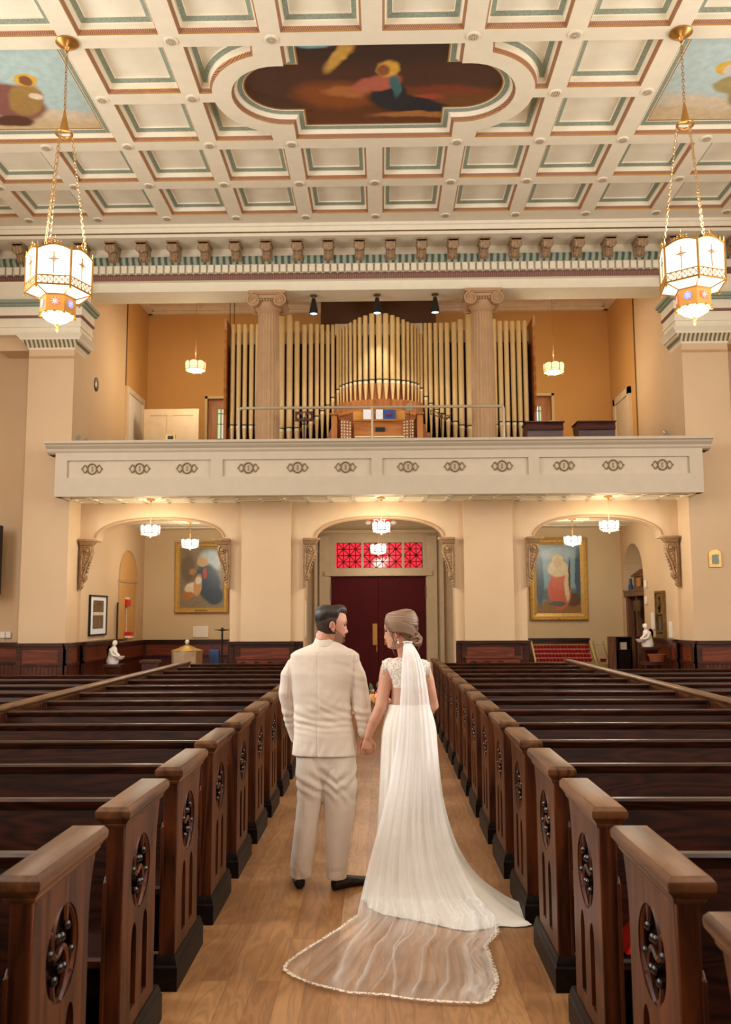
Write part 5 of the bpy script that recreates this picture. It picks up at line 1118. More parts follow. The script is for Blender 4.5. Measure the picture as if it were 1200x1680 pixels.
# ------------------------------------------------------------------ pews
PITCHY, CAPZ = 0.897, 1.016
def far(k): return 3.17+PITCHY*k
XPL, XPR = -0.99, 0.81       # aisle faces of the pew ends
def pew_end_mesh(parent, sg, x):        # sg=+1: carved face looks toward +x ; x = face plane; local y 0..0.56 (0 near the altar)
    f = MB()
    t0 = .028
    circ = arc(.255, .712, .142, 0, 2*PI, 40)[:-1]
    def lancet(c, h=.075/2, z0=.215, z1=.46):
        return [(c-h, z0), (c+h, z0), (c+h, z1)]+[(c+h*math.cos(PI/2*j/6), z1+.075*math.sin(PI/2*j/6)) for j in range(1, 7)]+[(c-h*math.cos(PI/2*(6-j)/6), z1+.075*math.sin(PI/2*(6-j)/6)) for j in range(1, 7)]
    outer = [(.0, .13), (.495, .13), (.495, .74), (.505, .82), (.525, .88), (.548, .93), (.55, .985), (0.02, .985), (0.02, .93), (.0, .76)]
    # outline as seen in the photograph: the near edge steps out below the arm height
    f.plate(outer, [circ, lancet(.17), lancet(.335)], t0, lambda u, v, w: (x-sg*w, u, v), 0)
    f.plate(outer, [], .012, lambda u, v, w: (x-sg*(t0+.012)-sg*w, u, v), 0)
    f.build('end_panel', 'pew_end_wood', parent, smooth=0, bevel=.003)
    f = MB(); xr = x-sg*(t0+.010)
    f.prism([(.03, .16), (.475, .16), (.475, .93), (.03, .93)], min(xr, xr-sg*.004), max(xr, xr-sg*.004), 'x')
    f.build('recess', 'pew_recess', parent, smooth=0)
    f = MB(); xt = x-sg*.014
    def P3(u, v): return (xt, .255+u, .712+v)
    # swirling tracery: two S bars and cusps ending in knobs
    for rot in (0, PI):
        pts = []
        for j in range(13):
            u = j/12; r = .142*(1-u); a = rot+PI/2+2.3*u
            pts.append(P3(r*math.cos(a), r*math.sin(a)))
        f.tube(pts, [.013-.003*j/12 for j in range(13)], 6)
        for (aa, rr) in ((.9, .085), (2.1, .062)):
            f.tube([P3(.142*math.cos(rot+aa+.35), .142*math.sin(rot+aa+.35)), P3(rr*1.25*math.cos(rot+aa+.15), rr*1.25*math.sin(rot+aa+.15)), P3(rr*math.cos(rot+aa), rr*math.sin(rot+aa))], [.012, .010, .009], 6)
    f.tube([P3(.140*math.cos(2*PI*j/30), .140*math.sin(2*PI*j/30)) for j in range(30)], .010, 6, closed=True)
    for rot in (0, PI):
        for (aa, rr) in ((.9, .083), (2.1, .060), (1.45, .045), (2.9, .095)):
            f.ball((xt-sg*-.003, .255+rr*math.cos(rot+aa), .712+rr*math.sin(rot+aa)), .0165, 10, 1)
    f.build('tracery', ['pew_end_wood', 'pew_recess'], parent)
    f = MB()
    f.prism([(.0, .10), (.495, .10), (.495, .74), (.505, .82), (.525, .88), (.548, .93), (.55, .975), (.0, .975)], *sorted((x-sg*.041, x-sg*.066)), 'x')
    f.box(*sorted((x-sg*.001, x-sg*.066)), -.004, .028, .13, .955); f.prism([(.47, .13), (.492, .13), (.492, .74), (.502, .82), (.522, .88), (.545, .93), (.545, .955), (.47, .955)], *sorted((x-sg*.0015, x-sg*.05)), 'x')
    f.box(*sorted((x-sg*.060, x-sg*.076)), -.010, .38, .12, .735); f.prism([(-.010, .735), (.38, .735), (.36, .755), (.01, .755)], *sorted((x-sg*.060, x-sg*.074)), 'x')
    f.build('end_core', 'pew_end_wood', parent, smooth=0, bevel=.004)
    f = MB(); c = x-sg*.037
    def rect(dx, y0, y1, z): return [Vector((c-dx, y0, z)), Vector((c+dx, y0, z)), Vector((c+dx, y1, z)), Vector((c-dx, y1, z))]
    f.loft([rect(.040, -.005, .565, .935), rect(.047, -.012, .572, .945), rect(.047, -.012, .572, .952), rect(.054, -.020, .578, .960), rect(.054, -.020, .578, .966)])
    f.loft([rect(.058, -.026, .585, .966), rect(.066, -.034, .592, .976), rect(.068, -.036, .594, .992), rect(.066, -.034, .592, 1.002), rect(.056, -.022, .582, 1.014), rect(.050, -.016, .576, CAPZ)])
    f.build('cap', 'pew_cap_wood', parent, smooth=30)
    f = MB(); f.loft([rect(.058, -.040, .575, 0), rect(.058, -.040, .575, .105), rect(.052, -.034, .569, .115), rect(.052, -.034, .569, .125), rect(.042, -.022, .56, .15)])
    f.build('plinth', 'pew_dark', parent, smooth=30)
def pew_body(parent, x0, x1, back_z=.945):
    f = MB(); # back: leans away; local y near .50 at top
    prof = [(.400, .40), (.425, .40), (.520, back_z-.05), (.535, back_z-.03), (.538, back_z-.008), (.525, back_z), (.490, back_z), (.478, back_z-.010), (.480, back_z-.03), (.492, back_z-.05)]
    f.prism(prof, x0, x1, 'x'); f.build('backrest', 'pew_wood', parent, smooth=30)
    f = MB(); f.prism([(.0, .425), (.01, .418), (.43, .395), (.44, .42), (.02, .455), (.005, .447)], x0, x1, 'x'); f.build('seat', 'pew_wood', parent, smooth=30)
    f = MB(); f.box(x0, x1, .05, .075, .30, .41); f.box(x0, x1, .41, .44, .02, .42); f.build('seat_rail', 'pew_dark', parent, smooth=0)
    f = MB(); f.box(x0+.05, x1-.05, .66, .80, .20, .235); f.box(x0+.15, x0+.2, .56, .80, .02, .2); f.box(x1-.2, x1-.15, .56, .80, .02, .2); f.build('kneeler', 'pew_dark', parent, smooth=0, bevel=.004)
def make_pew(sg, xa, xb):
    t = thing('pew', '', 'pew', (0, 0, 0))
    if sg > 0: pew_body(t, xb, xa-.06)      # left block: aisle end on its +x side
    else: pew_body(t, xa+.06, xb)
    pew_end_mesh(t, sg, xa)
    return t
NTH = ['first', 'second', 'third', 'fourth', 'fifth', 'sixth', 'seventh', 'eighth', 'ninth', 'tenth', 'eleventh', 'twelfth', 'thirteenth', 'fourteenth', 'fifteenth']
for side, sg, xa, xb in (('left', 1, XPL, -3.15), ('right', -1, XPR, 2.99)):
    first = None
    for k in range(-1, 14):
        if first is None: t = first = make_pew(sg, xa, xb)
        else: t = copy_tree(first)
        t.location = (0, far(k)-.555, 0)
        t['label'] = 'dark carved-end oak pew, %s row from the camera %s of the aisle' % (NTH[k+1], side); t['group'] = 'pews %s of the centre aisle' % side
# dividers between the middle and the side pews
for side, x0, x1, ye in (('left', -3.27, -3.20, 14.9), ('right', 3.03, 3.10, 15.1)):
    t = thing('pew_divider', 'long boarded wooden divider at the %s ends of the aisle pews' % ('outer left' if side == 'left' else 'outer right'), 'divider', (x0, 8.0, 0))
    w = MB(); w.box(x0, x1, 1.6, ye, .1, .92)
    y = 1.6
    while y < ye-.06:
        for xx in (x0-.006, x1-.0): w.box(xx, xx+.006, y+.004, y+.056, .1, .92)
        y += .06
    w.build('boarding', 'dado_bead', t, smooth=0)
    c = (x0+x1)/2; w = MB(); w.loft([[Vector((c-d, 1.58, z)), Vector((c+d, 1.58, z)), Vector((c+d, ye+.02, z)), Vector((c-d, ye+.02, z))] for d, z in ((.04, .90), (.05, .92), (.05, .94), (.065, .95), (.068, .965), (.06, .978), (.05, .982))]); w.build('rail', 'pew_cap_wood', t, smooth=30)
    w = MB(); w.box(x0-.02, x1+.02, 1.6, ye, 0, .1); w.build('plinth', 'pew_dark', t, smooth=0)
# side pews beyond the dividers
for side, sg, xi, xo, kmax in (('left', 1, -3.34, -6.3, 10), ('right', -1, 3.17, 6.2, 11)):
    first = None
    for k in range(1, kmax+1):
        if first is None:
            t = first = thing('pew', '', 'pew', (0, 0, 0)); a, b_ = sorted((xi, xo)); pew_body(t, a, b_)
            w = MB(); w.box(xo-.03, xo+.03, 0, .55, 0, .965); w.build('end_panel', 'pew_end_wood', t, smooth=0, bevel=.004)
            w = MB(); w.box(xo-.06, xo+.06, -.03, .58, .966, 1.012); w.build('cap', 'pew_cap_wood', t, smooth=0, bevel=.01)
        else: t = copy_tree(first)
        t.location = (0, far(k)-.555, 0)
        t['label'] = 'plain dark wooden side pew beyond the %s divider, level with the %s aisle row' % (side, NTH[k+1]); t['group'] = 'side pews on the %s' % side
# red folder left on a pew seat
p = at(1032, 1530, 3.55)
t = thing('red_folder', 'bright red folded paper bag lying on the seat of a right pew', 'bag', (1.05, 3.65, .455))
w = MB(); x = .965
w.loft([[Vector((x-.06, 2.76+.79, .463)), Vector((x+.24, 2.74+.79, .460)), Vector((x+.24, 2.95+.79, .455)), Vector((x-.06, 2.95+.79, .455))], [Vector((x+.02, 2.80+.79, .56)), Vector((x+.20, 2.80+.79, .58)), Vector((x+.2, 2.9+.79, .58)), Vector((x+.02, 2.9+.79, .57))], [Vector((x+.03, 2.86+.79, .60)), Vector((x+.16, 2.86+.79, .63)), Vector((x+.16, 2.88+.79, .63)), Vector((x+.03, 2.88+.79, .60))]]); w.build('paper', 'red_metal', t, smooth=0, bevel=.004)
# ------------------------------------------------------------------ the couple
from mathutils import noise
def skinmat(name, c, c2):
    m, nt, b = newmat(name)
    co = coords(nt, rnd=False); n = N(nt, 'ShaderNodeTexNoise', Scale=14.0, Detail=3.0); nt.links.new(co, n.inputs['Vector'])
    cr = N(nt, 'ShaderNodeValToRGB'); cr.color_ramp.elements[0].position = .35; cr.color_ramp.elements[1].position = .65; cr.color_ramp.elements[0].color = lin(c); cr.color_ramp.elements[1].color = lin(c2)
    nt.links.new(n.outputs[0], cr.inputs[0]); nt.links.new(cr.outputs[0], b.inputs['Base Color']); b.inputs['Roughness'].default_value = .5
    b.inputs['Subsurface Weight'].default_value = .12; b.inputs['Subsurface Radius'].default_value = (.012, .004, .002)
skinmat('skin_man', 'C98E74', 'D39A80'); skinmat('skin_bride', 'CF977A', 'DAA68A')
def hairmat(name, a, b2, stretch=(60, 3, 1), luv=True):
    m, nt, b = newmat(name); n = N(nt, 'ShaderNodeTexNoise', Scale=1.0, Detail=3.0, Distortion=.3)
    if luv:
        at_ = N(nt, 'ShaderNodeAttribute', attribute_name='luv'); mp = N(nt, 'ShaderNodeMapping'); mp.inputs['Scale'].default_value = stretch; nt.links.new(at_.outputs['Vector'], mp.inputs[0]); nt.links.new(mp.outputs[0], n.inputs['Vector'])
    else: nt.links.new(coords(nt, stretch, rnd=False), n.inputs['Vector'])
    cr = N(nt, 'ShaderNodeValToRGB'); cr.color_ramp.elements[0].position = .35; cr.color_ramp.elements[1].position = .68; cr.color_ramp.elements[0].color = lin(a); cr.color_ramp.elements[1].color = lin(b2)
    nt.links.new(n.outputs[0], cr.inputs[0]); nt.links.new(cr.outputs[0], b.inputs['Base Color']); b.inputs['Roughness'].default_value = .42
    bp = N(nt, 'ShaderNodeBump', Strength=.7, Distance=.003); nt.links.new(n.outputs[0], bp.inputs['Height']); nt.links.new(bp.outputs[0], b.inputs['Normal'])
hairmat('hair_dark', '120D0B', '3E302A', (5, 110, 1)); hairmat('hair_fade', '281C16', '4A3A31', (300, 300, 200), False); hairmat('hair_blonde', '5A4230', 'B8997A', (34, 2.5, 1)); hairmat('hair_lock', '5A4230', 'BA9B7C', (9, 2, 1)); hairmat('beard', '8A6450', 'B08872', (400, 400, 200), False); hairmat('goatee', '4A372C', '7A5C4A', (400, 400, 200), False); hairmat('brow', '2A1E18', '4A382C', (300, 300, 300), False)
def cloth(name, c, c2, sc=300, rough=.85, bump=.25, wr=0.0):
    m, nt, b = newmat(name); co = coords(nt, (1, 1, 1), rnd=False)
    n0 = N(nt, 'ShaderNodeTexNoise', Scale=5.0, Detail=4.0); nt.links.new(co, n0.inputs['Vector'])
    cr = N(nt, 'ShaderNodeValToRGB'); cr.color_ramp.elements[0].position = .3; cr.color_ramp.elements[1].position = .7; cr.color_ramp.elements[0].color = lin(c); cr.color_ramp.elements[1].color = lin(c2)
    nt.links.new(n0.outputs[0], cr.inputs[0]); nt.links.new(cr.outputs[0], b.inputs['Base Color'])
    mp = N(nt, 'ShaderNodeMapping'); mp.inputs['Scale'].default_value = (sc, sc, sc*.12); nt.links.new(co, mp.inputs[0]); n1 = N(nt, 'ShaderNodeTexNoise', Scale=1.0, Detail=2.0); nt.links.new(mp.outputs[0], n1.inputs['Vector'])
    bp = N(nt, 'ShaderNodeBump', Strength=bump, Distance=.002); nt.links.new(n1.outputs[0], bp.inputs['Height'])
    if wr:
        n2 = N(nt, 'ShaderNodeTexNoise', Scale=7.0, Detail=5.0, Distortion=1.2); nt.links.new(co, n2.inputs['Vector']); bp2 = N(nt, 'ShaderNodeBump', Strength=wr, Distance=.02); nt.links.new(n2.outputs[0], bp2.inputs['Height']); nt.links.new(bp.outputs[0], bp2.inputs['Normal']); nt.links.new(bp2.outputs[0], b.inputs['Normal'])
    else: nt.links.new(bp.outputs[0], b.inputs['Normal'])
    b.inputs['Roughness'].default_value = rough; b.inputs['Specular IOR Level'].default_value = .2; b.inputs['Sheen Weight'].default_value = .15
    return m
cloth('linen', 'DDD0BF', 'E6DACB', wr=.18); cloth('shirt_white', 'F2F0EC', 'F4F2EE'); cloth('ivory', 'F4EEE2', 'F7F2E8', sc=120, bump=.15, wr=.15); plain('shoe_black', '15100E', .35); plain('eye_dark', '5A4438', .3); plain('pearl', 'F4F0E8', .25); cloth('peach_petal', 'E8A060', 'F0B878', sc=60, bump=.1); plain('leaf', '4E6A3A', .6); plain('rose_pink', 'C9968A', .6)
# lace bodice: white flower lace over skin coloured net
m, nt, b = newmat('lace_bodice'); co = coords(nt, rnd=False)
v1 = N(nt, 'ShaderNodeTexVoronoi', Scale=105.0); v1.feature = 'DISTANCE_TO_EDGE'; nt.links.new(co, v1.inputs['Vector'])
n1 = N(nt, 'ShaderNodeTexNoise', Scale=45.0, Detail=2.0, Distortion=2.0); nt.links.new(co, n1.inputs['Vector'])
lt = N(nt, 'ShaderNodeMath', operation='LESS_THAN'); lt.inputs[1].default_value = .11; nt.links.new(v1.outputs['Distance'], lt.inputs[0])
gt = N(nt, 'ShaderNodeMath', operation='GREATER_THAN'); gt.inputs[1].default_value = .50; nt.links.new(n1.outputs[0], gt.inputs[0])
mxx = N(nt, 'ShaderNodeMath', operation='MAXIMUM'); nt.links.new(lt.outputs[0], mxx.inputs[0]); nt.links.new(gt.outputs[0], mxx.inputs[1])
mr = N(nt, 'ShaderNodeMapRange'); mr.inputs[3].default_value = .38; mr.inputs[4].default_value = .97; nt.links.new(mxx.outputs[0], mr.inputs[0]); nt.links.new(mr.outputs[0], b.inputs['Alpha'])
b.inputs['Base Color'].default_value = lin('F3ECE0'); b.inputs['Roughness'].default_value = .8
m, nt, b = newmat('sheer_panel'); b.inputs['Base Color'].default_value = lin('E4C0AC'); b.inputs['Alpha'].default_value = .45; b.inputs['Roughness'].default_value = .7
def tulle(name, amin, amax):
    m, nt, b = newmat(name); at_ = N(nt, 'ShaderNodeAttribute', attribute_name='dens'); uv = N(nt, 'ShaderNodeAttribute', attribute_name='along')
    n1 = N(nt, 'ShaderNodeTexNoise', Scale=1.0, Detail=4.0); mp = N(nt, 'ShaderNodeMapping'); mp.inputs['Scale'].default_value = (24, 1.2, 1); nt.links.new(uv.outputs['Vector'], mp.inputs[0]); nt.links.new(mp.outputs[0], n1.inputs['Vector'])
    mr = N(nt, 'ShaderNodeMapRange'); mr.inputs[1].default_value = .35; mr.inputs[2].default_value = .7; mr.inputs[3].default_value = -.10; mr.inputs[4].default_value = .14; nt.links.new(n1.outputs[0], mr.inputs[0])
    ad = N(nt, 'ShaderNodeMath', operation='ADD'); ad.use_clamp = True; nt.links.new(at_.outputs['Fac'], ad.inputs[0]); nt.links.new(mr.outputs[0], ad.inputs[1])
    m2 = N(nt, 'ShaderNodeMapRange'); m2.inputs[3].default_value = amin; m2.inputs[4].default_value = amax; nt.links.new(ad.outputs[0], m2.inputs[0]); nt.links.new(m2.outputs[0], b.inputs['Alpha'])
    b.inputs['Base Color'].default_value = lin('FFFDFA'); b.inputs['Roughness'].default_value = .9; b.inputs['Specular IOR Level'].default_value = .1
    return m
tulle('tulle', .05, .92)
m, nt, b = newmat('lace_trim'); b.inputs['Base Color'].default_value = lin('F2E8D6'); b.inputs['Roughness'].default_value = .85
co = coords(nt, rnd=False); v1 = N(nt, 'ShaderNodeTexVoronoi', Scale=110.0); nt.links.new(co, v1.inputs['Vector']); lt = N(nt, 'ShaderNodeMath', operation='LESS_THAN'); lt.inputs[1].default_value = .62; nt.links.new(v1.outputs['Distance'], lt.inputs[0])
mr = N(nt, 'ShaderNodeMapRange'); mr.inputs[3].default_value = .35; mr.inputs[4].default_value = 1.0; nt.links.new(lt.outputs[0], mr.inputs[0]); nt.links.new(mr.outputs[0], b.inputs['Alpha'])

def remeshed(mb, name, mat, parent, voxel=.003, it=3, post=None):
    o = mb.build(name, mat, parent, smooth=0, merge=False)
    r = o.modifiers.new('r', 'REMESH'); r.mode = 'VOXEL'; r.voxel_size = voxel; r.use_smooth_shade = True
    s = o.modifiers.new('s', 'SMOOTH'); s.iterations = it; s.factor = .5
    dg = bpy.context.evaluated_depsgraph_get(); me = bpy.data.meshes.new_from_object(o.evaluated_get(dg))
    o.modifiers.clear(); old = o.data; me.materials.clear(); me.materials.append(MATS[mat]); o.data = me; bpy.data.meshes.remove(old); me.name = name
    if post:
        me.update(); off = parent.location
        nn = [v.normal.copy() for v in me.vertices]
        for v, n_ in zip(me.vertices, nn): v.co = post(v.co+off, n_)-off
    me.shade_smooth(); return o
def ell(c, rx, ry, n=28, e=2.3, rot=0.0):
    pts = []
    for k in range(n):
        a = 2*PI*k/n; ca, sa = math.cos(a), math.sin(a)
        x = rx*math.copysign(abs(ca)**(2/e), ca); y = ry*math.copysign(abs(sa)**(2/e), sa)
        pts.append(Vector((c[0]+x*math.cos(rot)-y*math.sin(rot), c[1]+x*math.sin(rot)+y*math.cos(rot), c[2])))
    return pts
def rowring(py, xl, xr, Yc, dep, e=2.3):
    a, b_ = at(xl, py, Yc), at(xr, py, Yc); return ell(((a.x+b_.x)/2, Yc, (a.z+b_.z)/2), (b_.x-a.x)/2, dep, e=e)
def limb(mb, pts, m=0):
    mb.tube([p[0] for p in pts], [p[1] for p in pts], 16, m)
    for p in (pts[0], pts[-1]): mb.ball(p[0], p[1]*.98, 12, m)
# head: horizontal sections, local +x is where the nose points
HEAD = [(.121, -.03, .02, .02, 0, .03), (.117, -.06, .045, .04, 0, .03), (.108, -.080, .064, .055, 0, .03), (.092, -.097, .078, .066, 0, .03), (.07, -.106, .088, .074, 0, .03), (.045, -.109, .093, .077, 0, .03), (.030, -.108, .093, .077, .004, .03),
        (.018, -.105, .088, .076, .003, .016), (.005, -.102, .085, .074, .008, .012), (-.010, -.098, .084, .072, .014, .012), (-.022, -.094, .083, .070, .020, .013), (-.032, -.089, .082, .068, .026, .014), (-.040, -.084, .082, .066, .019, .016), (-.046, -.080, .082, .065, .005, .016),
        (-.054, -.077, .081, .063, .008, .02), (-.060, -.074, .081, .061, .004, .018), (-.066, -.071, .079, .059, .008, .018), (-.075, -.066, .077, .056, .0, .02), (-.088, -.058, .078, .049, .005, .018), (-.100, -.048, .075, .041, .004, .018), (-.108, -.035, .064, .031, 0, .02), (-.113, -.01, .045, .016, 0, .02)]
def head_pt(i, th, off=0.0, fem=False):
    z, xb, xf, w, bump, sg = i
    xm = -.012; c, s_ = math.cos(th), math.sin(th)
    ex = 2.25; q = 1/((abs(c)**ex+abs(s_)**ex)**(1/ex)); c, s_ = c*q, s_*q
    x = xm+(xf-xm)*c if c > 0 else xm+(xm-xb)*c; y = w*s_
    if fem: bump *= .85; y *= .96
    if c > 0: x += bump*math.exp(-(y/sg)**2)
    if c > 0 and -.005 < z < .024: x -= .010*math.exp(-((abs(y)-.032)/.014)**2)*math.exp(-((z-.012)/.010)**2)
    d = Vector((x-xm, y, 0)); d = d.normalized() if d.length > 1e-6 else Vector((1, 0, 0))
    return Vector((x, y, z))+d*off
def lerp_row(z):
    for a, b_ in zip(HEAD, HEAD[1:]):
        if a[0] >= z >= b_[0]:
            u = (a[0]-z)/(a[0]-b_[0]); return tuple(p+(q-p)*u for p, q in zip(a, b_))
    return HEAD[0] if z > HEAD[0][0] else HEAD[-1]
def put_head(mb, T, fem=False):
    n = 64; rows = []
    for a, b_ in zip(HEAD, HEAD[1:]):
        for u in (0, .5): rows.append(tuple(p+(q-p)*u for p, q in zip(a, b_)))
    rows.append(HEAD[-1])
    mb.loft([[head_pt(r, 2*PI*k/n, fem=fem) for k in range(n)] for r in rows], T=T)
    for s_ in (-1, 1):      # ears
        p = Vector((-.010, s_*.079, -.002))
        mb.ball(p, .021, 12, T=T, sz=(.8, .38, 1.3)); mb.tube([p+Vector((.014*math.cos(a)-.004, s_*.011, .001+(.031 if math.sin(a) > 0 else .027)*math.sin(a))) + Vector((-.004*(1), s_*.002, 0)) for a in [(-.42+1.5*k/12)*PI for k in range(13)]], .006, 8, T=T)
        mb.ball(p+Vector((.004, s_*.004, -.026)), .008, 8, T=T)
    mb.ball((.083, .010, -.036), .007, 8, T=T); mb.ball((.083, -.010, -.036), .007, 8, T=T)
def shell(mb, T, zlo, off, fem=False, n=72, m=10, th0=-PI, th1=PI, zhi=None, wob=0.0):
    rings = []
    for k in range(n+1):
        th = th0+(th1-th0)*k/n; a = zlo(th); b_ = zhi(th) if zhi else .121; col = []
        for j in range(m+1):
            u = j/m; z = a+(b_-a)*(1-(1-u)**1.6 if zhi is None else u); col.append(head_pt(lerp_row(z), th, off(th, z, u)+(wob*noise.noise(Vector((th*9, z*60, 1))) if wob else 0), fem)+Vector((0, 0, (off(th, z, 1)*max(0, (z-.06)/.06)) if zhi is None else 0)))
        rings.append(col)
    mb.loft(rings, 0, closed=False, cap=False, T=T); return rings
def frame(o, fwd, tilt=0.0, scale=1.0):     # head matrix: x along fwd, z up
    f = Vector(fwd).normalized(); l = Vector((0, 0, 1)).cross(f).normalized(); u = f.cross(l)
    Mx = Matrix((f, l, u)).transposed().to_4x4(); R = Matrix.Rotation(tilt, 4, 'X'); Q = Mx @ R @ Matrix.Scale(scale, 4); Q.translation = Vector(o); return Q
def hand(mb, W, d, s, n, L=.085, width=.075, curls=(.5, .9, .6), th=(.5, .5), r=.0085, spread=.04):
    """W wrist, d to the fingers, s towards the thumb side, n out of the palm"""
    W, d, s, n = Vector(W), Vector(d).normalized(), Vector(s).normalized(), Vector(n).normalized()
    rings = []
    for u, w_, t in ((-.1, .44, .30), (.1, .56, .30), (.35, .86, .28), (.7, 1.0, .24), (1.0, .98, .20)):
        c = W+d*(L*u); rings.append([c+s*(width*.5*w_*math.cos(a))+n*(width*.5*t*1.25*math.sin(a)) for a in [2*PI*k/16 for k in range(16)]])
    mb.loft(rings)
    lens = (.068, .078, .073, .056)
    for i in range(4):
        b0 = W+d*(L*(.97-.02*abs(i-1)))+s*(width*(.37-.25*i)); dirv = (d+s*(spread*(1.5-i))).normalized(); p = b0-d*.012; pts = [(p, r*1.05)]; ang = 0; q = b0
        for j, (fr_, c_) in enumerate(zip((.45, .32, .25), curls)):
            ang += c_; dd = dirv*math.cos(ang)+n*math.sin(ang); pts.append((q, r*(1.0-.06*j))); q = q+dd*(lens[i]*fr_)
        pts.append((q, r*.78)); limb(mb, pts)
    b0 = W+d*(L*.28)+s*(width*.36); dd = (s*.75+d*.7+n*th[0]).normalized(); p1 = b0+dd*.035; dd2 = (s*.25+d*.9+n*(th[0]+th[1])).normalized(); p2 = p1+dd2*.030; p3 = p2+(dd2+n*.2).normalized()*.022
    limb(mb, [(b0-dd*.02, r*1.5), (p1, r*1.25), (p2, r*1.1), (p3, r*.85)])

# ---------- the man
MY = 5.85
man = tag(thing('person', 'man in a cream linen suit standing in the aisle, back to us, holding hands', 'person', (at(535, 1455, 5.9).x, 5.9, 0)), None, None)
P = lambda x, y, Y=MY: at(x, y, Y)
hT = frame(P(545.5, 1028, 5.86), (.97, .24, -.03), 0, 1.0)
bd = MB(); put_head(bd, hT)
neckb = P(534, 1060, 5.87)
limb(bd, [(hT @ Vector((-.035, 0, -.035)), .060), (hT @ Vector((-.045, 0, -.075)), .058), (neckb, .060), (P(532, 1085, 5.87), .08)])
bd.loft([rowring(1072, 500, 566, 5.87, .07), rowring(1090, 486, 578, 5.87, .09), rowring(1140, 492, 568, 5.87, .10), rowring(1200, 492, 574, 5.87, .11), rowring(1245, 492, 580, 5.87, .11)])
for pts in (((494, 1096, 5.87, .042), (476, 1140, 5.87, .040), (478, 1185, 5.95, .036), (486, 1205, 6.0, .03)),
            ((575, 1096, 5.87, .042), (590, 1135, 5.855, .040), (596, 1165, 5.84, .038), (599, 1190, 5.83, .032), (599.5, 1208, 5.825, .027))):
    limb(bd, [(P(x, y, Y), r) for x, y, Y, r in pts])
for pts in (((508, 1250, 5.87, .08), (505, 1340, 5.87, .058), (495, 1430, 5.9, .04)), ((558, 1250, 5.87, .08), (556, 1340, 5.87, .058), (552, 1435, 5.9, .04))):
    limb(bd, [(P(x, y, Y), r) for x, y, Y, r in pts])
W2 = P(599.5, 1209, 5.83); hand(bd, W2, (.28, 0.02, -1), (-.9, .1, -.2), (.1, -1, 0), L=.082, width=.078, curls=(.75, 1.0, .7), th=(.3, .4), r=.0088)
hand(bd, P(487, 1207, 6.0), (.2, .1, -1), (1, 0, .2), (0, 1, 0), curls=(.4, .5, .3))
remeshed(bd, 'body', 'skin_man', man, .003, 2)
# hair, fade, beard, brow
def hl(th):         # hairline height round the head, th=0 at the nose
    a = abs(th)
    if a < 1.10: return .085-.006*math.cos(a*2.2)
    if a < 1.36: return .085-(a-1.10)/.26*.045
    if a < 1.5: return .038
    if a < 1.9: return .040
    return .040-min(1, (a-1.9)/.5)*.052
w = MB(); shell(w, hT, hl, lambda th, z, u: .002+.014*min(1, max(0, (z-.03)/.06))*min(1, u*2.5+.1)+(.008*max(0, math.cos(th))*max(0, (z-.07)/.05))+.003*min(1, u*3)*(1 if abs(th) > 1.9 else 0), wob=.002)
w.build('hair', 'hair_dark', man, smooth=80, merge=False, fixn=True)
def fl(th):
    a = abs(th)
    return -.006 if a < 1.5 else (.028 if a < 1.9 else (.028-min(1, (a-1.9)/.35)*.074))
w = MB(); shell(w, hT, fl, lambda th, z, u: .0016+.0035*u, zhi=lambda th: .058, th0=1.36, th1=2*PI-1.36); w.build('hair_fade', 'hair_fade', man, smooth=80, merge=False)
w = MB(); shell(w, hT, lambda th: -.1125, lambda th, z, u: .0016, zhi=lambda th: -.080+.068*(min(1, abs(th)/1.4))**1.3, th0=-1.4, th1=1.4, n=60); w.build('beard', 'beard', man, smooth=80, merge=False)
w = MB(); shell(w, hT, lambda th: -.1128, lambda th, z, u: .0035, zhi=lambda th: -.084+.022*min(1, abs(th)/.45), th0=-.62, th1=.62, n=30); w.build('goatee', 'goatee', man, smooth=80, merge=False)
w = MB(); shell(w, hT, lambda th: -.0535, lambda th, z, u: .002, zhi=lambda th: -.045, th0=-.45, th1=.45, n=16, m=3); w.build('moustache', 'goatee', man, smooth=80, merge=False)
for s_ in (-1, 1):
    w = MB(); w.tube([hT @ (head_pt(lerp_row(.030+.004*math.sin(PI*u)), s_*(.2+.45*u))+Vector((.0015, 0, 0))) for u in [k/6 for k in range(7)]], [.0028, .0035, .0038, .0036, .003, .002, .001], 6); w.build('eyebrow', 'brow', man)
    w = MB(); w.ball(hT @ Vector((.074, s_*.032, .011)), .0082, 12); w.build('eye', 'eye_dark', man)
    w = MB(); w.tube([hT @ Vector((.0835-.003*abs(u), s_*(.032+.010*u), .015-.003*abs(u))) for u in (-1, -.5, 0, .5, 1)], .0018, 5); w.build('eyelashes', 'brow', man)
# jacket
def seam(v): return at(521, 1150, 5.72).x+.0
def jpost(v, n_):
    q = noise.noise(Vector((v.x*6, v.y*6, v.z*11)))*.006
    A = noise.noise(Vector((v.x*4+9, v.y*4, v.z*4))); B = noise.noise(Vector((v.x*5-3, 1, v.z*5+7)))
    q += .0030*max(0, A)*math.sin(v.z*95+v.x*38+6*B)+.0022*max(0, B)*math.sin(v.x*90-v.z*45+5*A)
    k = math.exp(-((v.z-1.10)/.09)**2)
    q += .0026*k*math.sin(v.z*110+9*A+v.x*14)
    if n_.y < -.3: q -= .0030*math.exp(-((v.x-xs)/.0042)**2)*(1 if v.z < 1.50 else 0)
    if n_.y < -.2 and v.z < 1.10: q += .0045*min(1, (1.10-v.z)/.12)*(1 if v.x > xs else 0)
    for sx_ in (-1, 1):      # armhole seams
        q -= .0035*math.exp(-((abs(v.x-xs-.02)-.205-(1.45-v.z)*.02)/.006)**2)*(1 if 1.2 < v.z < 1.5 else 0)*.5
    return v+n_*q
xs = P(521, 1150, 5.73).x
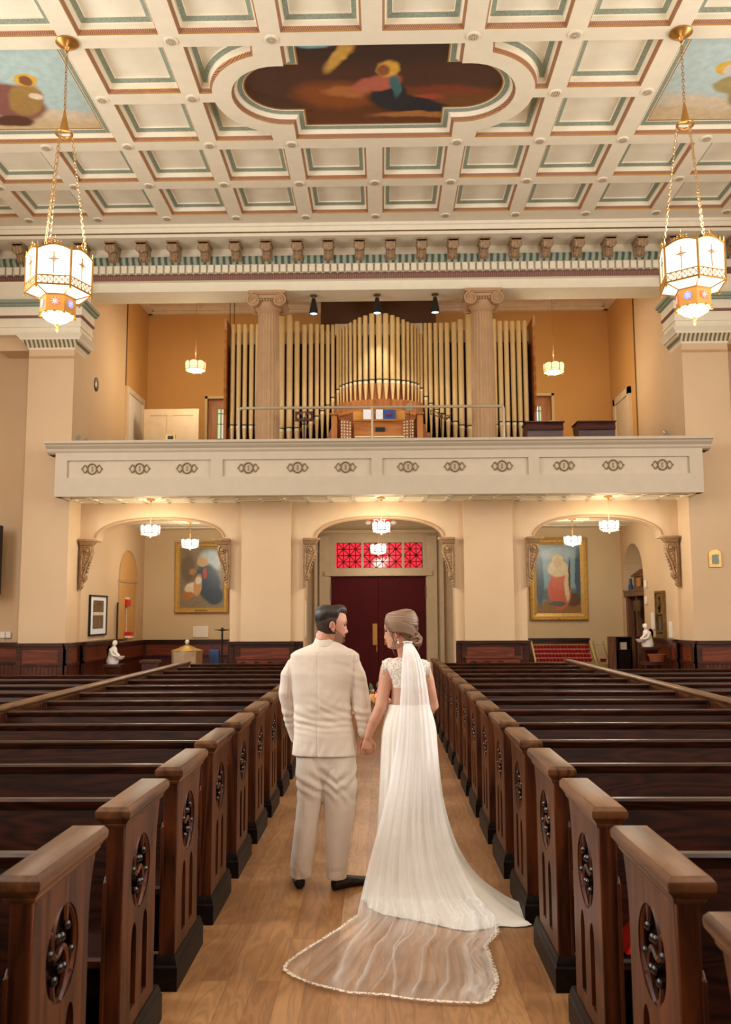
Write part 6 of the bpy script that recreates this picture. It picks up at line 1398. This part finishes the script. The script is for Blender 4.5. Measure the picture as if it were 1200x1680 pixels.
jk = MB()
rows = [(1048, 519, 549, .045, 2.0), (1056, 512, 560, .055, 2.0), (1062, 499, 570, .07, 2.1), (1068, 486, 582, .085, 2.3), (1074, 477, 589, .095, 2.3), (1084, 475, 590, .105, 2.3), (1105, 477, 583, .118, 2.5), (1135, 480, 576, .125, 2.5), (1165, 483, 576, .122, 2.5), (1195, 482, 581, .125, 2.5), (1225, 480, 585.5, .130, 2.5), (1237, 479.5, 587, .132, 2.6)]
jk.loft([rowring(y, a, b_, MY, d, e) for y, a, b_, d, e in rows])
aL = [(484, 1090, 5.85, .052), (474.5, 1108, 5.85, .056), (471.5, 1135, 5.86, .054), (474, 1162, 5.89, .051), (480, 1190, 5.94, .045), (487, 1212, 5.99, .040)]
aR = [(580, 1090, 5.85, .052), (585.5, 1108, 5.85, .060), (589.5, 1130, 5.845, .060), (593.5, 1155, 5.84, .060), (596.5, 1178, 5.83, .053), (598.5, 1200, 5.825, .043)]
for arm in (aL, aR): limb(jk, [(P(x, y, Y), r) for x, y, Y, r in arm])
remeshed(jk, 'jacket', 'linen', man, .0035, 9, jpost)
# jacket tails: flat hem skirt is part of the cloth; collar roll and shirt collar
w = MB(); ring = []
for py_, hw_, dp in ((1060, 24, .100), (1050, 19.5, .088), (1045, 17.5, .080), (1044.5, 16.5, .076), (1056, 16, .072)):
    a, b_ = P(534.5-hw_, py_), P(534.5+hw_, py_); ring.append([Vector(((a.x+b_.x)/2+(b_.x-a.x)/2*math.sin(t), MY+.03-dp*math.cos(t), a.z-.020*(1-math.cos(t))*.5)) for t in [(-.66+1.32*k/20)*PI for k in range(21)]])
w.loft(ring, closed=False, cap=False); w.build('jacket_collar', 'linen', man, smooth=60)
w = MB(); ring = []
for py_, hw_, dp in ((1052, 16.5, .074), (1039, 15.8, .073), (1037.5, 15.2, .069), (1050, 15, .066)):
    a, b_ = P(534.5-hw_, py_), P(534.5+hw_, py_); ring.append([Vector(((a.x+b_.x)/2+(b_.x-a.x)/2*math.sin(t), MY+.03-dp*math.cos(t), a.z-.010*(1-math.cos(t))*.5)) for t in [(-.75+1.5*k/20)*PI for k in range(21)]])
w.loft(ring, closed=False, cap=False); w.build('shirt_collar', 'shirt_white', man, smooth=60)
# trousers
tr_ = MB()
tr_.loft([rowring(1205, 487, 580, MY, .10), rowring(1235, 486, 584, MY, .118), rowring(1255, 488, 583, MY, .112), rowring(1276, 493, 578, MY+.005, .092), rowring(1292, 512, 558, MY+.01, .055)])
def leg(rows):
    tr_.loft([rowring(y, a, b_, Y, d, 2.1) for y, a, b_, Y, d in rows])
leg([(1238, 486, 538, 5.85, .112), (1262, 486.5, 538, 5.85, .112), (1290, 487, 536, 5.85, .102), (1315, 487.5, 530, 5.855, .092), (1345, 485, 523, 5.865, .083), (1372, 481.5, 519, 5.875, .078), (1400, 478, 515, 5.885, .075), (1422, 476, 511, 5.895, .072), (1434, 477, 509.5, 5.905, .070), (1438, 478, 508, 5.905, .068)])
leg([(1238, 526, 585, 5.85, .112), (1262, 526, 585, 5.85, .112), (1290, 527, 585, 5.85, .102), (1315, 530, 583, 5.855, .092), (1345, 533, 580, 5.865, .083), (1372, 534, 576, 5.875, .078), (1400, 535, 572, 5.885, .075), (1422, 535.5, 570, 5.895, .072), (1436, 536, 568.5, 5.905, .070), (1440, 537, 568, 5.905, .068)])
def tpost(v, n_):
    A = noise.noise(Vector((v.x*7, v.y*5, v.z*6+4))); B = noise.noise(Vector((v.x*5+7, 2, v.z*4)))
    q = A*.005+.0045*max(0, B)*math.sin(v.z*62+v.x*45+6*A)
    k = math.exp(-((v.z-.70)/.10)**2); q += .0045*k*math.sin(v.z*60+(v.x+.3)*55*(1 if v.x < -.29 else -1)+4*A)
    if v.z < .20: q += .0035*(.20-v.z)/.2*math.sin(v.z*85+8*A)
    return v+n_*q
remeshed(tr_, 'trousers', 'linen', man, .0035, 4, tpost)
def shoe(px_, py_, dirv, L=.29):
    o = atz(px_, py_, 0.0); d = Vector(dirv).normalized(); s_ = Vector((-d.y, d.x, 0)); w = MB()
    rings = []
    for u, hw_, h in ((0, .018, .05), (.03, .034, .068), (.12, .038, .075), (.3, .038, .085), (.5, .044, .07), (.7, .050, .055), (.88, .042, .045), (.97, .025, .035), (1, .01, .025)):
        c = o+d*(L*u); rings.append([c+s_*(hw_*math.cos(a))+Vector((0, 0, max(0.004, h*.5+h*.5*math.sin(a)))) for a in [2*PI*k/18 for k in range(18)]])
    w.loft(rings)
    w.build('shoe', 'shoe_black', man, smooth=60)
shoe(492, 1459, (-.15, 1, 0)); shoe(546, 1461, (.78, .62, 0), .29)

# ---------- the bride
BYc = 5.72
br_ = thing('person', 'bride in ivory gown and long sheer veil, back to us, facing the man', 'person', (at(672, 1450, 5.8).x, 5.8, 0))
Q = lambda x, y, Y=BYc: at(x, y, Y)
bT = frame(Q(654, 1037, 5.72), (-.96, .27, -.04), 0, .94)
bd = MB(); put_head(bd, bT, True)
limb(bd, [(bT @ Vector((-.03, 0, -.045)), .047), (Q(663, 1062, 5.72), .046), (Q(667, 1076, 5.73), .052), (Q(668, 1090, 5.74), .07)])
bd.loft([rowring(1078, 652, 682, 5.74, .05), rowring(1086, 636, 697, 5.74, .07), rowring(1096, 633, 700, 5.74, .085), rowring(1112, 640, 699, 5.74, .09), rowring(1135, 643, 700, 5.74, .09), rowring(1158, 641, 702, 5.74, .095), rowring(1180, 632, 706, 5.74, .11), rowring(1200, 628, 708, 5.74, .12)])
for pts in (((637, 1096, 5.74, .048), (634, 1112, 5.73, .046), (630, 1135, 5.72, .041), (625, 1160, 5.71, .038), (615, 1182, 5.72, .035), (607, 1200, 5.74, .026), (604, 1209, 5.75, .024)),
            ((695, 1098, 5.74, .046), (701, 1115, 5.74, .044), (706, 1138, 5.75, .040), (711, 1158, 5.77, .036), (703, 1168, 5.84, .035), (680, 1164, 5.98, .030), (650, 1158, 6.06, .024))):
    limb(bd, [(Q(x, y, Y), r) for x, y, Y, r in pts])
for pts in (((655, 1210, 5.76, .08), (655, 1330, 5.78, .055), (655, 1440, 5.8, .04)), ((690, 1210, 5.76, .08), (690, 1330, 5.78, .055), (690, 1440, 5.8, .04))): limb(bd, [(Q(x, y, Y), r) for x, y, Y, r in pts])
hand(bd, Q(604, 1209, 5.75), (-.12, .05, -1), (1, .1, -.1), (-.1, 1, 0), L=.075, width=.066, curls=(.65, .95, .6), th=(.35, .3), r=.0076)
hand(bd, Q(646, 1157, 6.07), (-1, .2, .1), (0, .2, 1), (0, -1, .2), L=.07, width=.06, curls=(1.0, 1.2, .8), th=(.5, .4), r=.0074)
remeshed(bd, 'body', 'skin_bride', br_, .003, 2)
for s_ in (-1, 1):
    w = MB(); w.tube([bT @ (head_pt(lerp_row(.030+.005*math.sin(PI*u)), s_*(.2+.45*u), fem=True)+Vector((.001, 0, 0))) for u in [k/6 for k in range(7)]], [.0015, .0022, .0024, .0022, .002, .0015, .001], 6); w.build('eyebrow', 'brow', br_)
    w = MB(); w.ball(bT @ Vector((.074, s_*.031, .011)), .0082, 12); w.build('eye', 'eye_dark', br_)
    w = MB(); w.tube([bT @ Vector((.0860-.003*abs(u), s_*(.031+.011*u), .014-.003*abs(u))) for u in (-1, -.5, 0, .5, 1)], .0022, 5); w.build('eyelashes', 'brow', br_)
w = MB(); w.tube([bT @ Vector((.0900-.006*abs(u), .016*u, -.0600)) for u in (-1, -.5, 0, .5, 1)], [.001, .003, .0035, .003, .001], 6); w.build('lips', 'rose_pink', br_)
# hair: crown shell, swept locks and a low knot of curls
def hb(th):
    a = abs(th)
    if a < .7: return .084-.012*(a/.7)**2
    if a < 1.15: return .072-(a-.7)/.45*.062
    if a < 1.75: return .010-(a-1.15)/.6*.028
    return -.018-min(1, (a-1.75)/.8)*.042
hm = MB(); shell(hm, bT, hb, lambda th, z, u: .003+.020*min(1, u*1.8)*(.45+.55*min(1, abs(th)/1.6))+(.010*max(0, -math.cos(th))), fem=True, wob=.004, m=18)
hm.build('hair', 'hair_blonde', br_, smooth=80, merge=False)
hm = MB()
for sg in (1, -1):
    for i in range(10):
        v0 = i/9; z0 = .098-.088*v0; z1 = .012-.045*v0; pts = []; th_s = .50+.55*v0
        for j in range(17):
            u = j/16; th = th_s+(2.75-th_s)*u; z = z0+(z1-z0)*u**1.3+.012*math.sin(PI*u)
            pts.append(bT @ head_pt(lerp_row(max(-.06, z)), th*sg, .006+.019*min(1, u*3)+.006*math.sin(PI*u), True))
        hm.tube(pts, [.003+.0095*math.sin(PI*(.12+.76*j/16)) for j in range(17)], 8)
hm.build('swept_locks', 'hair_lock', br_, smooth=80, merge=False)
kn = MB(); kc = Q(683, 1048, 5.69)
rnd = random.Random(4)
for i in range(16):
    a0 = rnd.uniform(0, 6.28); tilt = rnd.uniform(-.9, .9); r0_ = rnd.uniform(.014, .028); c = kc+Vector((rnd.uniform(-.020, .014), rnd.uniform(-.03, .01), rnd.uniform(-.026, .028)))
    pts = []
    for j in range(14):
        a = a0+j/13*5.2; rr = r0_*(1-.35*j/13); p = Vector((rr*math.cos(a), (rr*.7)*math.sin(a)*math.sin(tilt), rr*math.sin(a)*math.cos(tilt))); pts.append(c+p)
    kn.tube(pts, [.003+.0065*math.sin(PI*(.1+.8*j/13)) for j in range(14)], 8)
kn.ball(kc, .030, 14, sz=(.9, .9, 1.1)); kn.tube([kc+Vector((.015, -.01, -.03)), kc+Vector((.018, -.01, -.05)), kc+Vector((.012, -.012, -.07))], [.004, .0025, .001], 6)
kn.build('bun', 'hair_lock', br_, smooth=80, merge=False)
lk = MB()
for pp in ([(640, 1016), (636, 1026), (641, 1040), (648, 1054), (645, 1066), (650, 1076)], [(642, 1020), (643, 1036), (646, 1050), (643, 1062), (646, 1072)], [(651, 1050), (648, 1060), (652, 1070)]):
    lk.tube([Q(x, y, 5.655) for x, y in pp], [.0035]*(len(pp)-2)+[.002, .0008], 6)
lk.build('loose_locks', 'hair_lock', br_, smooth=80, merge=False)
w = MB(); e0 = Q(653.5, 1049, 5.645); w.ball(e0, .0035, 8); w.ball(e0+Vector((0, 0, -.009)), .003, 8); w.ball(e0+Vector((0, 0, -.020)), .0065, 10, sz=(.9, .9, 1.4)); w.build('earring', 'pearl', br_)
# bodice with cap sleeves, sheer lower back
w = MB()
rows = [(1079, 649, 686, .058), (1085, 635, 698, .076), (1092, 629, 703, .088), (1102, 634, 703, .095), (1115, 640.5, 700, .0955), (1127, 642.5, 700.5, .0955)]
rr = [rowring(y, a, b_, 5.74, d) for y, a, b_, d in rows]; w.loft(rr, cap=False); 
for sx_, (cx_, cy_) in ((-1, (636, 1094)), (1, (697, 1096))):
    w.loft([[Q(cx_, cy_, 5.74)+Vector((sx_*o_+.0, r_*math.cos(a), dz+r_*1.1*math.sin(a))) for a in [2*PI*k/22 for k in range(22)]] for o_, r_, dz in ((-.035, .046, .004), (-.012, .052, .0), (.012, .052, -.008), (.030, .050, -.020))], cap=False)
w.build('lace_bodice', 'lace_bodice', br_, smooth=80)
w = MB(); rr = [rowring(y, a, b_, 5.74, d) for y, a, b_, d in ((1126, 642.5, 700.5, .096), (1145, 642, 701, .096), (1159, 640, 703, .100))]; w.loft(rr, cap=False); w.build('sheer_back', 'sheer_panel', br_, smooth=80)
w = MB(); e = [Q(636, 1094, 5.74)+Vector((-.030, .050*math.cos(a), -.020+.055*math.sin(a))) for a in [2*PI*k/26 for k in range(26)]]; w.tube(e, .005, 6, closed=True); w.build('sleeve_edging', 'lace_trim', br_, smooth=80); w = MB()
e = [Q(697, 1096, 5.74)+Vector((.030, .050*math.cos(a), -.020+.055*math.sin(a))) for a in [2*PI*k/26 for k in range(26)]]; w.tube(e, .005, 6, closed=True); w.build('sleeve_edging', 'lace_trim', br_, smooth=80)
# gown: waist to a floor outline with a train towards us
top = (1157, 639, 704, .102)
gc = Q(671, 1157, 5.74)
outl = [(602, 1449), (596, 1472), (606, 1492), (632, 1503), (662, 1508), (693, 1514), (730, 1522), (766, 1530), (793, 1526), (819, 1521), (850, 1523), (872, 1520), (887, 1513), (889, 1507), (878, 1498), (850, 1490), (815, 1476)]
pts = [atz(x, y, .0) for x, y in outl]+[Vector((.60, 5.95, 0)), Vector((.47, 6.08, 0)), Vector((.30, 6.14, 0)), Vector((.10, 6.14, 0)), Vector((-.03, 6.08, 0))]
c2 = Vector((gc.x, 5.76, 0))
def polar_radius(th):
    d = Vector((math.cos(th), math.sin(th), 0)); best = None
    for a, b_ in zip(pts, pts[1:]+pts[:1]):
        e = b_-a; den = d.x*e.y-d.y*e.x
        if abs(den) < 1e-9: continue
        q = a-c2; t = (q.x*e.y-q.y*e.x)/den; s_ = (q.x*d.y-q.y*d.x)/den
        if t > 0 and -1e-6 <= s_ <= 1.000001: best = t if best is None else max(best, t)
    return best or .4
NT = 360; NR = 70; rings = []
rad0 = [polar_radius(2*PI*k/NT) for k in range(NT)]
rad = [sum(rad0[(k+j) % NT] for j in range(-3, 4))/7 for k in range(NT)]
ztop = gc.z
for i in range(NR+1):
    u = i/NR; z = ztop*(1-u)**1.0
    if i > NR-14: z = ztop*(1-(NR-14)/NR)*(1-((i-(NR-14))/14))**1.4
    uu = 1-z/ztop; ring = []
    for k in range(NT):
        th = 2*PI*k/NT; c, s_ = math.cos(th), math.sin(th)
        hip = min(1, uu/.16); rx = .130+.036*math.sin(hip*PI/2)+.03*uu; ry = .102+.05*math.sin(hip*PI/2)+.05*uu
        r0_ = rx*ry/math.sqrt((ry*c)**2+(rx*s_)**2)
        f = .42*uu**2.6+.58*uu**9
        r = r0_+(max(rad[k], .15)-r0_)*f
        fold = (math.sin(th*17+1.3*math.sin(th*3+uu*2))*.5+.35*math.sin(th*29+2*math.sin(th*5)+uu*3)+.3*noise.noise(Vector((c*4, s_*4, uu*2))))
        r += fold*(.0015+.016*uu**1.1)*(1 if uu < .97 else .6)
        zz = z+.004+(.014*max(0, fold)+.008*max(0, math.sin(th*37+5*noise.noise(Vector((c*r*4, s_*r*4, 1)))))+.018*abs(noise.noise(Vector((c*r*7, s_*r*7, 3)))))*max(0, (uu-.86)/.14)*(1 if i < NR else .25)
        ring.append(Vector((c2.x+r*c, gc.y+(c2.y-gc.y)*uu+r*s_, zz)))
    rings.append(ring)
w = MB(); w.loft(rings, cap=False); w.build('gown', 'ivory', br_, smooth=180)
w = MB(); a = rings[0]; w.loft([[p+Vector((0, 0, .006)) for p in a], [Vector((c2.x+(p.x-c2.x)*1.04, gc.y+(p.y-gc.y)*1.04, p.z-.004)) for p in a], [Vector((c2.x+(p.x-c2.x)*1.05, gc.y+(p.y-gc.y)*1.05, p.z-.02)) for p in a]], cap=False); w.build('waistband', 'ivory', br_, smooth=180)
# gathered hem frill along the train
# veil: falls from the comb over the back, then spreads on the floor
up = [(1054, 663, 675, 5.665, 1.0), (1062, 662, 681, 5.63, 1.0), (1072, 661, 687, 5.61, .95), (1083, 660, 692, 5.60, .88), (1105, 659, 698, 5.59, .80), (1135, 658, 703, 5.585, .74), (1165, 656, 707, 5.58, .70), (1200, 653, 712, 5.565, .66), (1238, 648, 717, 5.545, .60), (1296, 637, 723, 5.50, .52), (1346, 625, 731, 5.46, .45), (1400, 610, 747, 5.40, .40), (1440, 600, 765, 5.33, .36), (1475, 592, 785, 5.246, .31)]
NS = 150
def P_floor(x, y, z): return atz(x, y, z)
rows3 = []; dens = []; along = []
def rowpts(fn): return [fn(k/NS) for k in range(NS+1)]
def interp_rows(tab, n):
    out = []
    for i in range(len(tab)-1):
        for j in range(n):
            u = j/n; out.append(tuple(a+(b_-a)*u for a, b_ in zip(tab[i], tab[i+1])))
    out.append(tab[-1]); return out
U = interp_rows(up, 5)
for i, (y, xl, xr, Y, dn) in enumerate(U):
    t = i/len(U); row = []
    for k in range(NS+1):
        s_ = k/NS; p = at(xl+(xr-xl)*s_, y, Y); bul = math.sin(PI*s_)
        fo = math.sin(s_*30+1.5*math.sin(s_*7+t*2))*.5+.35*math.sin(s_*53+t*3)
        p = p+Vector((0, (-.02*bul*(.4+t)+fo*(.002+.007*t)+(1-bul)*.035*min(1, t*3))*min(1, (1-t)*3.5), 0)); row.append(p)
    rows3.append(row); dens.append([min(1, dn+.25*(1-math.sin(PI*k/NS))**4) for k in range(NS+1)]); along.append(t)
def poly(pl, u):
    L = [0]
    for a, b_ in zip(pl, pl[1:]): L.append(L[-1]+math.hypot(b_[0]-a[0], b_[1]-a[1]))
    q = u*L[-1]
    for i in range(len(pl)-1):
        if q <= L[i+1] or i == len(pl)-2:
            v = (q-L[i])/max(1e-9, L[i+1]-L[i]); return (pl[i][0]+(pl[i+1][0]-pl[i][0])*v, pl[i][1]+(pl[i+1][1]-pl[i][1])*v)
edgeL = [(592, 1475), (586, 1503), (555, 1526), (517, 1549), (494, 1564), (474, 1578), (467, 1590)]
edgeR = [(785, 1475), (812, 1502), (816, 1530), (796, 1553), (806, 1579), (816, 1612), (802, 1640)]
edgeB = [(467, 1590), (480, 1600), (509, 1613), (545, 1622), (574, 1629), (632, 1632), (670, 1639), (708, 1642), (750, 1645), (789, 1646), (802, 1640)]
NF = 60
for i in range(1, NF+1):
    v = i/NF; L_ = poly(edgeL, v); R_ = poly(edgeR, v); row = []; dd = []
    for k in range(NS+1):
        s_ = k/NS; T_ = (592+(785-592)*s_, 1475); B_ = poly(edgeB, s_)
        cx_ = (1-v)*T_[0]+v*B_[0]+(1-s_)*L_[0]+s_*R_[0]-((1-s_)*(1-v)*592+s_*(1-v)*785+(1-s_)*v*467+s_*v*802)
        cy_ = (1-v)*T_[1]+v*B_[1]+(1-s_)*L_[1]+s_*R_[1]-((1-s_)*(1-v)*1475+s_*(1-v)*1475+(1-s_)*v*1590+s_*v*1640)
        zz = .014+.136*max(0, 1-v*1.7)**1.2
        g = atz(cx_, cy_, zz)
        if v < .25 and False: pass
        rid = 0; dn = .09
        for (s0, am, wd, dr) in ((.30, .03, .006, .10), (.47, .02, .004, -.06), (.60, .018, .005, .05), (.14, .02, .010, .16), (.78, .03, .008, -.05), (.87, .03, .02, .02), (.40, .012, .004, .2)):
            q = math.exp(-((s_-s0-dr*(v-.3)-.008*math.sin(v*5+s0*20))/(wd*(1+v)))**2)*min(1, v*4)*(1 if v < .93 else (1-v)/.07); rid += am*q*.5; dn += .28*q
        if s_ > .82: dn += .35*(s_-.82)/.18; rid += .03*abs(noise.noise(Vector((s_*30, v*14, 0))))
        dn += .22*max(0, 1-v*2.0)**1.3
        rid += .006*abs(noise.noise(Vector((cx_*.03, cy_*.05, 0))))
        row.append(g+Vector((0, 0, rid))); dd.append(min(1, dn))
    rows3.append(row); dens.append(dd); along.append(1+v)
# blend the last hanging rows smoothly into the floor part and lay the veil over the gown
w = MB(); w.loft(rows3, closed=False, cap=False)
vo = w.build('veil', 'tulle', br_, smooth=180, merge=False, fixn=False)
me = vo.data; at1 = me.attributes.new('dens', 'FLOAT', 'POINT'); at1.data.foreach_set('value', [d for r in dens for d in r])
at2 = me.attributes.new('along', 'FLOAT_VECTOR', 'POINT'); buf = []
for i, r in enumerate(dens):
    for k in range(NS+1): buf += [k/NS, along[i], 0]
at2.data.foreach_set('vector', buf)
# scalloped lace trim on the veil's edges
def trim(path, wd, out, closed=False):
    w = MB(); n_ = len(path); rings = []
    L = 0
    for i, p in enumerate(path):
        t = (path[min(i+1, n_-1)]-path[max(i-1, 0)]); t.z = 0; t.normalize(); o_ = Vector((t.y, -t.x, 0))*out
        if i: L += (path[i]-path[i-1]).length
        k = abs(math.sin(L*PI/.042)); big_ = .5+.5*math.sin(L*PI/.13)
        rings.append([p+Vector((0, 0, .003))-o_*wd*.6, p+Vector((0, 0, .007))-o_*.0, p+Vector((0, 0, .004))+o_*wd*(.35+.55*k+.3*big_)])
    w.loft(rings, closed=False, cap=False); return w
def dens_path(pl, n_): return [Vector(atz(*poly(pl, i/n_), .012)) for i in range(n_+1)]
w = trim([p for p in dens_path(edgeB, 420)], .015, 1); w.build('lace_trim', 'lace_trim', br_, smooth=0)
w = trim(dens_path(edgeL[1:], 240), .012, 1); w.build('lace_trim', 'lace_trim', br_, smooth=0)
w = trim(dens_path(edgeR[1:], 240), .016, -1); w.build('lace_trim', 'lace_trim', br_, smooth=0)
w = MB(); c_ = Q(669, 1054, 5.66); w.tube([c_+Vector((-.03, .0, .0)), c_+Vector((0, -.012, .006)), c_+Vector((.03, 0, .0))], .005, 8); w.build('veil_comb', 'pearl', br_)
# bouquet
bq = thing('bouquet', 'bouquet of peach and blush roses held in front of the bride', 'bouquet', Q(618, 1147, 6.12))
def rose(c, r, mt):
    w = MB(); c = Vector(c)
    for j in range(14):
        a = j*2.4; rr_ = r*(.15+.85*j/13); tl = .2+.9*j/13; d = Vector((math.cos(a)*math.sin(tl), -math.cos(tl)*.9, math.sin(a)*math.sin(tl)))
        o_ = c+d*rr_*.55; u_ = d.orthogonal().normalized(); v_ = d.cross(u_); g = []
        for q in range(5):
            g.append([o_+u_*(rr_*.6*(p/2-1))+v_*(rr_*.6*(q/2-1))-d*(.25*rr_*((p/2-1)**2+(q/2-1)**2))-d*0 for p in range(5)])
        w.loft(g, closed=False, cap=False)
    w.ball(c, r*.35, 10); return w.build('rose', mt, bq, smooth=80)
rose(Q(613.5, 1145, 6.08), .050, 'peach_petal'); rose(Q(624, 1136, 6.12), .04, 'rose_pink'); rose(Q(626, 1154, 6.10), .042, 'peach_petal'); rose(Q(611, 1134, 6.15), .024, 'rose_pink')
for k, (x, y, a) in enumerate(((606, 1127, 1.8), (605, 1134, 2.4), (610, 1160, -1.9), (616, 1124, 1.4), (604, 1150, 3.3))):
    w = MB(); c_ = Q(x+4, y+3, 6.13); d = Vector((math.cos(a), 0, math.sin(a))); s_ = Vector((-d.z, .3, d.x)); w.loft([[c_+d*(.05*u-.01)+s_*(.012*math.sin(PI*min(1, u+.02))*q)+Vector((0, -.006*(1-abs(q)), 0)) for q in (-1, -.5, 0, .5, 1)] for u in [j/8 for j in range(9)]], closed=False, cap=False); w.build('leaf', 'leaf', bq, smooth=80)
w = MB(); w.tube([Q(618, 1150, 6.12), Q(632, 1165, 6.1)], [.03, .014], 10); w.build('stems', 'leaf', bq)
